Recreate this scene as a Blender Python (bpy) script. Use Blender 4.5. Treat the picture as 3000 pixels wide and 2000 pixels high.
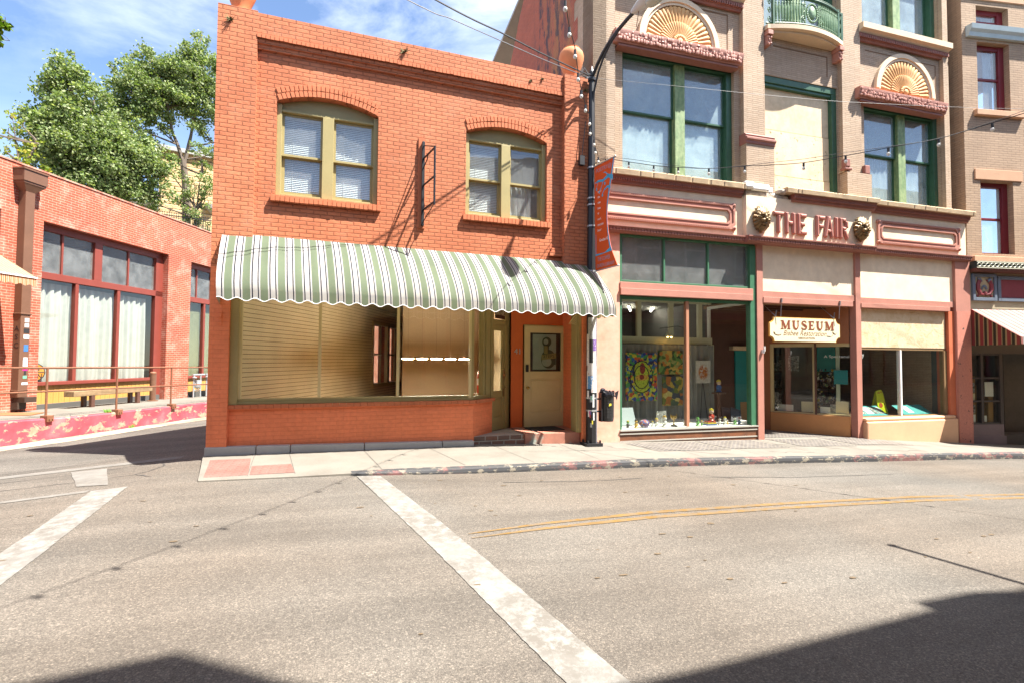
import bpy, bmesh, math, random
from mathutils import Vector, Matrix, Euler, noise as mnoise
R=math.radians; PI=math.pi
rnd=random.Random(7)
for o in list(bpy.data.objects): bpy.data.objects.remove(o)
S=bpy.context.scene; COL=S.collection

# ---------------------------------------------------------------- camera, sky, sun, exposure
cam_d=bpy.data.cameras.new('camera'); cam=bpy.data.objects.new('camera',cam_d); COL.objects.link(cam)
cam_d.sensor_width=36; cam_d.lens=1474/3000*36; cam_d.clip_start=.05; cam_d.clip_end=2000
def cam_axes(yaw,pitch,roll):
    fw=Vector((math.sin(yaw)*math.cos(pitch),math.cos(yaw)*math.cos(pitch),math.sin(pitch)))
    rt=Vector((math.cos(yaw),-math.sin(yaw),0)); up=rt.cross(fw)
    r2=math.cos(roll)*rt+math.sin(roll)*up; u2=-math.sin(roll)*rt+math.cos(roll)*up
    return Matrix((r2,u2,-fw)).transposed().to_4x4()
cam.matrix_world=Matrix.Translation((0,0,1.6))@cam_axes(R(19.0593),R(2.059),R(.3817))
S.camera=cam
SUN=Vector((1.33,-1.0,2.96)).normalized()
sd=bpy.data.lights.new('sun','SUN'); sd.energy=4.6; sd.angle=R(.5); sd.color=(1,.955,.88)
so=bpy.data.objects.new('sun',sd); COL.objects.link(so); so.location=(20,-20,40)
so.rotation_euler=SUN.to_track_quat('Z','Y').to_euler()
W=bpy.data.worlds.new('World'); S.world=W; W.use_nodes=True
wn=W.node_tree; wn.nodes.clear(); L_=wn.links.new
sky=wn.nodes.new('ShaderNodeTexSky'); sky.sky_type='NISHITA'; sky.sun_disc=False
sky.sun_elevation=math.asin(SUN.z); sky.sun_rotation=math.atan2(SUN.x,SUN.y)
sky.air_density=1.0; sky.dust_density=.6; sky.ozone_density=1.6; sky.altitude=1600
tc=wn.nodes.new('ShaderNodeTexCoord'); mp=wn.nodes.new('ShaderNodeMapping'); mp.inputs['Scale'].default_value=(1.6,1.6,5)
nz=wn.nodes.new('ShaderNodeTexNoise'); nz.inputs['Scale'].default_value=1.7; nz.inputs['Detail'].default_value=9; nz.inputs['Roughness'].default_value=.6; nz.inputs['Distortion'].default_value=.5
rp=wn.nodes.new('ShaderNodeValToRGB'); rp.color_ramp.elements[0].position=.36; rp.color_ramp.elements[1].position=.74
rp.color_ramp.elements[0].color=(.0,.0,.0,1); rp.color_ramp.elements[1].color=(.85,.85,.85,1)
mx=wn.nodes.new('ShaderNodeMixRGB'); mx.inputs[2].default_value=(8.2,8.4,8.8,1)
bg=wn.nodes.new('ShaderNodeBackground'); bg.inputs['Strength'].default_value=.078
wo=wn.nodes.new('ShaderNodeOutputWorld')
L_(tc.outputs['Generated'],mp.inputs['Vector']); L_(mp.outputs[0],nz.inputs['Vector']); L_(nz.outputs['Fac'],rp.inputs['Fac'])
sx=wn.nodes.new('ShaderNodeSeparateXYZ'); L_(tc.outputs['Generated'],sx.inputs[0]); er=wn.nodes.new('ShaderNodeMapRange'); er.inputs['From Min'].default_value=.36; er.inputs['From Max'].default_value=.62; er.inputs['To Min'].default_value=.12; er.inputs['To Max'].default_value=.95; L_(sx.outputs['Z'],er.inputs['Value'])
cm=wn.nodes.new('ShaderNodeMath'); cm.operation='MULTIPLY'; L_(rp.outputs['Color'],cm.inputs[0]); L_(er.outputs[0],cm.inputs[1]); L_(cm.outputs[0],mx.inputs['Fac']); L_(sky.outputs[0],mx.inputs[1]); L_(mx.outputs[0],bg.inputs['Color']); L_(bg.outputs[0],wo.inputs['Surface'])
S.view_settings.view_transform='Standard'; S.view_settings.look='None'; S.view_settings.gamma=1
S.view_settings.exposure=2.08
try:
    S.cycles.max_bounces=8; S.cycles.diffuse_bounces=4; S.cycles.glossy_bounces=3; S.cycles.transparent_max_bounces=12
    S.cycles.use_denoising=True; S.cycles.caustics_reflective=False; S.cycles.caustics_refractive=False; S.cycles.sample_clamp_indirect=6
except Exception: pass

# ---------------------------------------------------------------- mesh helpers
class MB:
    def __init__(s): s.v=[]; s.f=[]; s.uv=None
    def add(s,vs,fs):
        o=len(s.v); s.v+=[tuple(p) for p in vs]; s.f+=[tuple(i+o for i in f) for f in fs]; return s
    def box(s,x0,x1,y0,y1,z0,z1):
        return s.add([(x0,y0,z0),(x1,y0,z0),(x1,y1,z0),(x0,y1,z0),(x0,y0,z1),(x1,y0,z1),(x1,y1,z1),(x0,y1,z1)],
                     [(0,3,2,1),(4,5,6,7),(0,1,5,4),(1,2,6,5),(2,3,7,6),(3,0,4,7)])
    def quad(s,a,b,c,d): return s.add([a,b,c,d],[(0,1,2,3)])
    def xz(s,pts,y0,y1):           # outline in x,z extruded in y
        n=len(pts); vs=[(p[0],y0,p[1]) for p in pts]+[(p[0],y1,p[1]) for p in pts]
        return s.add(vs,[tuple(range(n)),tuple(range(2*n-1,n-1,-1))]+[(i,i+n,(i+1)%n+n,(i+1)%n) for i in range(n)])
    def xy(s,pts,z0,z1):
        n=len(pts); vs=[(p[0],p[1],z0) for p in pts]+[(p[0],p[1],z1) for p in pts]
        return s.add(vs,[tuple(range(n-1,-1,-1)),tuple(range(n,2*n))]+[(i,(i+1)%n,(i+1)%n+n,i+n) for i in range(n)])
    def profx(s,prof,x0,x1):       # (y,z) profile swept along x
        n=len(prof); vs=[(x0,p[0],p[1]) for p in prof]+[(x1,p[0],p[1]) for p in prof]
        return s.add(vs,[tuple(range(n)),tuple(range(2*n-1,n-1,-1))]+[(i,i+n,(i+1)%n+n,(i+1)%n) for i in range(n)])
    def tube(s,path,r,n=8,cap=True):
        P=[Vector(p) for p in path]; m=len(P); rs=r if isinstance(r,(list,tuple)) else [r]*m; vs=[]; pn=None
        for i in range(m):
            d=(P[min(i+1,m-1)]-P[max(i-1,0)]).normalized()
            if pn is None:
                a=Vector((0,0,1)) if abs(d.z)<.9 else Vector((1,0,0)); pn=d.cross(a).normalized()
            else:
                pn=pn-d*pn.dot(d)
                pn=pn.normalized() if pn.length>1e-6 else d.orthogonal().normalized()
            b=d.cross(pn)
            for k in range(n):
                t=2*PI*k/n; vs.append(P[i]+(pn*math.cos(t)+b*math.sin(t))*rs[i])
        fs=[(i*n+k,i*n+(k+1)%n,(i+1)*n+(k+1)%n,(i+1)*n+k) for i in range(m-1) for k in range(n)]
        if cap: fs+=[tuple(range(n-1,-1,-1)),tuple(range((m-1)*n,m*n))]
        return s.add(vs,fs)
    def lathe(s,prof,cx=0,cy=0,n=20,ph=0,sy=1):
        m=len(prof); vs=[(cx+r*math.cos(2*PI*k/n+ph),cy+sy*r*math.sin(2*PI*k/n+ph),z) for r,z in prof for k in range(n)]
        fs=[(i*n+k,i*n+(k+1)%n,(i+1)*n+(k+1)%n,(i+1)*n+k) for i in range(m-1) for k in range(n)]
        fs+=[tuple(range(n-1,-1,-1)),tuple(range((m-1)*n,m*n))]
        return s.add(vs,fs)
    def ball(s,c,r,n=10,m=6):
        rx,ry,rz=r if isinstance(r,(tuple,list)) else (r,r,r)
        vs=[(c[0]+rx*math.sin(PI*j/m)*math.cos(2*PI*k/n),c[1]+ry*math.sin(PI*j/m)*math.sin(2*PI*k/n),c[2]+rz*math.cos(PI*j/m)) for j in range(m+1) for k in range(n)]
        return s.add(vs,[(j*n+k,(j+1)*n+k,(j+1)*n+(k+1)%n,j*n+(k+1)%n) for j in range(m) for k in range(n)])
    def merge(s,o,M=None):
        return s.add([tuple(M@Vector(p)) for p in o.v] if M else o.v,o.f)
    def mesh(s,name,off=(0,0,0)):
        me=bpy.data.meshes.new(name); me.from_pydata([(p[0]-off[0],p[1]-off[1],p[2]-off[2]) for p in s.v],[],s.f)
        if s.uv:
            l=me.uv_layers.new(name='UVMap')
            for lp in me.loops: l.data[lp.index].uv=s.uv[lp.vertex_index]
        me.validate(); me.update(); return me
OFF={}
def finish(o,mat,smooth=False,bev=0,ang=40):
    if mat: o.data.materials.append(mat)
    if smooth:
        for p in o.data.polygons: p.use_smooth=True
        try:
            m=o.modifiers.new('smooth','EDGE_SPLIT'); m.split_angle=R(ang)
        except Exception: pass
    if bev:
        m=o.modifiers.new('bevel','BEVEL'); m.width=bev; m.segments=2; m.limit_method='ANGLE'; m.angle_limit=R(50)
def islands(mb,tol=.012):
    """separate pieces of a builder: connected faces, joined again where their boxes touch"""
    par=list(range(len(mb.v)))
    def fd(i):
        while par[i]!=i: par[i]=par[par[i]]; i=par[i]
        return i
    for f in mb.f:
        a=fd(f[0])
        for i in f[1:]: par[fd(i)]=a
    grp={}
    for f in mb.f: grp.setdefault(fd(f[0]),[]).append(f)
    L=[]
    for fs in grp.values():
        P=[mb.v[i] for f in fs for i in f]; L.append([[min(p[k] for p in P)-tol for k in range(3)],[max(p[k] for p in P)+tol for k in range(3)],fs])
    ch=True
    while ch:
        ch=False
        for i in range(len(L)):
            for j in range(i+1,len(L)):
                if all(L[i][0][k]<=L[j][1][k] and L[j][0][k]<=L[i][1][k] for k in range(3)):
                    L[i]=[[min(a,b) for a,b in zip(L[i][0],L[j][0])],[max(a,b) for a,b in zip(L[i][1],L[j][1])],L[i][2]+L[j][2]]; L.pop(j); ch=True; break
            if ch: break
    out=[]
    for _,_,fs in L:
        m=MB(); ix={}
        for f in fs:
            for i in f:
                if i not in ix: ix[i]=len(m.v); m.v.append(mb.v[i])
            m.f.append(tuple(ix[i] for i in f))
        out.append(m)
    return out
SPLIT={'shop_pier','upper_sill','dentil_course','panel_groove','lintel','window_sill','carved_bracket','brick_pier','mullion','doorway_wall','stucco_panel','beam','frieze','carved_cornice','cornice_ledge','frieze_moulding','infill_board','sash','pane','interior_wall','metal_strip','window_frame','shopfront_frame','curtain_panel','soffit_batten','strap','steel_band','broken_pier_cap','corbel','roof','interior_partition','museum_wall','back_wall','window_shelf','hanger','display_partition','bracket_rod','lattice','pilaster','plaque_scroll','plaque_leaf','shop_base','shop_interior','balustrade','scrollwork'}
def part(mb,name,mat,root,smooth=False,bev=0,label=None,ang=40):
    if name in SPLIT and not mb.uv and len(mb.f)<5000:
        L=islands(mb)
        if len(L)>1:
            return [part1(m,name,mat,root,smooth,bev,label,ang) for m in L][0]
    return part1(mb,name,mat,root,smooth,bev,label,ang)
def part1(mb,name,mat,root,smooth=False,bev=0,label=None,ang=40):
    off=OFF.get(root.name,(0,0,0)) if root.name in OFF else root.get('_o',(0,0,0))
    me=mb.mesh(name,off); o=bpy.data.objects.new(name,me); COL.objects.link(o); o.parent=root
    OFF[o.name]=tuple(off); finish(o,mat,smooth,bev,ang)
    if label: o['label']=label
    return o
I4=Matrix.Identity(4)
def tagit(o,label,cat,group=None):
    o['label']=label; o['category']=cat
    if group: o['group']=group
def thing(name,label,cat,frame=I4,base=(0,0,0),group=None):
    o=bpy.data.objects.new(name,None); COL.objects.link(o); o.empty_display_size=.2
    o.matrix_world=frame@Matrix.Translation(base); OFF[o.name]=tuple(base); tagit(o,label,cat,group); return o
def solo(mb,name,mat,label,cat,frame=I4,group=None,smooth=False,bev=0,base=None,kind=None,ang=40):
    if base is None:
        xs=[p[0] for p in mb.v]; ys=[p[1] for p in mb.v]; zs=[p[2] for p in mb.v]
        base=((min(xs)+max(xs))/2,(min(ys)+max(ys))/2,min(zs))
    o=bpy.data.objects.new(name,mb.mesh(name,base)); COL.objects.link(o); o.matrix_world=frame@Matrix.Translation(base)
    OFF[o.name]=tuple(base); finish(o,mat,smooth,bev,ang); tagit(o,label,cat,group)
    if kind: o['kind']=kind
    return o
def struct(mb,name,mat,label=None,smooth=False,kind='structure'):
    o=bpy.data.objects.new(name,mb.mesh(name)); COL.objects.link(o); finish(o,mat,False)
    if smooth:
        for p in o.data.polygons: p.use_smooth=True
    o['kind']=kind
    if label: o['label']=label
    return o
def kids(o): return [c for c in bpy.data.objects if c.parent==o]
def dup(root,loc=None,rz=None,label=None,frame=None):
    r=root.copy(); COL.objects.link(r)
    if frame is not None: r.matrix_world=frame
    else:
        if loc is not None: r.location=loc
        if rz is not None: r.rotation_euler.z=rz
    if label: r['label']=label
    for c in kids(root):
        d=c.copy(); COL.objects.link(d); d.parent=r
        for e in kids(c):
            g=e.copy(); COL.objects.link(g); g.parent=d
    return r
def wall(mb,u0,u1,z0,z1,holes,y0,y1,n=14):
    """front at y0, back at y1; holes (a,b,c,d[,rise]) cut through, rise = arched head"""
    us=sorted({u0,u1,*[h[0] for h in holes],*[h[1] for h in holes]}); zs=sorted({z0,z1,*[h[2] for h in holes],*[h[3] for h in holes]})
    us=[u for u in us if u0<=u<=u1]; zs=[z for z in zs if z0<=z<=z1]
    inh=lambda u,z: any(h[0]<u<h[1] and h[2]<z<h[3] for h in holes)
    for i in range(len(us)-1):
        for j in range(len(zs)-1):
            a,b,c,d=us[i],us[i+1],zs[j],zs[j+1]
            if inh((a+b)/2,(c+d)/2): continue
            mb.quad((a,y0,c),(b,y0,c),(b,y0,d),(a,y0,d)); mb.quad((b,y1,c),(a,y1,c),(a,y1,d),(b,y1,d))
    for h in holes:
        a,b,c,d=h[:4]; rise=h[4] if len(h)>4 else 0; sp=d-rise
        if a>u0: mb.quad((a,y0,c),(a,y0,sp),(a,y1,sp),(a,y1,c))
        if b<u1: mb.quad((b,y0,sp),(b,y0,c),(b,y1,c),(b,y1,sp))
        if c>z0: mb.quad((a,y0,c),(a,y1,c),(b,y1,c),(b,y0,c))
        if d<z1:
            if not rise: mb.quad((a,y0,d),(b,y0,d),(b,y1,d),(a,y1,d))
            else:
                A=arc(a,b,sp,rise,n)
                for k in range(n):
                    p,q=A[k],A[k+1]
                    mb.quad((p[0],y0,p[1]),(q[0],y0,q[1]),(q[0],y0,d),(p[0],y0,d)); mb.quad((q[0],y1,q[1]),(p[0],y1,p[1]),(p[0],y1,d),(q[0],y1,d))
                    mb.quad((p[0],y0,p[1]),(p[0],y1,p[1]),(q[0],y1,q[1]),(q[0],y0,q[1]))
    mb.quad((u0,y0,z1),(u1,y0,z1),(u1,y1,z1),(u0,y1,z1)); mb.quad((u0,y1,z0),(u0,y0,z0),(u0,y0,z1),(u0,y1,z1)); mb.quad((u1,y0,z0),(u1,y1,z0),(u1,y1,z1),(u1,y0,z1))
    return mb
def arc(a,b,sp,rise,n=14):
    w=(b-a)/2; r=(w*w+rise*rise)/(2*rise); cx=(a+b)/2; cz=sp+rise-r; t0=math.asin(min(1,w/r))
    return [(cx+r*math.sin(-t0+2*t0*k/n),cz+r*math.cos(-t0+2*t0*k/n)) for k in range(n+1)]
def frame_box(mb,a,b,c,d,w,y0,y1,bot=None,top=None):
    bot=w if bot is None else bot; top=w if top is None else top
    mb.box(a,a+w,y0,y1,c,d); mb.box(b-w,b,y0,y1,c,d); mb.box(a+w,b-w,y0,y1,c,c+bot); mb.box(a+w,b-w,y0,y1,d-top,d)
def text(mb,s,x,z,h,y,ext=.004,shear=0,width=None,M=None,bold=0,align='C'):
    cu=bpy.data.curves.new('t','FONT'); cu.body=s; cu.size=1; cu.extrude=.5; cu.shear=shear; cu.offset=bold; cu.resolution_u=3
    ob=bpy.data.objects.new('t',cu); COL.objects.link(ob); dg=bpy.context.evaluated_depsgraph_get()
    me=ob.evaluated_get(dg).to_mesh(); vs=[tuple(v.co) for v in me.vertices]; fs=[tuple(p.vertices) for p in me.polygons]
    ob.evaluated_get(dg).to_mesh_clear(); bpy.data.objects.remove(ob); bpy.data.curves.remove(cu)
    if not vs: return mb
    x0=min(v[0] for v in vs); x1=max(v[0] for v in vs); z0=min(v[1] for v in vs); z1=max(v[1] for v in vs)
    k=h/(z1-z0); kx=k if width is None else width/(x1-x0); cx=(x0+x1)/2 if align=='C' else x0
    pts=[(x+(v[0]-cx)*kx,y-(v[2]+.5)*ext,z+(v[1]-z0)*k) for v in vs]
    return mb.add([tuple(M@Vector(p)) for p in pts] if M else pts,fs)
def frame(x,y,deg): return Matrix.Translation((x,y,0))@Matrix.Rotation(R(deg),4,'Z')

# ---------------------------------------------------------------- materials
def C(r,g,b):
    f=lambda c:(c/12.92 if c<=.04045 else ((c+.055)/1.055)**2.4); return tuple(f(c/255) for c in (r,g,b))+(1,)
class NT:
    def __init__(s,name):
        s.m=bpy.data.materials.new(name); s.m.use_nodes=True; s.t=s.m.node_tree; s.t.nodes.clear()
        s.out=s.t.nodes.new('ShaderNodeOutputMaterial'); s.b=s.t.nodes.new('ShaderNodeBsdfPrincipled'); s.l(s.b.outputs[0],s.out.inputs['Surface'])
        s.tc=s.t.nodes.new('ShaderNodeTexCoord'); s.P=s.tc.outputs['Object']
    def l(s,a,b): s.t.links.new(a,b)
    def n(s,typ,ins=None,**kw):
        x=s.t.nodes.new(typ)
        for k,v in kw.items(): setattr(x,k,v)
        for k,v in (ins or {}).items():
            if hasattr(v,'is_output'): s.l(v,x.inputs[k])
            else: x.inputs[k].default_value=v
        return x
    def noise(s,scale,detail=4,rough=.55,vec=None,dist=0,o='Fac'): return s.n('ShaderNodeTexNoise',{'Vector':vec or s.P,'Scale':scale,'Detail':detail,'Roughness':rough,'Distortion':dist}).outputs[o]
    def ramp(s,fac,*st,const=False):
        x=s.n('ShaderNodeValToRGB',{'Fac':fac}); e=x.color_ramp.elements
        if const: x.color_ramp.interpolation='CONSTANT'
        while len(e)<len(st): e.new(.5)
        for k,(p,c) in enumerate(st):
            e[k].position=p; e[k].color=c if isinstance(c,tuple) else (c,c,c,1)
        return x.outputs['Color']
    def mix(s,f,a,b,mode='MIX'): return s.n('ShaderNodeMixRGB',{0:f,1:a,2:b},blend_type=mode).outputs[0]
    def math(s,op,a,b=0,c=0): return s.n('ShaderNodeMath',{0:a,1:b,2:c},operation=op).outputs[0]
    def sep(s,v=None): return s.n('ShaderNodeSeparateXYZ',{0:v or s.P}).outputs
    def com(s,x=0,y=0,z=0): return s.n('ShaderNodeCombineXYZ',{0:x,1:y,2:z}).outputs[0]
    def bump(s,h,dist=.01,st=1): 
        x=s.n('ShaderNodeBump',{'Height':h,'Distance':dist,'Strength':st}); s.l(x.outputs[0],s.b.inputs['Normal']); return x
    def set(s,col=None,rough=None,metal=None,spec=None):
        for k,v in (('Base Color',col),('Roughness',rough),('Metallic',metal),('Specular IOR Level',spec)):
            if v is None: continue
            if hasattr(v,'is_output'): s.l(v,s.b.inputs[k])
            else: s.b.inputs[k].default_value=v
        return s.m
def sc(c,k): return (c[0]*k,c[1]*k,c[2]*k,1)
def mk(name,c,rough=.6,var=.18,scale=4,bump=0,bscale=60,metal=0,spec=.4,bd=.004):
    t=NT(name); f=t.noise(scale,6,.6); f2=t.noise(scale*9,3,.6)
    col=t.ramp(f,(.25,sc(c,1-var)),(.75,sc(c,1+var*.6)))
    col=t.mix(.35*min(1,var*4),col,t.ramp(f2,(.3,sc(c,.8)),(.7,sc(c,1.12))))
    if bump: t.bump(t.noise(bscale,4,.6),bd,bump)
    return t.set(col,rough,metal,spec)
def two(name,c1,c2,scale=5,lo=.48,hi=.52,detail=8,rough=.7,stretch=(1,1,1),var=.2,bump=.3,bd=.003):
    t=NT(name); mpn=t.n('ShaderNodeMapping',{'Vector':t.P,'Scale':stretch}).outputs[0]
    f=t.ramp(t.noise(scale,detail,.62,mpn),(lo,0.0),(hi,1.0)); v=t.noise(scale*3,5,.6)
    a=t.ramp(v,(.3,sc(c1,1-var)),(.7,sc(c1,1+var*.5))); b=t.ramp(v,(.3,sc(c2,1-var)),(.7,sc(c2,1+var*.5)))
    if bump: t.bump(t.math('SUBTRACT',1.0,f),bd,bump)
    return t.set(t.mix(f,a,b),rough)
def brick(name,c1,c2,mort,L=.215,H=.068,ms=.011,bump=1,bd=.012,wear=None,wl=(.5,.68),wscale=2.2,fine=None,rough=.8,smear=0,tint=None):
    t=NT(name); s=t.sep(); nv=t.noise(2.2,3,.5,o='Color'); nv2=t.noise(30,3,.6,o='Color')
    u=t.math('ADD',s[0],s[1]); base=t.com(u,s[2],0)
    d=t.n('ShaderNodeVectorMath',{0:nv,1:(.5,.5,.5)},operation='SUBTRACT').outputs[0]
    d=t.n('ShaderNodeVectorMath',{0:d,1:(.012,.012,0)},operation='MULTIPLY').outputs[0]
    d2=t.n('ShaderNodeVectorMath',{0:nv2,1:(.5,.5,.5)},operation='SUBTRACT').outputs[0]
    d2=t.n('ShaderNodeVectorMath',{0:d2,1:(.011,.008,0)},operation='MULTIPLY').outputs[0]
    v=t.n('ShaderNodeVectorMath',{0:base,1:d}).outputs[0]; v=t.n('ShaderNodeVectorMath',{0:v,1:d2}).outputs[0]
    b=t.n('ShaderNodeTexBrick',{'Vector':v,'Scale':1.0,'Brick Width':L,'Row Height':H,'Mortar Size':ms,'Mortar Smooth':.55,'Bias':0.0,'Color1':c1,'Color2':c2,'Mortar':mort},offset=.5)
    col=b.outputs['Color']
    big=t.noise(.9,5,.6); col=t.mix(1,col,t.ramp(big,(.25,.82),(.75,1.12)),'MULTIPLY')
    mid=t.noise(14,5,.65); col=t.mix(1,col,t.ramp(mid,(.2,.86),(.8,1.1)),'MULTIPLY')
    if tint: col=t.mix(t.ramp(t.noise(.45,4,.6),(.4,0.0),(.7,.8)),col,t.mix(1,col,tint,'MULTIPLY'))
    if wear:
        wn_=t.ramp(t.noise(wscale,9,.7,dist=.4),(wl[0],0.0),(wl[1],1.0))
        wf=t.math('MULTIPLY',wn_,t.math('ADD',.35,t.math('MULTIPLY',b.outputs['Fac'],.6)))
        col=t.mix(wf,col,wear)
    h=t.math('SUBTRACT',1.0,b.outputs['Fac']); h=t.math('ADD',h,t.math('MULTIPLY',mid,.35)); h=t.math('ADD',h,t.math('MULTIPLY',big,.5))
    if smear: h=t.math('MULTIPLY',h,smear)
    t.bump(h,bd,bump); return t.set(col,rough,spec=.3)
def glass(name,tint=(.9,.95,.92,1),k=1.0,add=.02,dust=0,dc=(.6,.62,.62,1)):
    t=NT(name); t.t.nodes.remove(t.b)
    tr=t.n('ShaderNodeBsdfTransparent',{'Color':tint}); gl=t.n('ShaderNodeBsdfGlossy',{'Roughness':.003,'Color':(1,1,1,1)})
    wob=t.n('ShaderNodeBump',{'Height':t.noise(1.1,2,.5),'Distance':.012,'Strength':.25}); t.l(wob.outputs[0],gl.inputs['Normal'])
    bf=t.n('ShaderNodeNewGeometry').outputs['Backfacing']; fr=t.n('ShaderNodeFresnel',{'IOR':t.math('SUBTRACT',1.5,t.math('MULTIPLY',bf,.8333))}).outputs[0]; f=t.math('ADD',t.math('MULTIPLY',fr,k),add)
    f=t.math('MULTIPLY',f,t.math('SUBTRACT',1.0,t.math('MULTIPLY',bf,.85)))
    mx=t.n('ShaderNodeMixShader',{0:f,1:tr.outputs[0],2:gl.outputs[0]})
    if dust:
        df=t.n('ShaderNodeBsdfDiffuse',{'Color':dc}); dm=t.n('ShaderNodeMixShader',{0:t.math('MULTIPLY',t.ramp(t.noise(3,6,.65),(.3,.3),(.7,1.0)),dust),1:mx.outputs[0],2:df.outputs[0]}); t.l(dm.outputs[0],t.out.inputs['Surface'])
    else: t.l(mx.outputs[0],t.out.inputs['Surface'])
    return t.m
def emit(name,c,s):
    t=NT(name); t.b.inputs['Emission Color'].default_value=c; t.b.inputs['Emission Strength'].default_value=s; return t.set(c)

M={}
ORG=(.49,.152,.068,1)
M['brick']=brick('painted_orange_brick',sc(ORG,1.06),sc(ORG,.9),sc(ORG,.68),ms=.009,bd=.017,tint=(1.02,1.18,1.25,1),wear=(.56,.27,.17,1),wl=(.52,.8),wscale=1.1)  # mortar darkened below the paint tone: joint shade and grime in the colour
M['brick_low']=brick('orange_brick_low',(.82,.24,.107,1),(.79,.228,.10,1),(.74,.21,.093,1),ms=.006,bd=.0035,H=.0695)
M['brick_arch']=brick('arch_brick',sc(ORG,1.05),sc(ORG,.92),sc(ORG,.85),L=5,H=5,bd=.004)
M['stucco_o']=mk('orange_paint',(.60,.13,.03,1),.7,.12,3,.4,50)
M['olive']=mk('olive_trim_paint',(.33,.27,.115,1),.5,.12,3,.15,40)
M['cream']=mk('cream_trim_paint',(.58,.48,.25,1),.5,.1,3)
M['conc']=mk('grey_concrete',(.34,.32,.29,1),.85,.2,2,.4,70)
M['kerbgrey']=mk('grey_base_stone',(.36,.36,.355,1),.85,.18,2.5,.3,40)
M['dark']=mk('dark_interior',(.035,.03,.027,1),.9,.3,2)
M['black']=mk('black_iron',(.018,.018,.02,1),.45,.3,6)
M['white']=mk('white_paint',(.78,.77,.74,1),.6,.06,3)
M['terra']=mk('terracotta',(.58,.22,.09,1),.75,.14,5,.2,30)
M['stepc']=mk('red_step_concrete',(.36,.15,.10,1),.8,.2,4,.4,60)
M['glass']=glass('window_glass')
M['glasst']=glass('dusty_transom_glass',(.9,.92,.9,1),.45,.01,.16)
M['glassf']=glass('dusty_upper_glass',(.9,.95,.95,1),1.2,.10,.36,(.50,.63,.66,1))
M['glass2']=glass('sky_window_glass',(.93,.96,.96,1),1.1,.07,.13)
M['glassshop']=glass('shop_glass',(.93,.95,.92,1),.9,.015)

# asphalt
def asphalt():
    t=NT('asphalt'); v=t.n('ShaderNodeTexVoronoi',{'Vector':t.P,'Scale':95.0},feature='F1')
    r=t.sep(v.outputs['Color']); st=t.ramp(r[0],(0.0,(.085,.076,.066,1)),(.3,(.13,.116,.1,1)),(.75,(.165,.147,.126,1)),(.93,(.24,.215,.183,1)),(1.0,(.31,.27,.225,1)))
    v2=t.n('ShaderNodeTexVoronoi',{'Vector':t.P,'Scale':260.0},feature='F1'); r2=t.sep(v2.outputs['Color'])
    st=t.mix(.45,st,t.ramp(r2[1],(0,(.07,.064,.058,1)),(.6,(.15,.135,.116,1)),(1.0,(.26,.23,.195,1))))
    bi=t.ramp(v.outputs['Distance'],(0.0,1.0),(.75,.62)); st=t.mix(1,st,bi,'MULTIPLY')
    big=t.noise(.55,6,.62); st=t.mix(1,st,t.ramp(big,(.3,.90),(.7,1.2)),'MULTIPLY')
    # worn wheel tracks run along the street
    mp_=t.n('ShaderNodeMapping',{'Vector':t.P,'Scale':(.12,1.3,1)}).outputs[0]; tr=t.noise(1.3,5,.6,mp_)
    st=t.mix(1,st,t.ramp(tr,(.35,.80),(.62,1.07)),'MULTIPLY')
    oil=t.ramp(t.noise(9,5,.6,t.n('ShaderNodeMapping',{'Vector':t.P,'Scale':(1,1,1),'Location':(4,7,0)}).outputs[0]),(.70,0.0),(.78,.4)); st=t.mix(oil,st,(.05,.046,.042,1))
    spot=t.ramp(t.noise(2.6,6,.7),(.66,0.0),(.74,.35)); st=t.mix(spot,st,(.07,.06,.052,1))
    warm=t.noise(.25,3,.5); st=t.mix(1,st,t.ramp(warm,(.35,(1.05,.97,.9,1)),(.7,(.97,1,1.02,1))),'MULTIPLY')
    h=t.math('ADD',t.math('MULTIPLY',v.outputs['Distance'],-1.0),t.math('MULTIPLY',t.noise(300,3,.6),.6)); t.bump(h,.006,.7)
    return t.set(st,.9,spec=.25)
M['asphalt']=asphalt()
def roadpaint(name,c,lo,hi,worn=.85):
    t=NT(name); mp_=t.n('ShaderNodeMapping',{'Vector':t.P,'Scale':(1.0,1.0,1)}).outputs[0]
    f=t.ramp(t.noise(9,12,.8,mp_),(lo,0.0),(hi,1.0)); g=t.ramp(t.noise(1.1,6,.65),(.34,0.2),(.58,worn)); f2=t.math('MULTIPLY',f,g)
    f2=t.math('MAXIMUM',f2,t.ramp(t.noise(140,4,.7),(.62,0.0),(.7,.7)))
    dirt=t.ramp(t.noise(3.5,6,.6),(.3,.72),(.7,1.05)); p=t.mix(1,c,dirt,'MULTIPLY')
    t.bump(t.noise(130,4,.6),.003,.5)
    return t.set(t.mix(f2,p,(.125,.112,.096,1)),.8,spec=.25)
M['wline']=roadpaint('worn_white_road_paint',(.235,.227,.207,1),.42,.54,.95)
M['wline2']=roadpaint('faded_white_road_paint',(.195,.184,.165,1),.36,.56,.95)
M['yline']=roadpaint('yellow_road_paint',(.20,.112,.026,1),.42,.56,.8)
def sidewalk():
    t=NT('sidewalk_concrete'); f=t.noise(1.2,7,.65); f2=t.noise(45,4,.6)
    c=t.ramp(f,(.25,(.135,.12,.1,1)),(.55,(.18,.164,.138,1)),(.8,(.205,.187,.16,1))); c=t.mix(1,c,t.ramp(f2,(.2,.88),(.8,1.08)),'MULTIPLY')
    st=t.ramp(t.noise(3.2,7,.7),(.62,0.0),(.72,.4)); c=t.mix(st,c,(.13,.105,.08,1)); t.bump(f2,.003,.5)
    return t.set(c,.88,spec=.25)
M['walk']=sidewalk()
M['tactile']=mk('pink_tactile_paving',(.42,.20,.15,1),.8,.2,5,.3,40)
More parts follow.
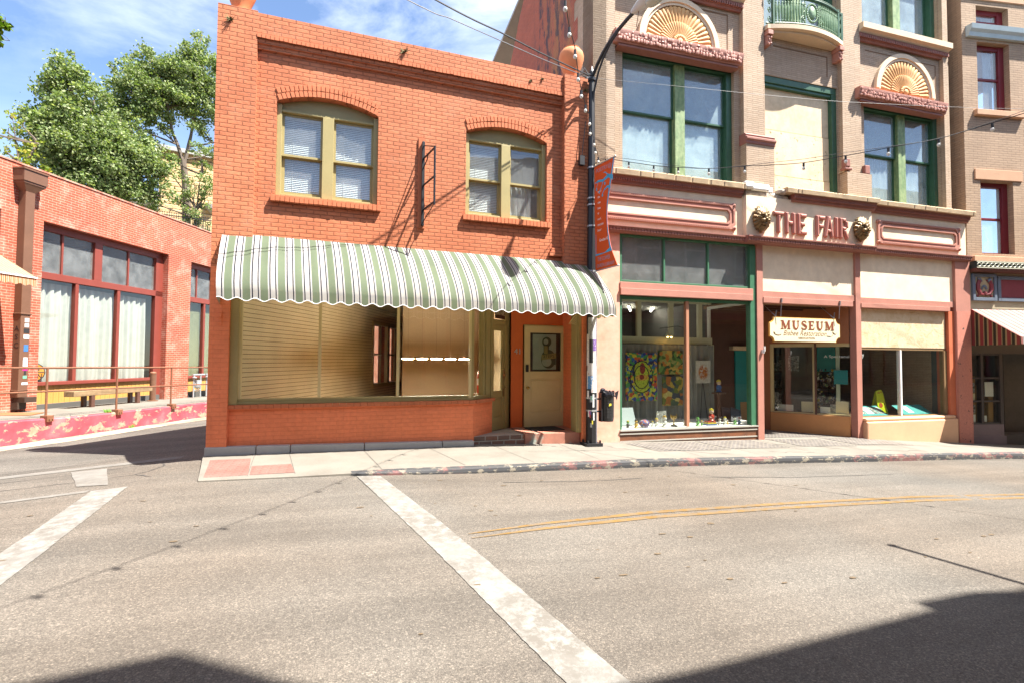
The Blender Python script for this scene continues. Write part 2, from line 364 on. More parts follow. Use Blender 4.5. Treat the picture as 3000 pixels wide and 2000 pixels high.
def kerbpaint():
    t=NT('peeling_kerb_paint'); s=t.sep(); mp_=t.n('ShaderNodeMapping',{'Vector':t.P,'Scale':(1,1,2.2)}).outputs[0]
    f=t.ramp(t.noise(6,10,.72,mp_),(.55,0.0),(.57,1.0)); g=t.ramp(t.noise(1.6,8,.7,mp_),(.54,0.0),(.57,1.0))
    a=t.mix(g,(.04,.04,.042,1),(.15,.065,.06,1)); c=t.mix(f,a,(.19,.165,.125,1)); t.bump(f,.004,.6)
    return t.set(c,.8)
M['kerb']=kerbpaint()
def redkerb():
    t=NT('peeling_red_kerb_paint'); mp_=t.n('ShaderNodeMapping',{'Vector':t.P,'Scale':(1,1,1.8)}).outputs[0]
    f=t.ramp(t.noise(2.6,11,.68,mp_,dist=.3),(.545,0.0),(.565,1.0)); v=t.noise(1.4,6,.6)
    red=t.ramp(v,(.3,(.33,.025,.038,1)),(.55,(.40,.065,.085,1)),(.75,(.42,.17,.17,1))); con=t.ramp(t.noise(9,6,.6),(.3,(.2,.155,.10,1)),(.7,(.34,.28,.2,1)))
    s=t.sep(); mossx=t.ramp(s[0],(0.0,1.0),(1.0,1.0)); t.bump(f,.006,.6)
    return t.set(t.mix(f,red,con),.8)
M['redkerb']=redkerb()

# ---------------------------------------------------------------- ground, road, pavements
def lerpt(x,T):
    if x<=T[0][0]: return T[0][1]
    for (a,p),(b,q) in zip(T,T[1:]):
        if x<=b: return p+(q-p)*(x-a)/(b-a)
    return T[-1][1]
ZR=[(-200,-4),(-40,-1.2),(-10,-.3),(-5,-.08),(-2,.05),(.3,0),(2,-.1),(5,-.2),(8.4,-.3),(14,-.53),(20,-.85),(40,-1.9),(200,-6)]
def zr(x,y): return lerpt(x,ZR)-(.03*min(60,max(0,y-11)) if x<2 else 0)
ZF=[(-2.1,.1),(2.34,.045),(4.6,-.03),(8.95,-.12),(11.75,-.19),(14.9,-.41),(15.5,-.47),(20,-.75),(40,-1.85)]
ZK=[(-2.1,.06),(-.5,.035),(.5,.03),(2,-.015),(5,-.09),(8,-.18),(12,-.32),(15,-.45),(20,-.74),(40,-1.8)]
YK=[(-2.1,7.3),(.5,7.3),(2,7.38),(5,7.4),(8,7.27),(9,7.21),(12,7.19),(15,7.12),(20,6.2),(40,1.6)]
def yface(x): return 9.0 if x<4.7 else (9-(x-4.7)*.0531 if x<15.43 else 8.43-(x-15.43)*.2035)
def zs(x,y):
    a,b=lerpt(x,YK),yface(x); t=max(0,min(1,(y-a)/(b-a))); return lerpt(x,ZK)*(1-t)+lerpt(x,ZF)*t
def axis(*segs):
    o=[]
    for a,b,n in segs: o+=[a+(b-a)*i/n for i in range(n)]
    return o+[segs[-1][1]]
g=MB(); xs=axis((-300,-40,8),(-40,-6,17),(-6,16,44),(16,40,12),(40,300,8)); ys=axis((-250,-10,6),(-10,22,50),(22,320,10))
g.add([(x,y,zr(x,y)) for y in ys for x in xs],[(j*len(xs)+i,j*len(xs)+i+1,(j+1)*len(xs)+i+1,(j+1)*len(xs)+i) for j in range(len(ys)-1) for i in range(len(xs)-1)])
struct(g,'road',M['asphalt'],'old pale grey asphalt street running downhill past the shops',smooth=True)
# pavement in front of the buildings
def lx(x,y):   # left end of the slab leans along the side street
    return x
g=MB(); xs=axis((-2.0,-.5,6),(-.5,16,44),(16,40,12)); ts=[0,.08,.3,.55,.8,1,1.25,1.6,2.2]
def wp(x,t,dz=0):
    a,b=lerpt(x,YK),yface(x); y=a+(b-a)*t
    if x<-1.9: xx={0:-1.63,.08:-1.66}.get(t,-1.63-.32*min(1,t))
    elif x<-.5: xx=x+(.35*(1-min(1,t)))*(max(0,(-.5-x))/1.5)
    else: xx=x
    return (xx,y,zs(x,min(y,b))+dz)
n=len(ts); g.add([wp(x,t) for x in xs for t in ts],[(i*n+j,(i+1)*n+j,(i+1)*n+j+1,i*n+j+1) for i in range(len(xs)-1) for j in range(n-1)])
o=len(g.v); k=[wp(x,0) for x in xs]; g.add(k+[(p[0],p[1],p[2]-.35) for p in k],[(i+len(k),i+1+len(k),i+1,i) for i in range(len(k)-1)])
k=[wp(xs[0],t) for t in ts]; g.add(k+[(p[0],p[1],p[2]-.3) for p in k],[(i,i+1,i+1+len(k),i+len(k)) for i in range(len(k)-1)])
struct(g,'sidewalk',M['walk'],'pale concrete pavement in front of the shops')
g=MB(); ks=axis((.2,16,60),(16,38,20)); pts=[]
for i,x in enumerate(ks):
    y=lerpt(x,YK); z=zs(x,y); j=.008*mnoise.noise((x*2.3,0,0)); h=min(1,max(0,(x-.2)/1.6))
    pts+= [(x,y+.14,z+.004),(x,y+.01+j,z+.005),(x,y-.025+j,z-.016),(x,y-.035+j,z-.06*h),(x,y-.04+j,z-.3)]
g.add(pts,[(i*5+k,i*5+k+1,(i+1)*5+k+1,(i+1)*5+k) for i in range(len(ks)-1) for k in range(4)])
struct(g,'kerb',M['kerb'],'kerb with peeling black and red paint')
# joints and cracks in the pavement
M['joint']=mk('dark_joint',(.10,.09,.077,1),.9)
g=MB()
def ribbon(mb,P,w,zf,dz):
    P=[Vector((p[0],p[1],0)) for p in P]; L=[];Rr=[]
    for i,p in enumerate(P):
        d=(P[min(i+1,len(P)-1)]-P[max(i-1,0)]).normalized(); nn=Vector((-d.y,d.x,0)); ww=(w[i] if isinstance(w,list) else w)/2
        L.append(p+nn*ww);Rr.append(p-nn*ww)
    o=[(q.x,q.y,zf(q.x,q.y)+dz) for q in L+Rr]; m=len(P)
    mb.add(o,[(m+i,m+i+1,i+1,i) for i in range(m-1)])
def sub(a,b,n): return [(a[0]+(b[0]-a[0])*i/n,a[1]+(b[1]-a[1])*i/n) for i in range(n+1)]
for x0,x1 in [(-1.22,-1.1),(-.73,-.52),(.42,.62),(1.5,1.86),(2.7,3.0),(4.05,4.2),(6.1,6.25),(7.3,7.6),(8.7,9.0),(10.2,10.5),(11.6,12),(13.2,13.5),(14.7,15),(16.5,16.7),(18.5,18.6)]:
    ribbon(g,sub((x0,yface(x0)),(x1,lerpt(x1,YK)+.15),6),.008,zs,.004)
ribbon(g,sub((3.2,8.35),(15.5,7.75),30),.01,zs,.0045)
r2=random.Random(5)
for a in [(4.8,8.7,5.5,7.9),(5.6,8.2,7.1,7.6),(8.0,7.7,9.0,7.5),(9.2,8.4,10.1,7.6),(10.5,7.6,12,7.4),(7.4,8.6,9.3,8.1)]:
    P=sub(a[:2],a[2:],9); ribbon(g,[(p[0]+r2.uniform(-.06,.06),p[1]+r2.uniform(-.05,.05)) for p in P],[.006+.014*r2.random() for _ in P],zs,.005)
struct(g,'sidewalk_joint',M['joint'])
# rusty tactile tiles at the corner ramp
def sheet(mb,q,zf,dz,n=8,m=4):
    a,b,c,d=[Vector((p[0],p[1],0)) for p in q]; o=len(mb.v)
    mb.add([((lambda p:(p.x,p.y,zf(p.x,p.y)+dz))((a*(1-i/n)+b*i/n)*(1-j/m)+(d*(1-i/n)+c*i/n)*j/m)) for i in range(n+1) for j in range(m+1)],
        [(i*(m+1)+j,(i+1)*(m+1)+j,(i+1)*(m+1)+j+1,i*(m+1)+j+1) for i in range(n) for j in range(m)])
def tactile():
    t=NT('tactile_tiles'); s=t.sep(); fx=t.math('FRACT',t.math('MULTIPLY',s[0],9.0)); fy=t.math('FRACT',t.math('MULTIPLY',s[1],9.0))
    dx=t.math('SUBTRACT',fx,.5); dy=t.math('SUBTRACT',fy,.5); d=t.math('SQRT',t.math('ADD',t.math('MULTIPLY',dx,dx),t.math('MULTIPLY',dy,dy)))
    dome=t.ramp(d,(.2,1.0),(.36,0.0)); c=t.ramp(t.noise(3,7,.65),(.3,(.16,.074,.057,1)),(.6,(.18,.102,.082,1)),(.8,(.2,.14,.11,1)))
    c=t.mix(t.ramp(d,(.3,0.0),(.36,.55),(.46,0.0)),c,(.16,.05,.04,1)); t.bump(dome,.006,.9); return t.set(c,.8)
g=MB(); sheet(g,[(-1.61,7.46),(-1.1,7.5),(-1.22,8.56),(-1.76,8.55)],zs,.005); sheet(g,[(-1.08,7.5),(-.53,7.52),(-.62,8.07),(-1.13,8.03)],zs,.005)
struct(g,'tactile_paving',tactile(),'pink tactile warning tiles on the corner ramp')
# old glass vault lights set in the pavement
def vault():
    t=NT('vault_lights'); s=t.sep(); fx=t.math('FRACT',t.math('MULTIPLY',s[0],9.5)); fy=t.math('FRACT',t.math('MULTIPLY',s[1],9.5))
    dx=t.math('SUBTRACT',fx,.5); dy=t.math('SUBTRACT',fy,.5); d=t.math('SQRT',t.math('ADD',t.math('MULTIPLY',dx,dx),t.math('MULTIPLY',dy,dy)))
    f=t.ramp(d,(.26,0.0),(.33,1.0)); n=t.noise(6,5,.6); c=t.ramp(n,(.3,(.125,.11,.09,1)),(.7,(.185,.165,.14,1)))
    lens=t.ramp(n,(.4,(.026,.023,.03,1)),(.65,(.08,.072,.08,1))); t.bump(f,.004,.6); return t.set(t.mix(f,lens,c),.6)
g=MB()
for u0,u1 in [(5.45,7.0),(7.12,8.5),(9.0,10.4),(10.55,12.2)]:
    sheet(g,[(u0+.25,8.05),(u1+.3,7.95),(u1,8.75 if u1<9 else 8.6),(u0,8.8)],zs,.006)
sheet(g,[(9.15,9.0),(11.4,8.9),(11,9.9),(9.15,10.3)],zs,.006)
struct(g,'vault_lights',vault(),'rows of dark glass vault lights set in the pavement')
# road markings
g=MB()
def edge_strip(mb,L,Rr,n=14,dz=.005,zf=zr):
    def along(P,t):
        x=t*(len(P)-1); i=min(int(x),len(P)-2); f=x-i; return (P[i][0]*(1-f)+P[i+1][0]*f,P[i][1]*(1-f)+P[i+1][1]*f)
    V=[]
    for i in range(n+1):
        for P in (L,Rr):
            p=along(P,i/n); e=.006*mnoise.noise((p[0]*7,p[1]*7,0))+.006*mnoise.noise((p[0]*29,p[1]*29,3)); p=(p[0]+e,p[1]+e*.6); V.append((p[0],p[1],zf(*p)+dz))
    mb.add(V,[(2*i,2*i+1,2*i+3,2*i+2) for i in range(n)])
edge_strip(g,[(1.3,1.2),(1.13,2.39),(.84,4.16),(.65,5.21),(.27,7.23)],[(1.62,1.2),(1.46,2.32),(1.18,4.1),(1.0,5.16),(.58,7.23)],160)
edge_strip(g,[(-2.4,3.4),(-2.5,4.9),(-2.57,5.8),(-2.72,7.28)],[(-2.02,3.2),(-2.14,4.41),(-2.22,5.45),(-2.38,7.33)],140)
struct(g,'crosswalk_line',M['wline'],'broad worn white crosswalk lines')
g=MB()
edge_strip(g,[(-12,6.4),(-6,6.95),(-3.5,7.2),(-2.75,7.34)],[(-12,6.28),(-6,6.83),(-3.5,7.09),(-2.75,7.22)],120)
edge_strip(g,[(-12,7.5),(-6,8.48),(-4.3,8.86),(-2.28,9.32)],[(-12,7.3),(-6,8.3),(-4.25,8.66),(-2.28,9.1)],120)
edge_strip(g,[(-3.5,8.72),(-3.0,7.62)],[(-3.1,8.76),(-2.66,7.56)],6,.0065)
struct(g,'faded_road_line',M['wline2'],'faded white lines across the side street mouth')
g=MB()
ribbon(g,[(1.2,4.7),(2.05,4.9),(3.45,5.02),(5.4,5.0),(7.6,4.88),(9.7,4.66),(13,4.1),(18,2.9),(30,-1)],[.02,.06]+[.085]*7,zr,.005)
ribbon(g,[(1.2,4.58),(2.0,4.75),(3.4,4.855),(5.3,4.835),(7.5,4.71),(9.6,4.5),(12.95,3.93),(17.9,2.73),(29.9,-1.2)],[.02,.06]+[.085]*7,zr,.005)
struct(g,'centre_line',M['yline'],'double yellow centre line')
# thin tar cracks
M['tar']=mk('tar_crack',(.05,.047,.045,1),.8)
g=MB(); r2=random.Random(9)
for P in [[(-2.45,8.9),(-2.35,8.6),(-2.42,8.3),(-2.55,8.1),(-3.1,7.95),(-4.5,7.7),(-6.5,7.6)],[(-2.55,8.1),(-2.2,7.75)],[(-2.2,9.0),(-3.4,8.5),(-5,8.2)],[(2.2,6.7),(3.4,6.6),(4.6,6.62)],[(5.2,6.6),(7,6.2),(9.5,6.1)]]:
    Q=[]
    for a,b in zip(P,P[1:]): Q+=sub(a,b,6)[:-1]
    Q=[(p[0]+r2.uniform(-.02,.02),p[1]+r2.uniform(-.02,.02)) for p in Q]; ribbon(g,Q,[.006+.016*r2.random() for _ in Q],zr,.004)
struct(g,'road_crack',M['tar'])
g=MB()
for i in range(70):
    x=r2.uniform(-3,7); y=r2.uniform(2.7,7); a=r2.uniform(0,6); l=r2.uniform(.012,.05); w=l*r2.uniform(.25,.6)
    P=[(x+l*math.cos(a+t)*1+w*r2.uniform(-.2,.2),y+w*math.sin(a+t)) for t in (0,1.2,2.4,3.6,4.8)]
    g.add([(p[0],p[1],zr(*p)+.006) for p in P],[(0,1,2,3,4)])
struct(g,'road_litter',mk('dry_leaf_litter',(.12,.085,.05,1),.9,.4,8),kind='stuff',label='dry leaf bits scattered on the asphalt')

# ---------------------------------------------------------------- the orange brick shop
FM=frame(0,9,0)
main=thing('brick_shop','two storey orange painted brick shop with arched windows on the corner','building',FM)
def footed(pts): return pts
# upper front
W1=(-1.03,.6,4.27,6.01,.17); W2=(2.18,3.81,4.27,6.01,.17)
g=wall(MB(),-1.9,4.68,2.95,6.9,[W1,W2],0,.3); part(g,'wall',M['brick'],main)
g=MB(); g.box(-1.9,-1.33,-.1,.001,3.02,7.23); g.box(-1.9,-1.33,.3,.42,6.9,7.23); part(g,'pilaster',M['brick'],main)
g=MB(); g.box(4.12,4.7,-.15,.001,2.97,7.23); part(g,'pilaster',M['brick'],main)
g=MB(); g.profx([(.3,6.905),(.3,7.2),(-.1,7.2),(-.1,6.8),(-.075,6.8),(-.075,6.72),(-.045,6.72),(-.045,6.64),(-.002,6.64),(-.002,6.905)],-1.33,4.12); part(g,'parapet',M['brick'],main)
g=MB(); x=-1.33
while x<4.1:
    w=.068+rnd.uniform(-.004,.004); g.box(x,min(x+w-.008,4.119),-.112-rnd.uniform(0,.006),-.0995,6.795+rnd.uniform(-.004,.004),6.865); x+=w
part(g,'corbel_course',M['brick_arch'],main)
g=MB(); g.xy([(-1.7,.3),(4.68,.3),(4.68,9.6),(2.5,9.6)],6.1,6.17); part(g,'roof',M['conc'],main)
# sloped lower bay of the left and right pilasters, bottom corbel
g=MB(); g.box(3.86,4.12,-.06,.001,3.62,3.7); g.box(3.9,4.12,-.035,.001,3.7,3.78); part(g,'corbel',M['brick'],main)
g=MB(); g.box(-1.9,-1.62,-.1,.3,.18,3.02); part(g,'pier',M['brick_low'],main)
g=MB(); g.xy([(4.53,-.15),(4.7,-.15),(4.7,.95),(4.6,.95)],-.1,2.97); part(g,'pier',M['brick_low'],main)
# party walls, back wall
ang=math.atan2(.907,.421); dx,dy=math.cos(ang),math.sin(ang)
Fs=frame(-1.9+dx*11,9+.001+dy*11,math.degrees(ang)+180)
sw=[(2.55,3.65,.9,2.55),(3.8,4.9,.9,2.55)]
Msw=FM.inverted()@Fs
g=MB(); h=wall(MB(),0,10.98,0,6.05,sw,0,.22); h.xz([(6.6,6.052),(10.7,6.052),(10.7,7.15),(10.3,7.1)],0,.22); g.merge(h,Msw); part(g,'side_wall',M['brick'],main)
def slat():
    t=NT('cream_slatwall'); s=t.sep(); f=t.math('FRACT',t.math('MULTIPLY',s[2],1/.0755)); gr=t.ramp(f,(0.0,1.0),(.06,1.0),(.1,0.0),(.97,0.0),(1.0,1.0))
    c=t.mix(1,(.76,.63,.42,1),t.ramp(t.noise(2,4,.5),(.3,.9),(.7,1.05)),'MULTIPLY'); c=t.mix(gr,c,(.05,.03,.012,1)); t.bump(t.math('SUBTRACT',1.0,gr),.006,.6); return t.set(c,.55)
g=MB(); h=wall(MB(),0,10.75,.2,3.0,sw,.24,.28); g.merge(h,Msw); part(g,'slatwall_lining',slat(),main)
for a,b,c,d in sw:
    g=MB(); h=MB(); frame_box(h,a-.09,b+.09,c-.09,d+.09,.1,.2,.3); h.box(a+.02,b-.02,.08,.12,(c+d)/2-.03,(c+d)/2+.03); h.box(a,a+.06,.06,.1,c,d); h.box(b-.06,b,.06,.1,c,d); g.merge(h,Msw); wpart=part(g,'side_window',M['cream'],main)
    g=MB(); h=MB().box(a,b,.09,.1,c,d); g.merge(h,Msw); part(g,'pane',M['glass'],wpart)
M['tan']=mk('tan_interior_wall',(.33,.23,.14,1),.8,.08,2)
g=MB(); g.box(3.42,3.5,.98,9.5,.2,3.0); g.box(1.8,4.6,9.4,9.5,-.2,6.8); g.box(4.6,4.68,.3,9.5,-.3,6.9); part(g,'interior_wall',M['tan'],main)
g=MB(); g.box(-1.6,4.6,.31,9.4,3.0,3.08); part(g,'ceiling',mk('tan_ceiling',(.5,.4,.24,1),.8,.06,2),main)
g=MB(); g.xy([(-1.6,.32),(2.3,.3),(2.88,.6),(3.42,1.0),(3.42,9.4),(2.2,9.4)],.1,.2); part(g,'interior_floor',mk('brown_wood_floor',(.19,.09,.035,1),.4,.25,3),main)
g=MB(); g.box(1.5,3.41,3.6,3.68,.2,3.0); g.box(.9,1.0,6.4,6.6,.2,3); part(g,'interior_partition',M['tan'],main)
# arches and sills
def arch_ring(mb,a,b,sp,rise):
    w=(b-a)/2; r=(w*w+rise*rise)/(2*rise); cx=(a+b)/2; cz=sp+rise-r; t0=math.asin(w/r)
    for k,(r0,r1) in enumerate([(r+.002,r+.101),(r+.108,r+.205)]):
        t1=math.asin((w-.012+.02*k)/((r0+r1)/2)); n=int(2*t1*r0/.066)
        for i in range(n):
            ta=-t1+2*t1*i/n+.0026/w*.8; tb=-t1+2*t1*(i+1)/n-.0026/w*.8; j=rnd.uniform(0,.01)
            P=[(cx+rr*math.sin(t),cz+rr*math.cos(t)) for rr,t in ((r0,ta),(r0,tb),(r1,tb),(r1,ta))]
            mb.xz(P,-.012-j,.002)
def brick_sill(mb,a,b,z):
    n=round((b-a)/.072); 
    for i in range(n):
        x0=a+(b-a)*i/n; mb.box(x0+.003,x0+(b-a)/n-.003,-.07-rnd.uniform(0,.008),.01,z-.1-rnd.uniform(0,.006),z+rnd.uniform(-.004,.003))
for a,b in ((W1[0],W1[1]),(W2[0],W2[1])):
    g=MB(); arch_ring(g,a,b,5.84,.17); part(g,'brick_arch',M['brick_arch'],main,bev=.004)
    g=MB(); brick_sill(g,a-.06,b+.06,4.26); part(g,'brick_sill',M['brick_arch'],main,bev=.004)
def blind(a,b,c,d,y):
    g=MB(); n=int((d-c)/.031)
    for i in range(n):
        z=c+(d-c)*(i+.5)/n; s=.012; g.quad((a,y-.006,z-s),(b,y-.006,z-s),(b,y+.006,z+s),(a,y+.006,z+s))
    for u in (a+(b-a)*.25,a+(b-a)*.75): g.box(u-.002,u+.002,y-.012,y-.008,c,d)
    g.box(a,b,y-.02,y+.02,d,d+.03); return g
M['blind']=mk('white_blind',(.82,.81,.78,1),.5,.04,3)
def curtain_mesh(a,b,c,d,y,amp=.025,per=.11,n=60,tie=None,seed=0):
    g=MB(); q=random.Random(seed); ph=[q.uniform(0,6) for _ in range(4)]; rows=12; V=[]
    for j in range(rows+1):
        t=j/rows
        for i in range(n+1):
            u=i/n; x=a+(b-a)*u; f=math.sin(2*PI*x/per+ph[0])+.6*math.sin(2*PI*x/per*.37+ph[1])+.3*math.sin(2*PI*x/per*2.3+ph[2]+t)
            V.append((x,y+amp*f*(.4+.6*min(1,t*3)),d-(d-c)*t+(.006*math.sin(2*PI*x/.04) if j==0 else 0)))
    g.add(V,[(j*(n+1)+i,(j+1)*(n+1)+i,(j+1)*(n+1)+i+1,j*(n+1)+i+1) for j in range(rows) for i in range(n)]); return g
def cloth(name,c,tr=.3):
    t=NT(name); t.set(t.mix(1,c,t.ramp(t.noise(6,4,.5),(.3,.9),(.7,1.04)),'MULTIPLY'),.9,spec=.1)
    d=t.n('ShaderNodeBsdfTranslucent',{'Color':c}); m=t.n('ShaderNodeMixShader',{0:tr,1:t.b.outputs[0],2:d.outputs[0]}); t.l(m.outputs[0],t.out.inputs['Surface']); return t.m
M['curtain']=cloth('white_curtain',(.64,.635,.625,1)); M['drape']=cloth('grey_drape',(.30,.30,.28,1),.15)
for wi,(a,b) in enumerate(((W1[0],W1[1]),(W2[0],W2[1]))):
    m=(a+b)/2-.01; g=MB(); y0,y1=.1,.2
    A=arc(a,b,5.84,.17,14); g.xz([(a,5.74),(b,5.74)]+A[::-1],y0+.03,y1)          # arched head board
    g.box(a,a+.075,y0-.03,y1,4.27,5.84); g.box(b-.075,b,y0-.03,y1,4.27,5.84); g.box(a+.075,b-.075,y0-.02,y1,5.715,5.75)
    g.box(m-.09,m+.09,y0-.03,y1,4.3,5.715); g.box(a+.075,b-.075,y0-.015,y1+.02,4.27,4.33)
    win=part(g,'window',M['olive'],main,bev=.004)
    for c0,c1 in ((a+.075,m-.09),(m+.09,b-.075)):
        g=MB(); frame_box(g,c0,c1,4.99,5.715,.035,y0+.04,y0+.08); frame_box(g,c0,c1,4.33,5.02,.045,y0+.09,y0+.13,bot=.07); g.box(c0,c1,y0+.03,y0+.09,4.985,5.02); part(g,'sash',M['olive'],win)
        g=MB(); g.box(c0+.03,c1-.03,y0+.055,y0+.06,5.0,5.69); g.box(c0+.04,c1-.04,y0+.105,y0+.11,4.38,5.0); part(g,'pane',M['glass2'],win)
        if not(wi==1 and c0>m): part(blind(c0+.01,c1-.01,4.36,5.68,y0+.145),'blind',M['blind'],win)
        else:
            part(curtain_mesh(c0+.0,c0+.5,4.36,5.05,y0+.18,.03,.1,seed=3),'curtain',M['curtain'],win)
            part(curtain_mesh(c0,c1,5.02,5.7,y0+.27,.01,.3,seed=4),'curtain',M['curtain'],win)
g=MB(); g.box(-1.6,4.55,.9,1.0,3.4,6.6); part(g,'upstairs_partition',mk('upstairs_wall',(.3,.28,.25,1),.8),main)
# shop front
g=MB(); wall(g,-1.62,2.36,-.1,.8,[],0,.2); h=MB(); wall(h,0,.72,-.1,.8,[],0,.2); g.merge(h,Matrix.Translation((2.36,0,0))@Matrix.Rotation(R(44),4,'Z')); part(g,'bulkhead',M['brick_low'],main)
g=MB(); n=36
for i in range(n):
    x0=-1.64+4.03*i/n; g.box(x0+.0015,x0+4.03/n-.0015,-.055-rnd.uniform(0,.004),.06,.795,.86+rnd.uniform(-.003,.003))
h=MB()
for i in range(6): h.box(.0+.115*i+.002,.115*(i+1)-.002,-.055,.06,.795,.86)
g.merge(h,Matrix.Translation((2.385,-.005,0))@Matrix.Rotation(R(44),4,'Z')); part(g,'window_ledge',M['brick_arch'],main,bev=.004)
g=MB(); js=[-1.92,-1.2,-.7,.45,1.78,2.36]
for a,b in zip(js,js[1:]):
    za,zb=.225-.09*(a+1.92)/4.28,.225-.09*(b+1.92)/4.28
    g.xz([(a+.005,-.15),(b-.005,-.15),(b-.005,zb),(a+.005,za)],-.125,.05)
part(g,'stone_base',M['kerbgrey'],main,bev=.015)
Md=Matrix.Translation((2.36,0,0))@Matrix.Rotation(R(44),4,'Z')
g=MB(); g.box(-1.62,-1.5,-.03,.14,.86,2.95); g.box(-1.5,2.36,-.01,.14,.86,.9); g.box(-1.5,2.36,.02,.14,.9,.945); g.box(-1.5,2.36,.0,.14,2.85,2.95)
g.box(2.3,2.372,-.005,.1,.86,2.95)
h=MB(); h.box(.02,.72,-.01,.12,.86,.93); h.box(.36,.42,-.005,.1,.93,2.95); h.box(.44,.6,-.02,.12,.93,2.95); h.box(.62,.72,-.03,.12,.86,2.95); g.merge(h,Md)
sf=part(g,'shop_window',M['olive'],main,bev=.004)
g=MB()
for x in (-1.5+.02,-.29,1.0): g.box(x-.024,x+.024,.02,.1,.945,2.85)
g.box(2.275,2.325,-.008,.02,.9,2.9); part(g,'mullion',M['cream'],sf,bev=.005)
for a,b in ((-1.48,-.315),(-.265,.975),(1.025,2.28)):
    part(MB().box(a,b,.055,.061,.94,2.86),'pane',M['glassshop'],sf)
g=MB(); h=MB().box(.03,.37,.055,.061,.93,2.86); g.merge(h,Md); part(g,'pane',M['glassshop'],sf)
# recessed doorway
g=MB(); g.xy([(2.38,.03),(3.38,.03),(3.38,1.1),(3.3,1.1),(2.8,.5)],-.15,.185)
def rub():
    t=NT('old_brick_step'); return None
M['oldbrick']=brick('old_step_brick',(.23,.11,.075,1),(.15,.10,.08,1),(.36,.32,.27,1),L=.24,H=.095,ms=.014,bd=.012,wear=(.3,.26,.22,1),wl=(.5,.7))
part(g,'brick_step',M['oldbrick'],main,bev=.012)
g=MB(); g.xy([(3.385,.0),(4.52,-.04),(4.72,1.0),(3.385,1.1)],-.18,.195); part(g,'step',two('painted_step',(.36,.15,.10,1),(.30,.33,.28,1),1.6,.5,.58),main,bev=.01)
g=MB(); g.box(3.42,3.68,.95,1.05,.15,2.95); g.box(4.69,4.75,.95,1.05,.15,2.95); g.box(3.68,4.69,.95,1.05,2.33,2.95); part(g,'doorway_wall',M['stucco_o'],main)
g=MB(); g.xy([(4.515,.2),(4.7,.9),(4.74,.9),(4.56,.2)],.15,2.95); part(g,'doorway_wall',M['stucco_o'],main)
g=MB(); g.box(4.44,4.53,-.05,.2,.19,2.95); g.box(4.47,4.55,-.075,-.05,.19,2.95); part(g,'doorpost',M['olive'],main,bev=.006)
g=MB(); g.xy([(2.36,.05),(4.56,.05),(4.75,1.05),(3.3,1.05),(2.9,.6)],2.86,2.93); part(g,'soffit',M['cream'],main)
g=MB(); g.tube([(4.46,-.03,2.52),(4.35,-.03,2.4),(4.28,-.03,2.3)],.006,6); 
for k in range(5): g.tube([(4.45,-.03,2.5-.05*k),(4.45-.17+.03*k,-.03,2.3)],.004,5)
part(g,'corner_bracket',M['cream'],main)
d=MB(); frame_box(d,3.7,4.67,.2,2.31,.13,.9,.945,bot=.3,top=.14); d.box(3.83,4.54,.9,.945,1.2,1.36); d.box(3.7,4.68,.93,.96,2.31,2.335)
d.box(3.83,4.54,.92,.945,.5,1.2); frame_box(d,3.86,4.51,.53,1.17,.02,.912,.92)
door=part(d,'door',M['cream'],main,bev=.003)
part(MB().box(3.83,4.54,.925,.93,1.36,2.17),'pane',M['glass'],door)
part(MB().box(3.83,4.54,.945,.95,1.36,2.17),'backing_board',M['black'],door)
art=MB(); part(MB().box(3.9,4.44,.938,.944,1.4,2.14),'poster',mk('pale_poster',(.33,.35,.31,1),.6,.1,5),door)
def disc(mb,cx,cz,rx,rz,y0,y1,n=28,t0=0,t1=2*PI):
    P=[(cx+rx*math.cos(t0+(t1-t0)*k/n),cz+rz*math.sin(t0+(t1-t0)*k/n)) for k in range(n)]; mb.xz(P[::-1] if False else P,y0,y1)
g=MB(); disc(g,4.22,1.98,.105,.105,.9345,.937); disc(g,4.26,1.62,.17,.2,.9345,.937); g.xz([(4.15,1.78),(4.27,1.78),(4.27,1.92),(4.15,1.92)],.9345,.937); g.box(4.4,4.43,.9345,.937,1.5,1.7); part(g,'poster_shape',mk('poster_green',(.05,.075,.055,1),.6),door)
g=MB(); disc(g,4.2,1.985,.055,.06,.931,.9335); disc(g,4.22,1.56,.11,.1,.931,.9335); part(g,'poster_highlight',mk('poster_cream',(.38,.38,.33,1),.6),door)
g=MB(); g.xz([(4.1,1.6),(4.44,1.64),(4.44,1.75),(4.1,1.71)],.9305,.9325); g.box(4.16,4.24,.9305,.9325,1.73,1.9); part(g,'poster_band',mk('poster_ochre',(.30,.24,.10,1),.6),door)
g=MB(); text(g,'STEPS',4.27,1.65,.07,.9303,.001,width=.25); part(g,'poster_lettering',M['black'],door)
g=MB(); g.ball((3.76,.865,1.02),.033,12,8); g.lathe([(.035,0),(.035,.012)],0,0,12); part(MB().ball((3.765,.86,1.02),.034,12,8),'handle',mk('brass',(.55,.36,.10,1),.25,.1,5,metal=1),door,smooth=True)
part(MB().box(3.725,3.79,.87,.9,1.35,1.5),'keypad_lock',M['black'],door,bev=.012)
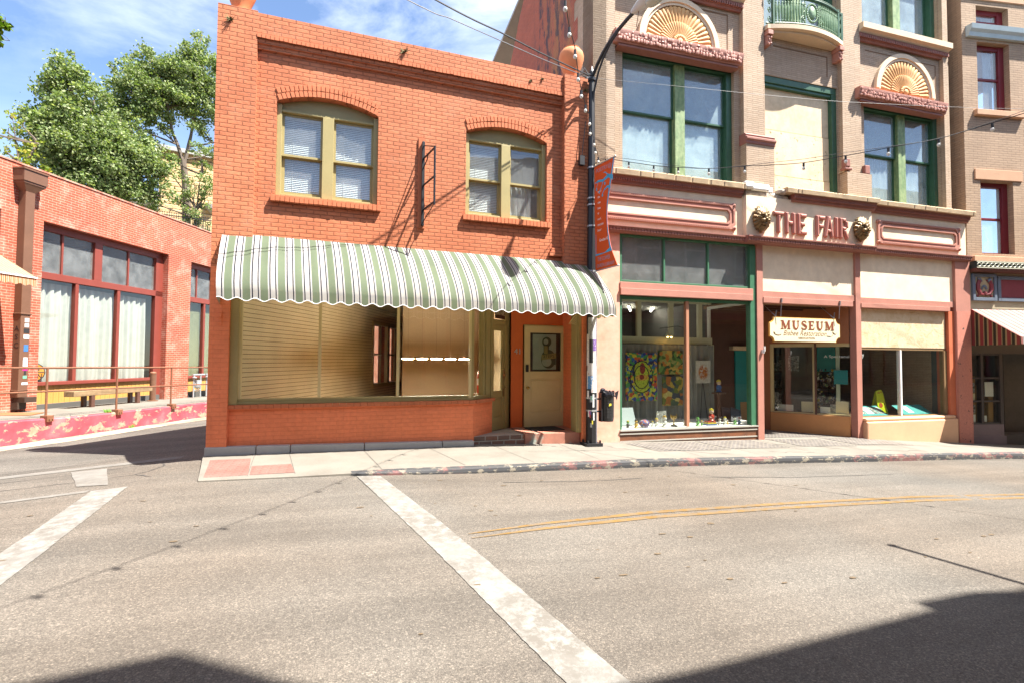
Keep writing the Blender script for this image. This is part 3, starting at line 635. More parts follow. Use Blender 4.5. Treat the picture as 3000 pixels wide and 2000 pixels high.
# the other door, on the slant
Md2=Matrix.Translation((2.88,.5,0))@Matrix.Rotation(R(44),4,'Z')
h=MB(); frame_box(h,.0,.53,.2,2.3,.09,.02,.06,bot=.25,top=.12); h.box(.09,.44,.02,.06,.85,.98); h.box(.09,.44,.035,.05,.45,.85); frame_box(h,.11,.42,.47,.83,.015,.028,.036)
g=MB(); g.merge(h,Md2); door2=part(g,'door',M['olive'],main,bev=.003)
h=MB(); h.box(.53,.62,-.0,.1,.19,2.95); h.box(0,.62,-.0,.1,2.3,2.4); h.box(.62,.8,.02,.1,.19,2.95); g=MB(); g.merge(h,Md2); part(g,'door_frame',M['olive'],main,bev=.004)
h=MB().box(.09,.44,.035,.04,.98,2.18); g=MB(); g.merge(h,Md2); part(g,'pane',M['glass'],door2)
h=MB(); h.box(.465,.495,-.005,.02,1.18,1.4); h.tube([(.47,-.05,1.24),(.47,-.06,1.36)],.01,6); h.box(.46,.5,-.04,.02,1.26,1.31); h.ball((.48,-.04,1.05),.026,10,6); h.box(.468,.492,-.004,.02,.85,1.02)
g=MB(); g.merge(h,Md2); part(g,'handle',mk('old_brass',(.35,.27,.15,1),.3,.2,9,metal=1),door2,smooth=True)
h=MB().box(.12,.5,-.01,.02,2.42,2.68); g=MB(); g.merge(h,Md2); sg=part(g,'shop_number_sign',mk('dark_brown_board',(.06,.025,.015,1),.5,.3,6),main,bev=.006)
h=MB(); text(h,'FORTY-ONE',.29,2.49,.13,-.011,.004,width=.36); g=MB(); g.merge(h,Md2); part(g,'lettering',mk('sign_cream',(.55,.47,.33,1),.6),sg)
h=MB(); g=MB(); text(g,'41',3.55,1.72,.115,.947,.012,width=.13); part(g,'house_number',mk('brushed_metal',(.6,.58,.55,1),.35,.1,6,metal=.6),main)
g=MB(); g.box(-1.78,-1.72,-.115,-.1,2.12,2.34); g.box(-1.775,-1.725,-.15,-.115,2.22,2.28); part(g,'wall_bracket',M['brick_low'],main,bev=.008)
# door mat, extinguisher
g=MB(); g.box(3.66,4.35,.3,.82,.196,.21); solo(g,'door_mat',mk('black_mat',(.03,.028,.026,1),.95,.3,20),'dark rubber mat lying before the cream panelled door','door mat',FM)
e=thing('fire_extinguisher','red fire extinguisher standing behind the narrow corner pane of the shop','fire extinguisher',FM,(2.66,.62,.94))
g=MB(); g.lathe([(.0,.94),(.055,.94),(.06,.96),(.06,1.3),(.045,1.36),(.02,1.39),(.0,1.39)],2.66,.62,16); cyl=part(g,'cylinder',mk('red_enamel',(.55,.04,.02,1),.3),e,smooth=True)
g=MB(); g.lathe([(.0605,1.1),(.0615,1.1),(.0615,1.23),(.0605,1.23)],2.66,.62,16); part(g,'paper_label',M['white'],e)
g=MB(); g.tube([(2.66,.62,1.38),(2.66,.62,1.43),(2.63,.57,1.46)],.013,7); g.tube([(2.66,.62,1.42),(2.71,.6,1.45),(2.72,.6,1.4)],.008,6); g.tube([(2.62,.58,1.5),(2.68,.58,1.48),(2.72,.59,1.44)],.007,6); part(g,'handle',mk('brass_grey',(.4,.36,.28,1),.4,metal=.7),e,smooth=True)
g=MB(); g.box(2.5,2.82,.5,.78,.2,.94); solo(g,'display_plinth',M['tan'],'tan plinth carrying the fire extinguisher inside the corner window','plinth',FM)
# urns
def urn(x,label):
    u=MB(); z=7.23; u.lathe([(0,z),(.155,z),(.16,z+.03),(.12,z+.06),(.125,z+.1),(.165,z+.2),(.22,z+.34),(.25,z+.46),(.255,z+.53),(.235,z+.6),(.19,z+.65),(.17,z+.665),(.175,z+.69),(.155,z+.69),(.14,z+.64),(0,z+.62)],x,.12,28)
    solo(u,'urn',M['terra'],label,'urn',FM,'terracotta urns on the parapet',smooth=True,base=(x,.12,z))
urn(-1.615,'terracotta urn on the left end of the orange parapet'); urn(4.39,'terracotta urn on the right pilaster beside the lamp post')
# sign bracket
b=thing('sign_bracket','empty black iron sign bracket on an orange board between the arched windows','sign bracket',FM,(1.37,-.05,3.95))
part(MB().box(1.3,1.43,-.03,.0,3.93,5.56),'backing_board',M['brick_arch'],b,bev=.004)
g=MB(); q=lambda t,z:(1.383+.19*t,-.06-t,z)
g.box(1.36,1.405,-.09,-.03,3.97,5.48); part(g,'wall_bar',M['black'],b)
g=MB(); P=.56; g.tube([q(P,4.2),q(P,5.2)],.018,6)
for z in (4.25,4.69,5.18): g.tube([q(0,z),q(P,z)],.017,6)
g.tube([q(0,5.42),q(P,5.2)],.009,6); g.tube([q(0,4.02),q(P,4.22)],.009,6); g.tube([q(0,5.0),q(.2,5.1),q(.25,5.18)],.01,6); g.ball(q(0,3.99),.03,8,5); g.ball(q(0,5.47),.03,8,5); part(g,'arm',M['black'],b)
# weeds in the brickwork
M['weed']=mk('dry_weed',(.16,.14,.06,1),.9,.3,9)
for i,(x,z,s,l) in enumerate([(-1.72,6.98,.11,'dry weed tuft high on the left pilaster'),(1.02,7.03,.12,'dry weed tuft on the middle of the orange parapet'),(3.42,6.97,.05,'tiny weed tuft on the parapet left of the right pilaster'),(3.66,7.05,.05,'tiny weed tuft on the parapet nearest the right pilaster'),(4.56,6.95,.1,'dark weed tuft high on the right pilaster')]):
    g=MB(); q=random.Random(i); yy=-.16 if x>4.1 else -.1
    for k in range(46):
        a=q.uniform(0,2*PI); e_=q.uniform(-.5,1.1); d=Vector((math.cos(a)*.9,-abs(math.sin(a))*.8-.1,math.sin(e_)))*s*q.uniform(.4,1); w=.006
        g.add([(x-w,yy,z),(x+w,yy,z),(x+d.x*.6,yy+d.y*.6,z+d.z*.6),(x+d.x,yy+d.y,z+d.z-.02)],[(0,1,2),(1,3,2)])
    solo(g,'weed_tuft',M['weed'],l,'weed',FM,'weeds in the parapet')
# awning
def awn_mat(name,per,bands,x0,back=.35):
    t=NT(name); s=t.n('ShaderNodeSeparateXYZ',{0:t.tc.outputs['UV']}).outputs; f=t.math('FRACT',t.math('DIVIDE',t.math('SUBTRACT',s[0],x0),per))
    c=t.ramp(f,*bands,const=True); fine=t.ramp(t.math('FRACT',t.math('MULTIPLY',s[0],55.0)),(0.0,1.0),(.75,1.0),(.85,.95),(1.0,.95))
    c=t.mix(1,c,fine,'MULTIPLY'); dirt=t.ramp(t.noise(1.6,5,.6),(.3,.88),(.65,1.02)); c=t.mix(1,c,dirt,'MULTIPLY')
    t.bump(t.noise(5,4,.5),.012,.35); t.set(c,.75,spec=.2)
    d=t.n('ShaderNodeBsdfTranslucent',{'Color':t.mix(1,c,(1,.78,.42,1),'MULTIPLY')}); m=t.n('ShaderNodeMixShader',{0:.4,1:t.b.outputs[0],2:d.outputs[0]}); t.l(m.outputs[0],t.out.inputs['Surface']); return t.m
Wt=(.46,.455,.435,1); Gn=(.155,.195,.125,1); Nv=(.012,.011,.026,1)
AW=awn_mat('green_striped_awning',.2363,[(0.0,Gn),(.42,Wt),(.51,Nv),(.575,Wt),(.845,Nv),(.91,Wt)],.10)
aw=thing('awning','long white and sage green striped awning with scalloped valance over the orange shop','awning',FM,(1.5,-.1,2.4))
prof=[(0,-.015,3.58),(.1,-.1,3.53),(.25,-.28,3.4),(.4,-.46,3.26),(.55,-.63,3.1),(.68,-.78,2.95),(.79,-.89,2.81),(.87,-.955,2.69),(.93,-.985,2.6),(.96,-.99,2.56),(1.0,-.992,2.44)]
g=MB(); g.uv=[]; NX=330; V=[]
for i in range(NX+1):
    t=i/NX; xt=-1.77+6.49*t; xb=-1.63+6.4*t
    for j,(s,v,z) in enumerate(prof):
        x=xt+(xb-xt)*s; zz=z-.05*t*(1-s*.4)+.012*math.sin(i*.9)*0
        if j==len(prof)-1:
            zz+=.022*(math.cos(2*PI*(6.5*t-.10)/.2363+PI*.62)); zz-=.01
        sag=(.016*math.sin(2*PI*t*6+.6)+.006*math.sin(2*PI*t*23))*math.sin(PI*s); V.append((x,v+sag*.6-(.0 if j<9 else .004*math.sin(i*.21)),zz-sag)); g.uv.append((6.5*t,s))
n=len(prof); g.add(V,[(i*n+j+1,(i+1)*n+j+1,(i+1)*n+j,i*n+j) for i in range(NX) for j in range(n-1)])
part(g,'canopy',AW,aw,smooth=True,ang=60)
g=MB(); P=[V[i*n+n-1] for i in range(0,NX+1,1)]; g.tube([(p[0],p[1],p[2]) for p in P],.0065,6); part(g,'scalloped_edge',M['white'],aw,smooth=True)
g=MB(); g.uv=[]
for (xa,xb_,sg) in ((-1.77,-1.63,0),(4.72,4.77,1)):
    o=len(g.v); m=10; VV=[]
    for i in range(m+1):
        f=i/m; y=-.992*(1-f)-.02*f; x=xb_*(1-f)+xa*f; zt=2.56-.05*sg*.6
        VV+= [(x,y,zt),(x,y,2.435-.03*sg+.02*math.cos(f*4*2*PI))]; g.uv+=[(f*.99,0),(f*.99,1)]
    g.v+=VV; g.f+=[(o+2*i,o+2*i+1,o+2*i+3,o+2*i+2) for i in range(m)]
part(g,'end_valance',AW,aw)
g=MB()
for x in (-1.62,.5,2.6,4.75): g.tube([(x,-.9,2.5),(x,-.02,2.62)],.014,6)
g.tube([(-1.6,-.9,2.55),(4.7,-.9,2.5)],.014,6); part(g,'frame',mk('galvanised_pipe',(.4,.4,.4,1),.4,.1,5,metal=.8),aw)

# ---------------------------------------------------------------- the tan department store block
FF=frame(4.7,9,-3.04)
fair=thing('department_store','three storey tan brick block with cream shopfront frieze and scallop fanlights','building',FF)
M['roman']=brick('tan_roman_brick',(.47,.35,.25,1),(.42,.305,.21,1),(.31,.22,.15,1),L=.30,H=.046,ms=.006,bd=.005,rough=.8,wear=(.33,.25,.18,1),wl=(.6,.85))
M['rose']=mk('rose_paint',(.43,.195,.145,1),.6,.15,3,.2,40)
M['rosed']=mk('dark_rose_paint',(.29,.12,.09,1),.65,.25,6,.3,50)
M['pinkw']=two('pink_stucco',(.70,.36,.25,1),(.74,.44,.33,1),2.2,.35,.65,6,.7,var=.15)
M['creamst']=two('cream_stucco',(.82,.68,.49,1),(.74,.58,.40,1),1.8,.35,.75,8,.8,var=.1,bump=.15)
M['green']=mk('dark_green_paint',(.035,.10,.055,1),.45,.35,8,.2,40)
M['greenw']=two('weathered_green_paint',(.15,.24,.10,1),(.26,.34,.16,1),5,.4,.62,8,.6,(3,3,.7),.3)
M['sill']=two('weathered_stone_ledge',(.50,.37,.22,1),(.36,.25,.15,1),3,.4,.7,9,.8,(1,1,2),.2,.3,.004)
M['stuc']=two('ochre_board',(.72,.57,.38,1),(.62,.47,.29,1),2.5,.35,.7,8,.8,(1,1,1),.15,.3)
M['paleb']=mk('pale_balcony_stone',(.62,.48,.33,1),.8,.12,3,.2,30)
TOP=13.2
holes=[(.85,3.65,5.4,8.28),(4.5,6.63,5.4,8.22),(7.47,10.07,5.35,8.08),(.85,3.65,9.95,12.6),(4.5,6.63,9.35,12.4),(7.47,10.07,9.9,12.6)]
g=wall(MB(),.12,10.42,4.3,TOP,holes,.12,.5); part(g,'wall',M['roman'],fair)
g=MB()
def pier(a,b,z0,z1,y=0): g.box(a,b,y,.1215,z0,z1)
pier(.12,.62,5.3,TOP); pier(3.81,4.38,6.6,TOP); pier(6.66,7.24,6.15,TOP); pier(10.08,10.235,5.3,TOP,.02)
g.box(3.8,4.56,-.08,.1215,5.3,6.5); g.box(6.68,7.44,-.08,.1215,5.3,6.12); g.box(6.64,7.0,-.03,.1215,6.12,6.3)
part(g,'brick_pier',M['roman'],fair)
g=MB(); g.profx([(.12,6.68),(.12,6.44),(-.1,6.44),(-.1,6.5),(-.13,6.53),(-.13,6.57),(-.08,6.6),(-.09,6.64),(-.05,6.68)],3.78,4.58); part(g,'pier_cap',M['rosed'],fair,bev=.006)
g=MB(); g.box(6.6,6.82,-.1,.05,6.15,6.22); g.box(6.62,6.75,-.11,.03,6.22,6.42); g.box(7.24,7.4,-.08,.05,6.12,6.34); part(g,'broken_pier_cap',M['rosed'],fair,bev=.02)
def ornate(mb,a,b,z0,z1,y,n,seed,r=.05):
    q=random.Random(seed)
    for i in range(n):
        u=a+(b-a)*(i+.5)/n
        for k in range(3):
            z=z0+(z1-z0)*(k+.5)/3; mb.ball((u+q.uniform(-.02,.02),y+q.uniform(-.01,.02),z),(r*q.uniform(.6,1.1),r*.6,r*q.uniform(.6,1.2)),6,4)
def ringfan(cx,cz,r,name):
    g=MB(); n=30
    for (ra,rb,y) in ((r+.0,r+.06,.06),(r+.06,r+.17,.03)):
        P=[(cx+rb*math.cos(PI*k/n),cz+rb*math.sin(PI*k/n)) for k in range(n+1)]; Q=[(cx+ra*math.cos(PI*k/n),cz+ra*math.sin(PI*k/n)) for k in range(n+1)]
        for k in range(n): g.xz([Q[k],P[k],P[k+1],Q[k+1]],y,.121)
    ar=part(g,'fan_arch',M['archc'],fair)
    g=MB(); g.xz([(cx+r*math.cos(PI*k/40),cz+r*math.sin(PI*k/40)) for k in range(41)],.119,.13)
    def flutes(r0,r1,N,y,dr=1):
        for k in range(N):
            t=PI*(k+.5)/N; c,s_=math.cos(t),math.sin(t); L=[r0,r0+(r1-r0)*.5,r1-.03,r1-.008,r1]; w=[max(.004,q*PI/N*.6) for q in L]; w[-2]*=.75; w[-1]*=.3
            g.tube([(cx+q*c,y,cz+q*s_) for q in L],w,8)
    flutes(.54*r,.985*r,23,.112); flutes(.24*r,.58*r,21,.085); 
    for k in range(9):
        t=PI*(k+.5)/9; g.ball((cx+.17*r*math.cos(t),.06,cz+.17*r*math.sin(t)),(.06*r,.04,.06*r),8,5)
    g.ball((cx,.055,cz+.03),(.1*r,.04,.1*r),8,5)
    part(g,'fan_shell',M['fan'],fair,smooth=True)
M['archc']=mk('cream_arch',(.66,.52,.36,1),.7,.1,3); M['fan']=mk('orange_scallop',(.60,.33,.13,1),.7,.14,4,.2,40)
ringfan(2.21,8.5,.83,'a'); ringfan(8.8,8.4,.83,'b')
for k,(a,b,z) in enumerate(((.56,3.7,8.16),(7.05,9.98,7.97))):
    g=MB(); g.profx([(.13,z-.02),(-.08,z),(-.1,z+.06),(-.12,z+.1),(-.15,z+.2),(-.15,z+.25),(.13,z+.27)],a,b); ornate(g,a+.04,b-.04,z+.03,z+.24,-.13,48,k); hd=part(g,'carved_hood',M['rose'],fair,smooth=True,ang=35)
    g=MB(); g.box(a+.1,b-.1,-.07,.13,z-.06,z-.019); part(g,'hood_bed',M['rosed'],hd)
def fairwin(a,b,c,d,mid,shade):
    y0=.3; g=MB(); g.box(a,b,y0-.1,y0+.1,d-.17,d); g.box(b-.14,b,y0-.1,y0+.1,c,d-.17); g.box(a,a+.06,y0-.05,y0+.1,c,d-.17); g.box(a+.06,b-.14,y0-.06,y0+.1,c,c+.08)
    w=part(g,'window',M['green'],fair,bev=.006)
    m0,m1=mid-.13,mid+.12
    part(MB().box(m0,m1,y0-.09,y0+.1,c+.08,d-.17),'mullion',M['greenw'],w,bev=.008)
    mr=c+(d-c)*.535
    for c0,c1 in ((a+.06,m0),(m1,b-.14)):
        g=MB(); frame_box(g,c0,c1,mr-.03,d-.17,.04,y0-.02,y0+.03,bot=.035); frame_box(g,c0,c1,c+.08,mr+.02,.05,y0+.035,y0+.08); part(g,'sash',M['green'],w)
        g=MB(); g.box(c0+.03,c1-.03,y0,y0+.005,mr,d-.2); g.box(c0+.04,c1-.04,y0+.055,y0+.06,c+.1,mr-.02); part(g,'pane',M['glassf'],w)
        if shade=='roller': g=MB(); g.box(c0+.03,c1-.08,y0+.1,y0+.104,c+.08,mr-.22); g.box(c0+.02,c1-.05,y0+.12,y0+.125,c+.08,mr); part(g,'roller_shade',M['blindw'],w)
        elif shade=='curtain': part(curtain_mesh(c0,c1,c+.05,mr,y0+.16,.02,.09,seed=int(c0*10)),'curtain',M['curtain'],w)
        elif shade=='blue': part(MB().box(c0,c1,y0+.2,y0+.21,c,mr),'curtain',M['curtain'],w)
M['blindw']=mk('white_roller_shade',(.70,.71,.70,1),.6,.04,2)
fairwin(.85,3.65,5.4,8.28,2.31,'roller'); fairwin(7.47,10.07,5.35,8.08,8.84,'curtain'); fairwin(.85,3.65,9.95,12.6,2.25,'none'); fairwin(7.47,10.07,9.9,12.6,8.75,'none'); fairwin(4.5,6.63,9.35,12.4,5.55,'none')
# boarded centre bay
g=MB(); g.box(4.5,6.63,.14,.3,8.06,8.22); g.box(6.49,6.63,.14,.3,5.4,8.06); g.box(4.5,6.49,.17,.3,7.99,8.06); part(g,'boarded_opening',M['green'],fair,bev=.01)
def pits():
    t=NT('pitted_board'); f=t.ramp(t.noise(11,5,.6),(.62,0.0),(.68,1.0)); c=t.ramp(t.noise(2.5,7,.7),(.3,(.62,.46,.28,1)),(.6,(.74,.58,.38,1)),(.8,(.78,.64,.45,1)))
    t.bump(t.noise(20,5,.6),.012,.4); return t.set(t.mix(f,c,(.27,.18,.09,1)),.85)
g=MB(); g.box(4.5,6.49,.25,.3,7.02,8.0); part(g,'infill_board',M['stuc'],fair)
g=MB(); g.box(4.5,6.49,.242,.3,5.95,7.005); g.box(4.5,6.49,.235,.3,5.4,5.935); part(g,'infill_board',pits(),fair)
# balcony
def bow(t,o=0): 
    u=4.42+2.2*t; return (u,-.03-o-.21*max(0,math.sin(PI*min(1,max(0,(t-.02)/.96))))**.85)
bal=[bow(i/32) for i in range(33)]
g=MB(); P=[(4.40,.12)]+[(u,v-.05) for u,v in bal]+[(6.655,.12)]; g.xy(P,9.17,9.27)
P2=[(4.42,.12)]+[(5.52+(u-5.52)*.9,v*.8) for u,v in bal]+[(6.64,.12)]; g.xy(P2,9.12,9.172); by=part(g,'balcony',M['paleb'],fair)
M['balg']=two('balcony_green_iron',(.14,.24,.12,1),(.22,.34,.19,1),9,.4,.6,6,.5,var=.3)
g=MB()
for i in range(27):
    t=.1+.8*i/26
    if .42<t<.58: continue
    u,v=bow(t); g.tube([(u,v,9.3),(u,v,9.42),(u,v,9.7),(u,v,9.78),(u,v,9.9)],[.012,.02,.032,.016,.01],6); g.ball((u,v,9.8),(.024,.024,.03),6,4); g.ball((u,v,9.38),(.03,.02,.022),6,4)
part(g,'balustrade',M['balg'],by,smooth=True)
g=MB(); g.tube([(u,v,9.93) for u,v in bal],.035,8); g.tube([(u,v,9.97) for u,v in bal],.028,6); g.tube([(u,v,9.32) for u,v in bal],.02,6)
for t in (.07,.93): u,v=bow(t); g.box(u-.025,u+.025,v-.03,v+.03,9.27,10.0)
u,v=bow(1); g.box(u-.03,u+.03,v-.03,.1,9.27,9.97)
part(g,'railing',M['green'],by,smooth=True)
g=MB(); u,v=bow(.5); g.ball((u,v-.0,9.62),(.1,.05,.16),14,8)
for k in range(24): a=2*PI*k/24; g.ball((u+.15*math.cos(a),v,9.62+.21*math.sin(a)),.028,6,4)
for sx in (-1,1):
    for (cu,cz,r) in ((.22,9.78,.06),(.24,9.45,.07),(.19,9.6,.05)):
        g.tube([(u+sx*(cu+r*(1-k/14)*math.cos(k*.75)),v,cz+r*(1-k/14)*math.sin(k*.75)) for k in range(12)],.012,5)
    for tt in ((.035,.965)[(sx+1)//2],):
        uu,vv=bow(tt)
        for cz in (9.4,9.62,9.82): g.tube([(uu+.045*(1-k/14)*math.cos(k*.8)*sx,vv,cz+.09*(1-k/14)*math.sin(k*.8)) for k in range(12)],.011,5)
part(g,'scrollwork',M['balg'],by,smooth=True)
g=MB()
for u in (4.47,6.55): g.box(u-.07,u+.07,-.12,.12,9.02,9.12); g.box(u-.055,u+.055,-.07,.12,8.8,9.02); ornate(g,u-.05,u+.05,8.8,9.0,-.08,2,3,.035)
part(g,'carved_bracket',M['rose'],by,bev=.01)
g=MB()
for a,b in ((.6,3.83),(7.22,10.24)): g.profx([(.13,9.66),(.0,9.66),(-.05,9.7),(-.12,9.72),(-.12,9.86),(.13,9.89)],a,b)
part(g,'upper_sill',M['paleb'],fair)
g=MB()
for a,b in ((.6,3.83),(7.22,10.24)):
    g.profx([(.1,9.5),(.05,9.5),(-.02,9.655),(.0,9.658)],a,b)
    n=int((b-a)/.06)
    for i in range(n): u=a+(b-a)*(i+.5)/n; g.box(u-.018,u+.018,-.03,.05,9.55,9.62)
part(g,'dentil_course',M['rosed'],fair)
g=MB()
for (a,b,c,d) in ((4.75,6.35,8.45,8.95),(7.55,9.95,8.45,9.35),(.95,3.5,8.55,9.42)):
    g.box(a,b,.112,.121,d-.025,d); g.box(b-.025,b,.112,.121,c,d-.025)
part(g,'panel_groove',mk('brown_joint',(.2,.12,.07,1),.9),fair)
# roof, side wall with faded mural
g=MB(); g.box(.12,10.4,.5,9,TOP-.5,TOP-.4); g.box(.15,10.4,.5,9,8.9,8.98); g.box(.8,10.4,.52,9,4.4,4.5); part(g,'roof',M['conc'],fair)
g=MB(); side=[(0,4.2),(9,4.2),(9,9.0),(6.28,11.21),(5.5,11.83),(5.46,11.95),(4.82,12.38),(3.8,TOP),(0,TOP)]
g.add([(.12,v,z) for v,z in side]+[(.42,v,z) for v,z in side],[tuple(range(8,-1,-1)),tuple(range(9,18))]+[(i,(i+1)%9,(i+1)%9+9,i+9) for i in range(9)]); part(g,'side_wall',M['roman'],fair)
def mural():
    m=brick('red_side_brick',(.40,.10,.055,1),(.33,.085,.05,1),(.42,.16,.10,1),L=.22,H=.07,ms=.008,bd=.006); nt=m.node_tree; b=[n for n in nt.nodes if n.type=='BSDF_PRINCIPLED'][0]
    src=b.inputs['Base Color'].links[0].from_socket; t=NT.__new__(NT); t.m=m; t.t=nt; t.b=b; t.P=[n for n in nt.nodes if n.type=='TEX_COORD'][0].outputs['Object']
    s=t.sep(); mp_=t.n('ShaderNodeMapping',{'Vector':t.P,'Scale':(1,2.2,.9)}).outputs[0]
    win=t.ramp(t.math('MULTIPLY',s[1],.15),(.16,0.0),(.24,1.0),(.5,1.0),(.6,0.0)); k=t.math('MULTIPLY',t.ramp(t.noise(1.6,8,.72,mp_),(.5,0.0),(.56,.85)),win)
    win2=t.ramp(t.math('MULTIPLY',s[1],.15),(.12,0.0),(.2,1.0),(.4,1.0),(.5,0.0)); oc=t.math('MULTIPLY',t.ramp(t.noise(1.1,7,.7,t.n('ShaderNodeMapping',{'Vector':t.P,'Scale':(1,1.6,.6),'Location':(3,1,2)}).outputs[0]),(.45,0.0),(.65,.7)),win2)
    c=t.mix(oc,src,(.36,.2,.07,1)); c=t.mix(k,c,(.05,.045,.055,1)); nt.links.new(c,b.inputs['Base Color']); return m
g=MB(); z=6.6; T=[]; i=0
q=random.Random(3)
while z<TOP-.01:
    h=min(q.choice((.32,.42,.5)),TOP-z); v0=.78 if i%2 else .98
    T+=[(v0,z),(v0,z+h)]; z+=h; i+=1
P=T+[(3.8,TOP),(4.82,12.38),(5.46,11.95),(5.5,11.83),(6.28,11.21),(9,9.0),(9,6.6)]
g.add([(.116,v,z) for v,z in P]+[(.121,v,z) for v,z in P],[tuple(range(len(P)-1,-1,-1))]); part(g,'side_brickwork',mural(),fair)
g=MB(); g.box(10.1,10.4,.5,9,-.6,TOP); g.box(.12,10.3,8.9,9,-.3,9); part(g,'back_wall',M['roman'],fair)
# frieze and cornices
g=MB(); g.box(.0,3.73,-.03,.12,4.3,5.25); g.box(7.33,10.66,-.03,.12,4.3,5.25); g.box(3.73,7.33,-.14,.12,4.3,5.25); part(g,'frieze',M['creamst'],fair)
def crown(mb,a,b,y): mb.profx([(.12,5.2),(y-.02,5.2),(y-.05,5.22),(y-.06,5.27),(y-.1,5.33),(y-.11,5.36),(.12,5.36)],a,b)
g=MB(); crown(g,0,3.68,-.03); crown(g,7.38,10.7,-.03); crown(g,4.95,7.38,-.14)
for a,b,y in ((0,3.68,-.03),(4.95,7.38,-.14),(7.38,10.7,-.03)):
    n=int((b-a)/.055)
    for i in range(n): u=a+(b-a)*(i+.5)/n; g.ball((u,y-.085,5.29),(.02,.03,.04),5,3)
part(g,'carved_cornice',M['rosed'],fair)
def ragged(mb,a,b,y0,y1,z0,z1,seed,n):
    q=random.Random(seed)
    for i in range(n+1):
        u=a+(b-a)*i/n; j=.004*mnoise.noise((u*3,seed,0))-(.014 if q.random()<.05 else 0); yy=y0+.004*mnoise.noise((u*4,seed,5))+(.012 if q.random()<.04 else 0)
        mb.v+=[(u,y1,z1+.01),(u,yy+.03,z1+j),(u,yy,z1-.025+j*.5),(u,yy+.01,z0),(u,y1,z0)]
    o=len(mb.v)-5*(n+1); mb.f+=[(o+i*5+k,o+i*5+k+1,o+(i+1)*5+k+1,o+(i+1)*5+k) for i in range(n) for k in range(4)]; mb.f+=[(o,o+1,o+2,o+3,o+4),tuple(o+n*5+k for k in (4,3,2,1,0))]
g=MB(); ragged(g,0,3.7,-.2,.12,5.362,5.49,1,120); ragged(g,4.72,7.42,-.3,.12,5.362,5.48,2,100); ragged(g,7.42,10.78,-.22,.12,5.362,5.48,3,120); part(g,'cornice_ledge',M['sill'],fair)
g=MB(); g.box(3.66,3.9,-.2,.1,5.4,5.54); g.box(3.9,4.35,-.16,.1,5.38,5.53); g.box(4.35,4.5,-.1,.1,5.36,5.5); part(g,'plaster_patch',M['white'],fair,bev=.03)
g=MB(); ragged(g,3.74,4.75,-.1,.12,5.22,5.385,8,14); g.box(4.55,4.9,-.13,.05,5.22,5.33); g.ball((4.7,-.1,5.4),(.14,.14,.07),9,6); part(g,'broken_cornice',two('crumbling_masonry',(.33,.27,.21,1),(.52,.44,.36,1),7,.4,.6,8,.9,bump=.8,bd=.02),fair,bev=.03)
def lowm(mb,a,b,y): 
    mb.profx([(.1,4.2),(y-.05,4.2),(y-.08,4.23),(y-.08,4.27),(y-.12,4.31),(y-.12,4.335),(.1,4.37)],a,b)
    n=int((b-a)/.07)
    for i in range(n): u=a+(b-a)*(i+.5)/n; mb.box(u-.022,u+.022,y-.098,y-.05,4.235,4.285)
g=MB(); lowm(g,0,3.7,-.03); lowm(g,3.7,7.36,-.13); lowm(g,7.36,10.72,-.03); part(g,'frieze_moulding',M['rosed'],fair)
def octring(mb,a,b,c,d,w,ch,y0,y1):
    def oc(a,b,c,d,h): return [(a+h,c),(b-h,c),(b,c+h),(b,d-h),(b-h,d),(a+h,d),(a,d-h),(a,c+h)]
    O=oc(a,b,c,d,ch); I=oc(a+w,b-w,c+w,d-w,ch)
    for k in range(8): mb.xz([O[k],O[(k+1)%8],I[(k+1)%8],I[k]],y0,y1)
for a,b in ((.12,3.5),(7.62,10.4)):
    g=MB(); octring(g,a,b,4.47,5.03,.05,.1,-.075,-.029); octring(g,a+.05,b-.05,4.52,4.98,.06,.08,-.055,-.029); octring(g,a+.11,b-.11,4.58,4.92,.03,.06,-.07,-.029)
    n=int((b-a-.3)/.045)
    for i in range(n):
        u=a+.15+(b-a-.3)*(i+.5)/n
        for z in (4.5,5.0): g.ball((u,-.075,z),(.013,.012,.018),5,3)
    for u in (a+.03,b-.03):
        for z in (4.5,5.0): g.ball((u,-.05,z),(.06,.04,.06),8,5); g.ball((u,-.09,z),(.025,.02,.025),6,4)
    part(g,'frieze_panel_frame',M['rose'],fair,smooth=True,ang=30)
LET={'T':[(0,.2,.29,.36),(.14,0,.22,.36)],'H':[(0,0,.08,1),(.22,0,.3,1)]}
def bar(mb,x0,z0,x1,z1,w,y0,y1):
    d=Vector((x1-x0,0,z1-z0)); n=Vector((-d.z,0,d.x)).normalized()*w/2; a=Vector((x0,0,z0)); b=Vector((x1,0,z1))
    P=[a+n,b+n,b-n,a-n][::-1]; Q=[(a+b)/2+((p-(a+b)/2)*.9) for p in P]
    mb.xz([(p.x,p.z) for p in P],y0+.025,y1)
    o=len(mb.v); A=[(p.x,y0+.025,p.z) for p in P]; ins=[]
    for p in P:
        v=p-(a+b)/2; dn=d.normalized(); l=v.dot(dn); t=v.dot(n.normalized()); l-=math.copysign(min(.02,abs(l)),l); t*=.35; q=(a+b)/2+dn*l+n.normalized()*t; ins.append((q.x,y0,q.z))
    mb.add(A+ins,[(k,(k+1)%4,(k+1)%4+4,k+4) for k in range(4)]+[(4,5,6,7)])
H=.475; zb=4.465; w=.085
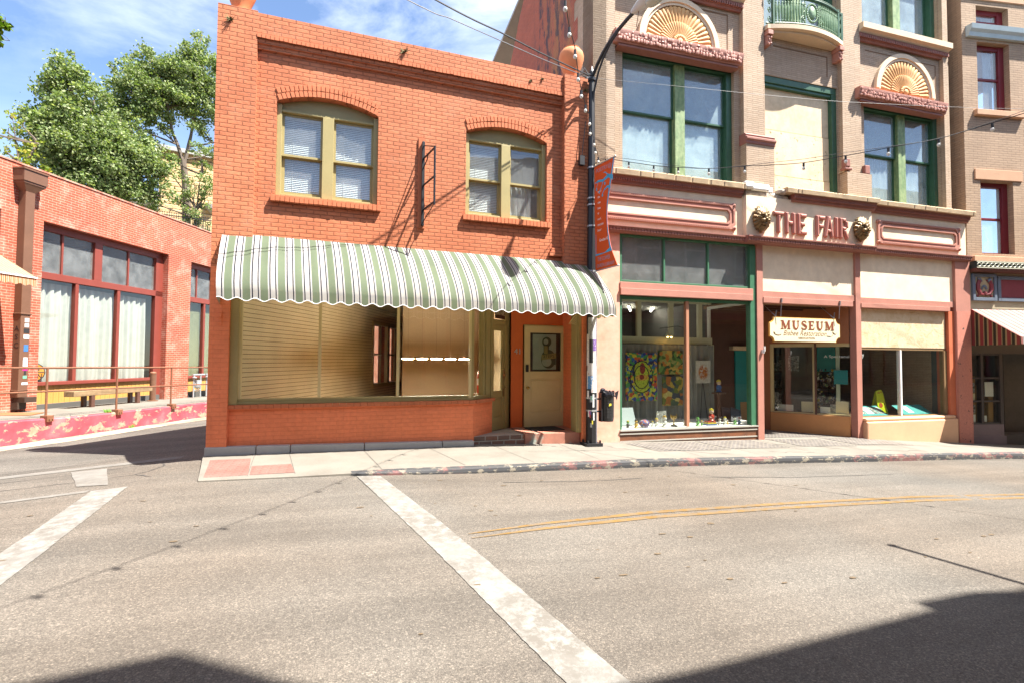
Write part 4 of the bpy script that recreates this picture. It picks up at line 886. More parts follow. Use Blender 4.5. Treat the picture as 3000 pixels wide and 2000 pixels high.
LS={'T':(.34,[(0,H-.042,.34,H-.042),(.17,0,.17,H-.08)]),'H':(.30,[(.042,0,.042,H),(.258,0,.258,H),(.08,H/2,.22,H/2)]),'E':(.27,[(.042,0,.042,H),(.08,H-.042,.27,H-.042),(.08,H/2,.22,H/2),(.08,.042,.27,.042)]),
'F':(.27,[(.042,0,.042,H),(.08,H-.042,.27,H-.042),(.08,H/2,.22,H/2)]),'A':(.32,[(.04,0,.15,H),(.28,0,.17,H),(.09,.14,.23,.14)]),'I':(.09,[(.045,0,.045,H)]),'R':(.29,[(.042,0,.042,H),(.08,H-.042,.2,H-.042),(.08,H/2-.01,.2,H/2-.01),(.235,H-.07,.235,H/2+.02),(.15,H/2-.04,.26,0)])}
M['letter']=mk('rose_letter',(.42,.165,.125,1),.5,.14,5)
for ch,u,kx in zip('THEFAIR',(4.43,4.76,5.09,5.62,5.86,6.175,6.31),(.83,.87,.93,.95,.82,.95,.9)):
    g=MB()
    for i,s in enumerate(LS[ch][1]): bar(g,u+s[0]*kx,zb+s[1],u+s[2]*kx,zb+s[3],w*1.0,-.2-.0015*i,-.139)
    part(g,'letter',M['letter'],fair)
M['bronze']=mk('dark_bronze',(.19,.125,.055,1),.45,.4,12,.3,40,metal=.4)
for cu in (4.07,6.93):
    g=MB(); cz=4.72; y=-.14; q=random.Random(2)
    g.ball((cu,y-.02,cz),(.13,.1,.19),12,8)
    for ring,(rx,rz,n,s) in enumerate(((.135,.205,17,.05),(.1,.155,13,.045))):
        for k in range(n):
            a=2*PI*k/n+ring*.2; px,pz=cu+rx*math.cos(a),cz+rz*math.sin(a)
            g.tube([(cu+rx*.55*math.cos(a),y-.1-.02*ring,cz+rz*.55*math.sin(a)),(px,y-.06-.03*ring,pz),(px+.02*math.cos(a+1),y-.02-.03*ring,pz+.035*math.sin(a)-.01)],[s*.7,s*.75,.008],6)
    g.ball((cu,y-.11,cz+.06),(.085,.06,.08),10,6); g.ball((cu+.0,y-.15,cz-.0),(.03,.05,.07),8,6); g.ball((cu,y-.19,cz-.035),(.033,.025,.022),8,5)
    for sx in (-1,1): g.ball((cu+sx*.04,y-.155,cz-.06),(.045,.05,.035),8,6); g.ball((cu+sx*.05,y-.15,cz+.055),(.035,.025,.018),8,5); g.ball((cu+sx*.095,y-.09,cz+.12),(.03,.02,.035),6,5); g.ball((cu+sx*.075,y-.12,cz-.0),(.04,.04,.045),8,5)
    g.ball((cu,y-.13,cz-.115),(.05,.045,.04),8,5); g.tube([(cu,y-.1,cz-.14),(cu,y-.07,cz-.2),(cu,y-.02,cz-.25)],[.06,.05,.012],8)
    g.v=[(cu+(p[0]-cu)*1.42,-.14+(p[1]+.14)*1.2,cz+.01+(p[2]-cz)*1.2) for p in g.v]
    part(g,'lion_head',M['bronze'],fair,smooth=True,ang=60)
# shop front
g=MB(); g.box(.0,.72,-.0,.3,-.25,4.3); part(g,'end_wall',M['pinkw'],fair)
g=MB(); g.box(4.09,4.25,-.03,.14,-.35,4.25); g.box(6.93,7.085,-.03,.14,-.4,4.2); g.box(10.22,10.74,-.05,.3,-.75,4.22); part(g,'shop_pier',M['rose'],fair)
def chip():
    return two('chipped_rose_paint',(.50,.19,.135,1),(.07,.05,.04,1),7,.655,.67,6,.7,(1,1,1.3),.15,.5)
g=MB(); g.box(10.235,10.73,-.056,-.0505,-.7,2.9); part(g,'chipped_face',chip(),fair)
g=MB(); g.box(.72,4.09,.02,.14,4.16,4.25); g.box(3.93,4.09,.0,.14,.2,4.16); g.box(.72,.78,.02,.14,.2,4.16)
for u in (1.78,2.87): g.box(u-.02,u+.02,.03,.1,3.25,4.16)
g.box(.78,3.93,.03,.12,3.21,3.25); g.box(.78,3.93,.03,.12,2.86,2.92); tw=part(g,'shop_window',M['greens'] if 'greens' in M else mk('shop_green_paint',(.05,.16,.085,1),.5,.25,6),fair,bev=.004)
for a,b in ((.78,1.76),(1.8,2.85),(2.89,3.93)): part(MB().box(a,b,.07,.075,3.25,4.16),'transom_pane',M['glasst'],tw)
part(MB().box(.78,3.93,.2,.22,3.2,4.2),'transom_backing',mk('grey_backing',(.2,.2,.19,1),.8,.1,1),fair)
g=MB(); g.box(.72,4.0,-.02,.16,3.07,3.2); g.box(.72,3.97,-.05,.16,2.93,3.07); part(g,'beam',M['rose'],fair,bev=.006)
part(MB().box(2.31,2.375,.03,.12,.22,2.86),'mullion',mk('copper_mullion',(.42,.2,.12,1),.5,.1),fair)
for a,b in ((.78,2.31),(2.375,3.93)): part(MB().box(a,b,.07,.076,.22,2.86),'pane',M['glassshop'],tw)
g=MB(); g.box(.72,4.09,.0,.13,-.3,.17); part(g,'copper_base',two('copper_panel',(.22,.085,.04,1),(.13,.06,.035,1),3,.4,.65,6,.4,(1,1,3)),fair)
g=MB(); g.box(.72,4.1,-.03,.15,.17,.2); g.box(.72,4.09,-.015,.01,.1,.13); g.box(.72,4.09,-.012,.01,-.05,-.025); part(g,'metal_strip',mk('pale_metal_strip',(.6,.58,.52,1),.35,.1,3,metal=.5),fair)
# bays two and three
g=MB(); g.box(4.25,6.93,.02,.14,3.17,4.22); g.box(7.085,10.22,.02,.14,3.14,4.2); part(g,'stucco_panel',M['creamst'],fair)
g=MB(); g.box(4.25,6.93,-.01,.14,3.03,3.17); g.box(4.25,6.83,-.045,.14,2.9,3.03); g.box(7.085,10.22,-.01,.14,3.0,3.14); g.box(7.085,10.02,-.045,.14,2.89,3.0); part(g,'beam',M['rose'],fair,bev=.006)
def tarp():
    t=NT('ochre_canvas'); f=t.noise(5,9,.7,dist=1.2); c=t.ramp(f,(.3,(.52,.36,.19,1)),(.5,(.64,.49,.31,1)),(.75,(.70,.58,.42,1))); t.bump(f,.03,.4); return t.set(c,.85)
g=MB(); g.box(7.085,9.98,.06,.12,1.95,2.89); part(g,'canvas_panel',tarp(),fair,bev=.01)
g=MB(); g.box(7.085,9.98,.07,.15,1.9,1.945); g.box(9.9,10.0,.05,.16,.3,1.9); g.box(7.085,9.9,.06,.16,.27,.3); part(g,'shop_window',mk('brown_window_frame',(.25,.16,.08,1),.5),fair)
part(MB().box(8.41,8.46,.05,.14,.3,1.9),'mullion',M['white'],fair)
for a,b in ((7.085,8.41),(8.46,9.9)): part(MB().box(a,b,.09,.096,.3,1.9),'pane',M['glassshop'],fair)
g=MB(); P=[(7.085,-.14),(10.0,-.14),(10.12,-.1),(10.22,.02),(10.22,.2),(7.085,.2)]; g.xy(P,-.75,.2); P=[(7.085,-.11),(9.98,-.11),(10.1,-.06),(10.2,.04),(10.2,.2),(7.085,.2)]; g.xy(P,.2,.28); part(g,'bulkhead',mk('peach_stucco',(.62,.37,.22,1),.75,.1,2,.3,30),fair,bev=.03)
g=MB(); g.box(10.02,10.22,.0,.3,.28,2.9); part(g,'pier_return',mk('orange_rose_paint',(.55,.15,.07,1),.6,.1),fair)
# recessed museum entrance
M['dispw2']=mk('pale_green_post',(.55,.62,.48,1),.5,.06,3)
M['brownp']=mk('brown_orange_board',(.34,.13,.055,1),.6,.15,3); M['dbrown']=mk('dark_brown_wood',(.10,.045,.03,1),.5,.25,4); M['teal']=mk('teal_paint',(.02,.25,.26,1),.5,.1,3)
dgl=math.degrees(math.atan2(.15-1.5,6.92-5.85)); Mr=Matrix.Translation((5.85,1.5,0))@Matrix.Rotation(R(dgl),4,'Z'); LR=math.hypot(1.07,1.35)
h=MB(); h.box(0,LR,-.04,.2,-.5,.3); g=MB(); g.merge(h,Mr); part(g,'entrance_bulkhead',mk('orange_stucco',(.55,.26,.10,1),.75,.1,2,.3,30),fair,bev=.02)
h=MB(); h.box(0,LR,.0,.14,2.05,2.92); h.box(-.16,0,-.02,.16,-.4,2.92); g=MB(); g.merge(h,Mr); part(g,'entrance_board',M['brownp'],fair)
h=MB(); h.box(0,.08,.02,.12,.3,2.05); h.box(.08,LR,.04,.12,1.97,2.05); h.box(0,LR,.03,.12,.3,.33); h.box(LR*.55,LR*.58,.05,.12,.33,1.97); g=MB(); g.merge(h,Mr); ew=part(g,'entrance_window',M['cream'],fair)
h=MB(); h.box(LR*.6-.04,LR*.6,.0,.13,.3,2.05); g=MB(); g.merge(h,Mr); part(g,'mullion',M['dbrown'],ew)
h=MB(); h.box(.08,LR*.56,.07,.075,.33,1.97); h.box(LR*.6,LR,.07,.075,.33,1.97); g=MB(); g.merge(h,Mr); part(g,'pane',M['glassshop'],ew)
g=MB(); g.box(4.15,5.85,1.75,1.85,-.4,2.92); part(g,'entrance_wall',M['dbrown'],fair)
g=MB(); frame_box(g,4.95,5.75,-.15,1.87,.09,1.7,1.745); g.box(5.04,5.66,1.715,1.745,-.06,1.78); dr=part(g,'door',M['teal'],fair); part(MB().box(5.1,5.6,1.705,1.714,.0,.55),'door_panel',mk('tan_door_panel',(.4,.25,.12,1),.6),dr)
g=MB(); g.box(4.8,5.8,1.6,1.75,1.88,1.98); part(g,'door_head',M['stuc'],fair)
g=MB(); g.xy([(4.1,.14),(6.95,.14),(6.9,.2),(5.85,1.85),(4.1,1.85)],2.92,3.0); part(g,'soffit',mk('brown_soffit',(.3,.17,.09,1),.7,.15,3),fair)
g=MB()
for v in (.5,.9,1.3): g.box(4.15,6.6,v,v+.05,2.87,2.92)
part(g,'soffit_batten',M['dbrown'],fair)
# glazed side of the display window
g=MB(); frame_box(g,.14,1.6,.2,2.95,.06,0,.06); h=MB(); h.merge(g,Matrix.Translation((4.08,0,0))@Matrix.Rotation(R(90),4,'Z')); part(h,'side_glazing',M['white'],fair)
# museum shop interior
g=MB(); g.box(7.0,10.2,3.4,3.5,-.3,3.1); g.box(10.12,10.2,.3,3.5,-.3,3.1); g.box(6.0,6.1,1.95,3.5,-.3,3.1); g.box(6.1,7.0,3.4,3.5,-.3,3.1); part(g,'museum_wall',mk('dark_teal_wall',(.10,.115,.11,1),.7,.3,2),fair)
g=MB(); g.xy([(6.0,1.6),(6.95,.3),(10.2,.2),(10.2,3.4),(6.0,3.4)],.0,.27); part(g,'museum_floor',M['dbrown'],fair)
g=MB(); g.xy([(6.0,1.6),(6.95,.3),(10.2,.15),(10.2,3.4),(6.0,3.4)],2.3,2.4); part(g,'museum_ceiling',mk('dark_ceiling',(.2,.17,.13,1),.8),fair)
def photo(name,seed):
    t=NT(name); f=t.noise(9,6,.7,dist=1.5); return t.set(t.ramp(f,(.35,(.03,.03,.03,1)),(.5,(.2,.2,.19,1)),(.65,(.6,.6,.56,1))),.5)
M['photo']=photo('old_photograph',1); M['paper']=mk('white_paper',(.72,.72,.68,1),.7,.05,5); M['yell']=mk('lime_yellow_plastic',(.50,.58,.02,1),.4,.06,4)
def infoboard(u0,u1,v,z,label,imgs):
    L=u1-u0; Mx=Matrix.Translation((u0,v,z))@Matrix.Rotation(R(-52),4,'X'); root=thing('info_board',label,'display board',FF,(u0,v,z),'teal museum display boards')
    def tr(b): o=MB(); o.merge(b,Mx); return o
    part(tr(MB().xz([(0,0),(L,0),(L-.07,.34),(-.07,.34)],0,.012)),'panel',M['teal'],root)
    for a,b,k in imgs: part(tr(MB().xz([(a*L-.01,.06),(b*L-.01,.06),(b*L-.06,.29),(a*L-.06,.29)],-.003,0)),'print',M['photo'] if k else M['paper'],root)
    part(tr(MB().box(L*.3,L*.7,.012,.1,0,.03)),'easel_foot',M['black'],root)
infoboard(7.38,8.2,.2,.3,'teal display board with two photographs and two papers at the museum window',[(.06,.22,1),(.28,.52,0),(.56,.72,1),(.76,.98,1)])
infoboard(8.72,9.25,.2,.3,'teal display board with one white sheet right of the window mullion',[(.42,.78,0)])
infoboard(9.26,9.75,.24,.3,'dark teal board at the right end of the museum window',[])
def wetsign(u,v,label):
    r=thing('floor_sign',label,'wet floor sign',FF,(u,v,.27),'yellow wet floor signs')
    for s_ in (-1,1):
        h=MB(); h.xz([(-.13,0),(.13,0),(.085,.55),(.05,.62),(-.05,.62),(-.085,.55)],-.01,.01); h2=MB(); h2.merge(h,Matrix.Translation((u,v+s_*.11,.27))@Matrix.Rotation(R(s_*10),4,'X')); pn=part(h2,'panel',M['yell'],r,bev=.004)
        if s_==-1:
            h=MB(); h.box(-.04,.04,-.014,-.011,.55,.575); disc(h,0,.25,.06,.06,-.014,-.011); h2=MB(); h2.merge(h,Matrix.Translation((u,v-.11,.27))@Matrix.Rotation(R(-10),4,'X')); part(h2,'print',mk('sign_red',(.4,.08,.03,1),.5) if 'sr' not in M else M['sr'],pn)
wetsign(8.3,.55,'lime yellow wet floor sign left of the white window mullion'); wetsign(8.62,.75,'lime yellow wet floor sign mostly hidden behind the white window mullion')
q=random.Random(12)
M['shelfw']=mk('dark_shelf',(.08,.055,.04,1),.5)
for u,v,l in ((7.2,2.9,'dark wooden display cabinet at the left rear of the museum room'),(8.9,3.0,'dark display cabinet with pale prints at the rear of the museum room')):
    r=thing('display_cabinet',l,'cabinet',FF,(u+.4,v,.27),'museum display cabinets')
    g=MB(); 
    for z in (.3,.8,1.3,1.8): g.box(u,u+.9,v,v+.3,z-.02,z+.02)
    g.box(u,u+.03,v,v+.3,.27,1.9); g.box(u+.87,u+.9,v,v+.3,.27,1.9); part(g,'shelf',M['shelfw'],r)
    for k in range(9): uu=u+.08+.27*(k%3); zz=.33+.5*(k//3); part(MB().box(uu,uu+.2,v+.05+.05*(k%2),v+.1+.05*(k%2),zz,zz+.2+.14*q.random()),'framed_print',M['photo'],r)
g=MB()
for k,(a,b,z0,z1,m) in enumerate(((.14,.42,.34,.5,0),(.55,.8,.34,.6,0),(.1,.3,.34,.45,1))): pass
def onslant(mb): o=MB(); o.merge(mb,Mr); return o
part(onslant(MB().box(0,LR,.16,.5,.2,.335)),'window_shelf',M['dbrown'],fair)
for a,b,z,l,m in ((.13,.5,.16,'small white printed notice at the left end of the entrance window','paper'),(.68,.95,.26,'cream price notice standing left of the entrance window mullion','yp'),(1.09,1.33,.15,'white notice card low beside the entrance mullion','paper'),(1.42,1.68,.3,'tall cream notice at the right end of the entrance window','yp'),(1.3,1.42,.22,'small framed brown picture in the entrance window','photo')):
    if 'yp' not in M: M['yp']=mk('cream_paper',(.66,.58,.38,1),.7,.08,6)
    h=MB(); h.box(a,b,.2,.21,.335,.335+z)
    root=solo(onslant(h),'notice_card',M[m],l,'notice',FF,'cards in the entrance window')
h=MB(); h.box(1.1,1.65,.25,.4,.335,.44); solo(onslant(h),'cardboard_box',mk('pinkish_cardboard',(.42,.24,.15,1),.8),'low pinkish cardboard box in the entrance window','box',FF)
h=MB(); h.box(1.42,1.5,.45,.53,.3,2.3); h.box(1.2,1.4,.5,.52,1.35,2.0); part(onslant(MB().box(1.42,1.5,.45,.53,.3,2.3)),'interior_post',M['dispw2'],fair); part(onslant(MB().box(1.0,1.4,.7,.72,1.35,1.97)),'interior_panel',M['teal'],fair); part(onslant(MB().box(.1,.95,1.3,1.32,.3,2.2)),'interior_panel',mk('museum_back',(.16,.15,.13,1),.7,.4,3),fair)
h=MB(); h.box(.35,.6,.6,.63,1.35,1.75); solo(onslant(h),'framed_picture',M['photo'],'dark framed picture hanging inside the left pane of the museum entrance','picture',FF)
h=MB(); h.box(1.38,LR-.05,.32,.34,1.05,1.4); tb=solo(onslant(h),'teal_notice',M['teal'],'teal notice hanging inside the right pane of the entrance','notice',FF)
q=random.Random(4); h=MB()
for k in range(60): h.ball((1.15+q.uniform(-.2,.3),.6+q.uniform(-.1,.2),.4+q.uniform(0,1.0)),q.uniform(.02,.06),5,4)
def multi(name,cols,scale=9):
    t=NT(name); v=t.n('ShaderNodeTexVoronoi',{'Vector':t.P,'Scale':scale},feature='F1'); s=t.sep(v.outputs['Color']); st=[(i/len(cols),c) for i,c in enumerate(cols)]; return t.set(t.ramp(s[0],*st,const=True),.6)
M['clutter']=multi('assorted_goods',[(.05,.05,.05,1),(.3,.28,.22,1),(.06,.12,.2,1),(.35,.3,.05,1),(.12,.2,.1,1),(.5,.48,.42,1),(.03,.03,.04,1)],14)
solo(onslant(h),'souvenir_rack',M['clutter'],'crowded rack of small coloured souvenirs inside the entrance window','souvenirs',FF,kind='stuff')
g=MB(); h=MB(); text(h,'A Spectacul',LR-.27,1.68,.085,.068,.002,width=.52); part(onslant(h),'window_lettering',mk('pale_lettering',(.62,.66,.6,1),.5),fair)
g=MB(); text(g,'ery',7.21,1.69,.1,.088,.002,width=.16); part(g,'window_lettering',mk('pale_lettering_end',(.62,.66,.6,1),.5),fair)
# hanging museum sign
sgn=thing('museum_sign','cream hanging museum sign with notched corners above the recessed entrance','sign',FF,(5.49,.05,2.06))
def notched(a,b,c,d,r,n=6):
    P=[]
    for cx,cz,t0 in ((a,c,90),(b,c,180),(b,d,270),(a,d,360)):
        A=[(cx+r*math.cos(R(t0-90*k/n)),cz+r*math.sin(R(t0-90*k/n))) for k in range(n+1)]; P+=A
    return P
g=MB(); g.xz(notched(4.47,6.5,2.04,2.6,.12),.03,.07); brd=part(g,'board',mk('sign_orange_edge',(.55,.30,.06,1),.5),sgn)
g=MB(); g.xz(notched(4.485,6.485,2.055,2.585,.12),.024,.0295); part(g,'face',mk('cream_sign_face',(.70,.65,.45,1),.5,.04,3),sgn)
def serif(mb,s,x,z,h,y,w,bold):
    text(mb,s,x,z,h,y,.004,width=w,bold=bold)
M['signtxt']=mk('brown_sign_letter',(.22,.055,.03,1),.5); M['shad']=mk('tan_letter_edge',(.55,.32,.12,1),.5)
def roman(mb,x,z,h,y,dx=0,dz=0):
    """serif capitals M U S E U M as thick and thin strokes with slabs"""
    cw={'M':.29,'U':.225,'S':.185,'E':.19}; u=x+dx; z=z+dz; n=0
    def st(a,b,c,d,w): 
        nonlocal n; bar2(mb,u+a,z+b,u+c,z+d,w,y-.002-.00004*n); n+=1
    for ch in 'MUSEUM':
        W_=cw[ch]
        if ch=='M': st(.04,0,.04,h,.018); st(.045,h,.135,.01,.046); st(.135,.01,.22,h,.018); st(.225,0,.225,h,.046); st(0,.006,.08,.006,.012); st(.18,.006,.27,.006,.012); st(0,h-.006,.06,h-.006,.012); st(.21,h-.006,.27,h-.006,.012)
        if ch=='U':
            st(.045,h,.045,.09,.046); st(.17,h,.17,.09,.018); st(0,h-.006,.09,h-.006,.012); st(.135,h-.006,.205,h-.006,.012)
            P=[(.1075+.0625*math.cos(PI+PI*k/8),.09-.085*math.sin(PI*k/8)) for k in range(9)]
            for k in range(8): st(P[k][0],P[k][1],P[k+1][0],P[k+1][1],.044-.0032*k)
        if ch=='S':
            P=[(.15,h*.78),(.13,h*.93),(.085,h*.985),(.04,h*.92),(.025,h*.77),(.05,h*.62),(.1,h*.5),(.145,h*.37),(.155,h*.22),(.13,h*.07),(.085,.006),(.035,h*.06),(.015,h*.24)]
            ws=[.014,.016,.02,.026,.034,.042,.046,.042,.034,.026,.02,.016]
            for k in range(12): st(*P[k],*P[k+1],ws[k])
        if ch=='E': st(.045,0,.045,h,.046); st(0,.007,.16,.007,.014); st(0,h-.007,.15,h-.007,.014); st(.06,h*.52,.12,h*.52,.014); st(.15,0,.16,.05,.014); st(.14,h,.15,h-.045,.014); st(.12,h*.42,.12,h*.62,.012)
        u+=W_+.03
def bar2(mb,x0,z0,x1,z1,w,y):
    d=Vector((x1-x0,z1-z0)); n=Vector((-d.y,d.x)).normalized()*w/2; P=[(x0+n.x,z0+n.y),(x1+n.x,z1+n.y),(x1-n.x,z1-n.y),(x0-n.x,z0-n.y)]; mb.xz(P[::-1],y,y+.002)
g=MB(); roman(g,4.78,2.335,.195,.0235,-.012,-.01); part(g,'letter_edge',M['shad'],sgn)
g=MB(); roman(g,4.78,2.335,.195,.0205); part(g,'lettering',M['signtxt'],sgn)
g=MB(); text(g,'Bisbee Restoration',5.47,2.19,.115,.023,.002,shear=.35,width=1.24,bold=-.006)
sw_=[(4.62,2.24),(4.58,2.265),(4.6,2.225),(4.66,2.2),(4.73,2.195),(4.79,2.215)]; g.tube([(a,.021,b) for a,b in sw_],.005,5)
sw_=[(6.1,2.2),(6.2,2.19),(6.27,2.215),(6.29,2.27),(6.27,2.3),(6.31,2.26),(6.36,2.24),(6.39,2.27)]; g.tube([(a,.021,b) for a,b in sw_],.005,5)
text(g,'ASSOCIATION',5.5,2.115,.042,.023,.002,width=.48); part(g,'script_lettering',mk('brown_script',(.24,.12,.06,1),.5),sgn)
g=MB()
for u in (4.66,6.34):
    g.tube([(u,.05,2.6),(u+.03,.05,2.75)],.012,6); g.tube([(u-.1,.3,2.9),(u,.05,2.62)],.006,5); g.box(u+.06,u+.085,-.07,-.045,2.92,3.02); g.tube([(u+.07,-.03,2.6),(u+.07,-.05,2.92)],.007,5)
part(g,'hanger',mk('steel_hanger',(.4,.4,.42,1),.35,.1,5,metal=.8),sgn)
g=MB(); g.box(4.19,4.23,-.08,-.03,1.78,1.86); g.box(4.215,4.235,-.1,-.05,1.82,1.93); part(g,'light_switch_box',M['white'],fair,bev=.004)
# display window interior
g=MB(); g.box(.3,4.05,.13,1.6,.1,.2); part(g,'display_floor',M['white'],fair)
M['dispw']=mk('cream_display_frame',(.62,.62,.45,1),.5,.06,3)
g=MB(); g.box(.4,4.05,1.45,1.55,2.0,2.17)
for u in (2.02,2.9,3.72): g.box(u-.055,u+.055,1.46,1.54,2.17,3.05)
g.box(4.0,4.1,1.45,1.55,.2,2.0); g.box(.4,4.05,1.47,1.53,3.0,3.1); part(g,'display_partition',M['dispw'],fair)
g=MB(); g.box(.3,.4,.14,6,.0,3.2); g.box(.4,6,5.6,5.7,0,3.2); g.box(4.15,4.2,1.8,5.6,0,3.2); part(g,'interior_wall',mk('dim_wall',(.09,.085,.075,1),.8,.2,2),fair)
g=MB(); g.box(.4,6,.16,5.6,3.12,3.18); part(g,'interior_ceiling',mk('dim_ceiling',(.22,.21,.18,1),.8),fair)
for k,u in enumerate((2.45,3.4)):
    g=MB(); 
    for i in range(4): g.box(u-.3+.16*i,u-.285+.16*i,5.5,5.53,.9,2.9)
    for i in range(6): g.box(u-.3,u+.2,5.5,5.53,.9+.38*i,.915+.38*i)
    part(g,'lattice_window',M['dispw'],fair)
c=curtain_mesh(.42,4.0,.2,1.98,1.35,.035,.16,150,seed=6); solo(c,'display_curtain',M['drape'],'grey pleated curtain across the back of the display window','curtain',FF,smooth=True)
def painting(name,kind):
    t=NT(name); s=t.sep(); wv=t.noise(4,5,.6,dist=1.2,o='Color'); P=t.n('ShaderNodeVectorMath',{0:t.P,1:t.n('ShaderNodeVectorMath',{0:wv,1:(.12,.12,.12)},operation='MULTIPLY').outputs[0]}).outputs[0]
    v=t.n('ShaderNodeTexVoronoi',{'Vector':P,'Scale':{'a':16.0,'b':13.0,'c':9.0,'d':12.0}[kind]},feature='F1'); r=t.sep(v.outputs['Color'])[0]
    pal={'a':[(.02,.04,.25,1),(.03,.12,.35,1),(.55,.5,.04,1),(.05,.25,.08,1),(.5,.08,.03,1),(.35,.45,.05,1),(.02,.02,.08,1),(.6,.35,.05,1)],
         'b':[(.05,.12,.03,1),(.12,.25,.06,1),(.45,.15,.03,1),(.3,.3,.1,1),(.03,.06,.03,1),(.5,.35,.08,1)],'c':[(.12,.15,.03,1),(.4,.28,.05,1),(.35,.12,.03,1),(.05,.09,.06,1),(.45,.38,.12,1),(.04,.05,.08,1)],
         'd':[(.55,.52,.45,1)]*1}[kind]
    c=t.ramp(r,*[(i/len(pal),x) for i,x in enumerate(pal)],const=True) if len(pal)>1 else pal[0]
    c=t.mix(.5,c,t.ramp(t.noise(22,5,.7),(.3,.3),(.7,1.4)),'MULTIPLY')
    return t,c
def art(u0,u1,z0,z1,v,kind,label):
    t,c=painting('abstract_'+kind,kind)
    if kind=='d':
        f=t.math('MULTIPLY',t.ramp(t.noise(13,6,.7,dist=1),(.42,0.0),(.5,1.0)),1.0); s=t.sep(); dx=t.math('MULTIPLY',s[0],5.5); dz=t.math('MULTIPLY',t.math('SUBTRACT',s[2],.26),4.2); d=t.math('SQRT',t.math('ADD',t.math('MULTIPLY',dx,dx),t.math('MULTIPLY',dz,dz)))
        f=t.math('MULTIPLY',f,t.ramp(d,(.6,1.0),(.85,0.0))); c=t.mix(f,c,t.ramp(t.noise(20,4,.6),(.4,(.5,.18,.03,1)),(.6,(.3,.05,.02,1))))
    t.set(c,.4); r=thing('painting',label,'painting',FF,((u0+u1)/2,v,z0),'paintings in the display window')
    part(MB().box(u0,u1,v,v+.025,z0,z1),'canvas',t.m,r)
    if kind=='a':
        cu,cz=(u0+u1)/2,(z0+z1)/2
        for nm,L_,col in (('painted_disc',((.0,.16,.19,.2),(.0,-.17,.19,.2)),(.42,.5,.04,1)),('painted_eye',((0,-.01,.17,.07),),(.6,.32,.05,1)),('painted_iris',((0,0,.06,.06),(.02,.2,.07,.13)),(.25,.03,.02,1))):
            g=MB(); yy={'painted_disc':.003,'painted_eye':.0045,'painted_iris':.006}[nm]
            for a,b,rx,rz in L_: disc(g,cu+a,cz+b,rx,rz,v-yy-(.0007 if b<0 else 0),v-.0005)
            part(g,nm,two(nm+'_paint',col,sc(col,.45),30,.5,.6,4,.5,bump=0),r)
        g=MB()
        for rr in (.2,.3): g.tube([(cu+rr*math.cos(k*.4),v-.004,cz+(rr+.07)*math.sin(k*.4)) for k in range(17)],.012,4)
        part(g,'painted_outline',M['black'],r)
    return r
art(1.55,2.37,.66,1.78,1.26,'a','tall blue and yellow abstract painting with a large eye shape'); art(2.42,3.08,1.28,1.84,1.27,'b','green and orange abstract painting, upper of two beside the mullion'); art(2.52,3.08,.54,1.23,1.27,'c','ochre and olive abstract painting, lower of two beside the mullion'); art(3.4,3.8,1.07,1.61,1.2,'d','pale sheet with a rust coloured abstract blot')
g=MB(); g.tube([(3.6,1.24,1.07),(3.55,1.25,.2)],.008,5); g.tube([(3.62,1.24,1.07),(3.75,1.25,.2)],.008,5); solo(g,'picture_easel',M['black'],'thin easel legs under the pale rust blot sheet','easel',FF)
p=thing('pedestal','dark turned pedestal table at the right of the display window','pedestal',FF,(3.72,.8,.2))
g=MB(); g.lathe([(0,.2),(.11,.2),(.1,.24),(.045,.3),(.05,.5),(.04,.7),(.06,.84),(0,.84)],3.72,.8,12); part(g,'column',M['dbrown'],p,smooth=True); part(MB().lathe([(0,.84),(.16,.84),(.165,.87),(0,.88)],3.72,.8,16),'table_top',M['dbrown'],p)
FC={k:mk('glazed_'+k,c,.35,.2,14) for k,c in (('white',(.6,.6,.56,1)),('yellow',(.55,.42,.04,1)),('green',(.12,.3,.08,1)),('red',(.4,.05,.03,1)),('blue',(.05,.12,.3,1)),('skin',(.55,.38,.28,1)),('gold',(.5,.32,.07,1)),('dark',(.05,.045,.045,1)))}
def figurine(u,v,z,h,body,head,hat,label,kind=0):
    r=thing('figurine',label,'figurine',FF,(u,v,z),'figurines on the display sill')
    g=MB(); g.lathe([(0,z),(h*.24,z),(h*.25,z+h*.06),(h*.17,z+h*.15),(h*.2,z+h*.35),(h*.15,z+h*.55),(h*.07,z+h*.62),(0,z+h*.63)],u,v,10)
    for sx in (-1,1): g.tube([(u+sx*h*.15,v,z+h*.52),(u+sx*h*.24,v-.01,z+h*.36),(u+sx*h*.12,v-h*.16,z+h*.3)],[h*.06,h*.05,h*.04],6)
    part(g,'body',FC[body],r,smooth=True)
    part(MB().ball((u,v-h*.02,z+h*.78),(h*.19,h*.18,h*.2),10,7),'head',FC[head],r,smooth=True)
    g=MB(); 
    for k in range(9): a=k*2.4; g.ball((u+h*.14*math.cos(a)*(1-k*.08),v+h*.1*math.sin(a),z+h*(.86+.015*k)),h*.09,6,4)
    part(g,'hair',FC[hat],r,smooth=True)
    return r
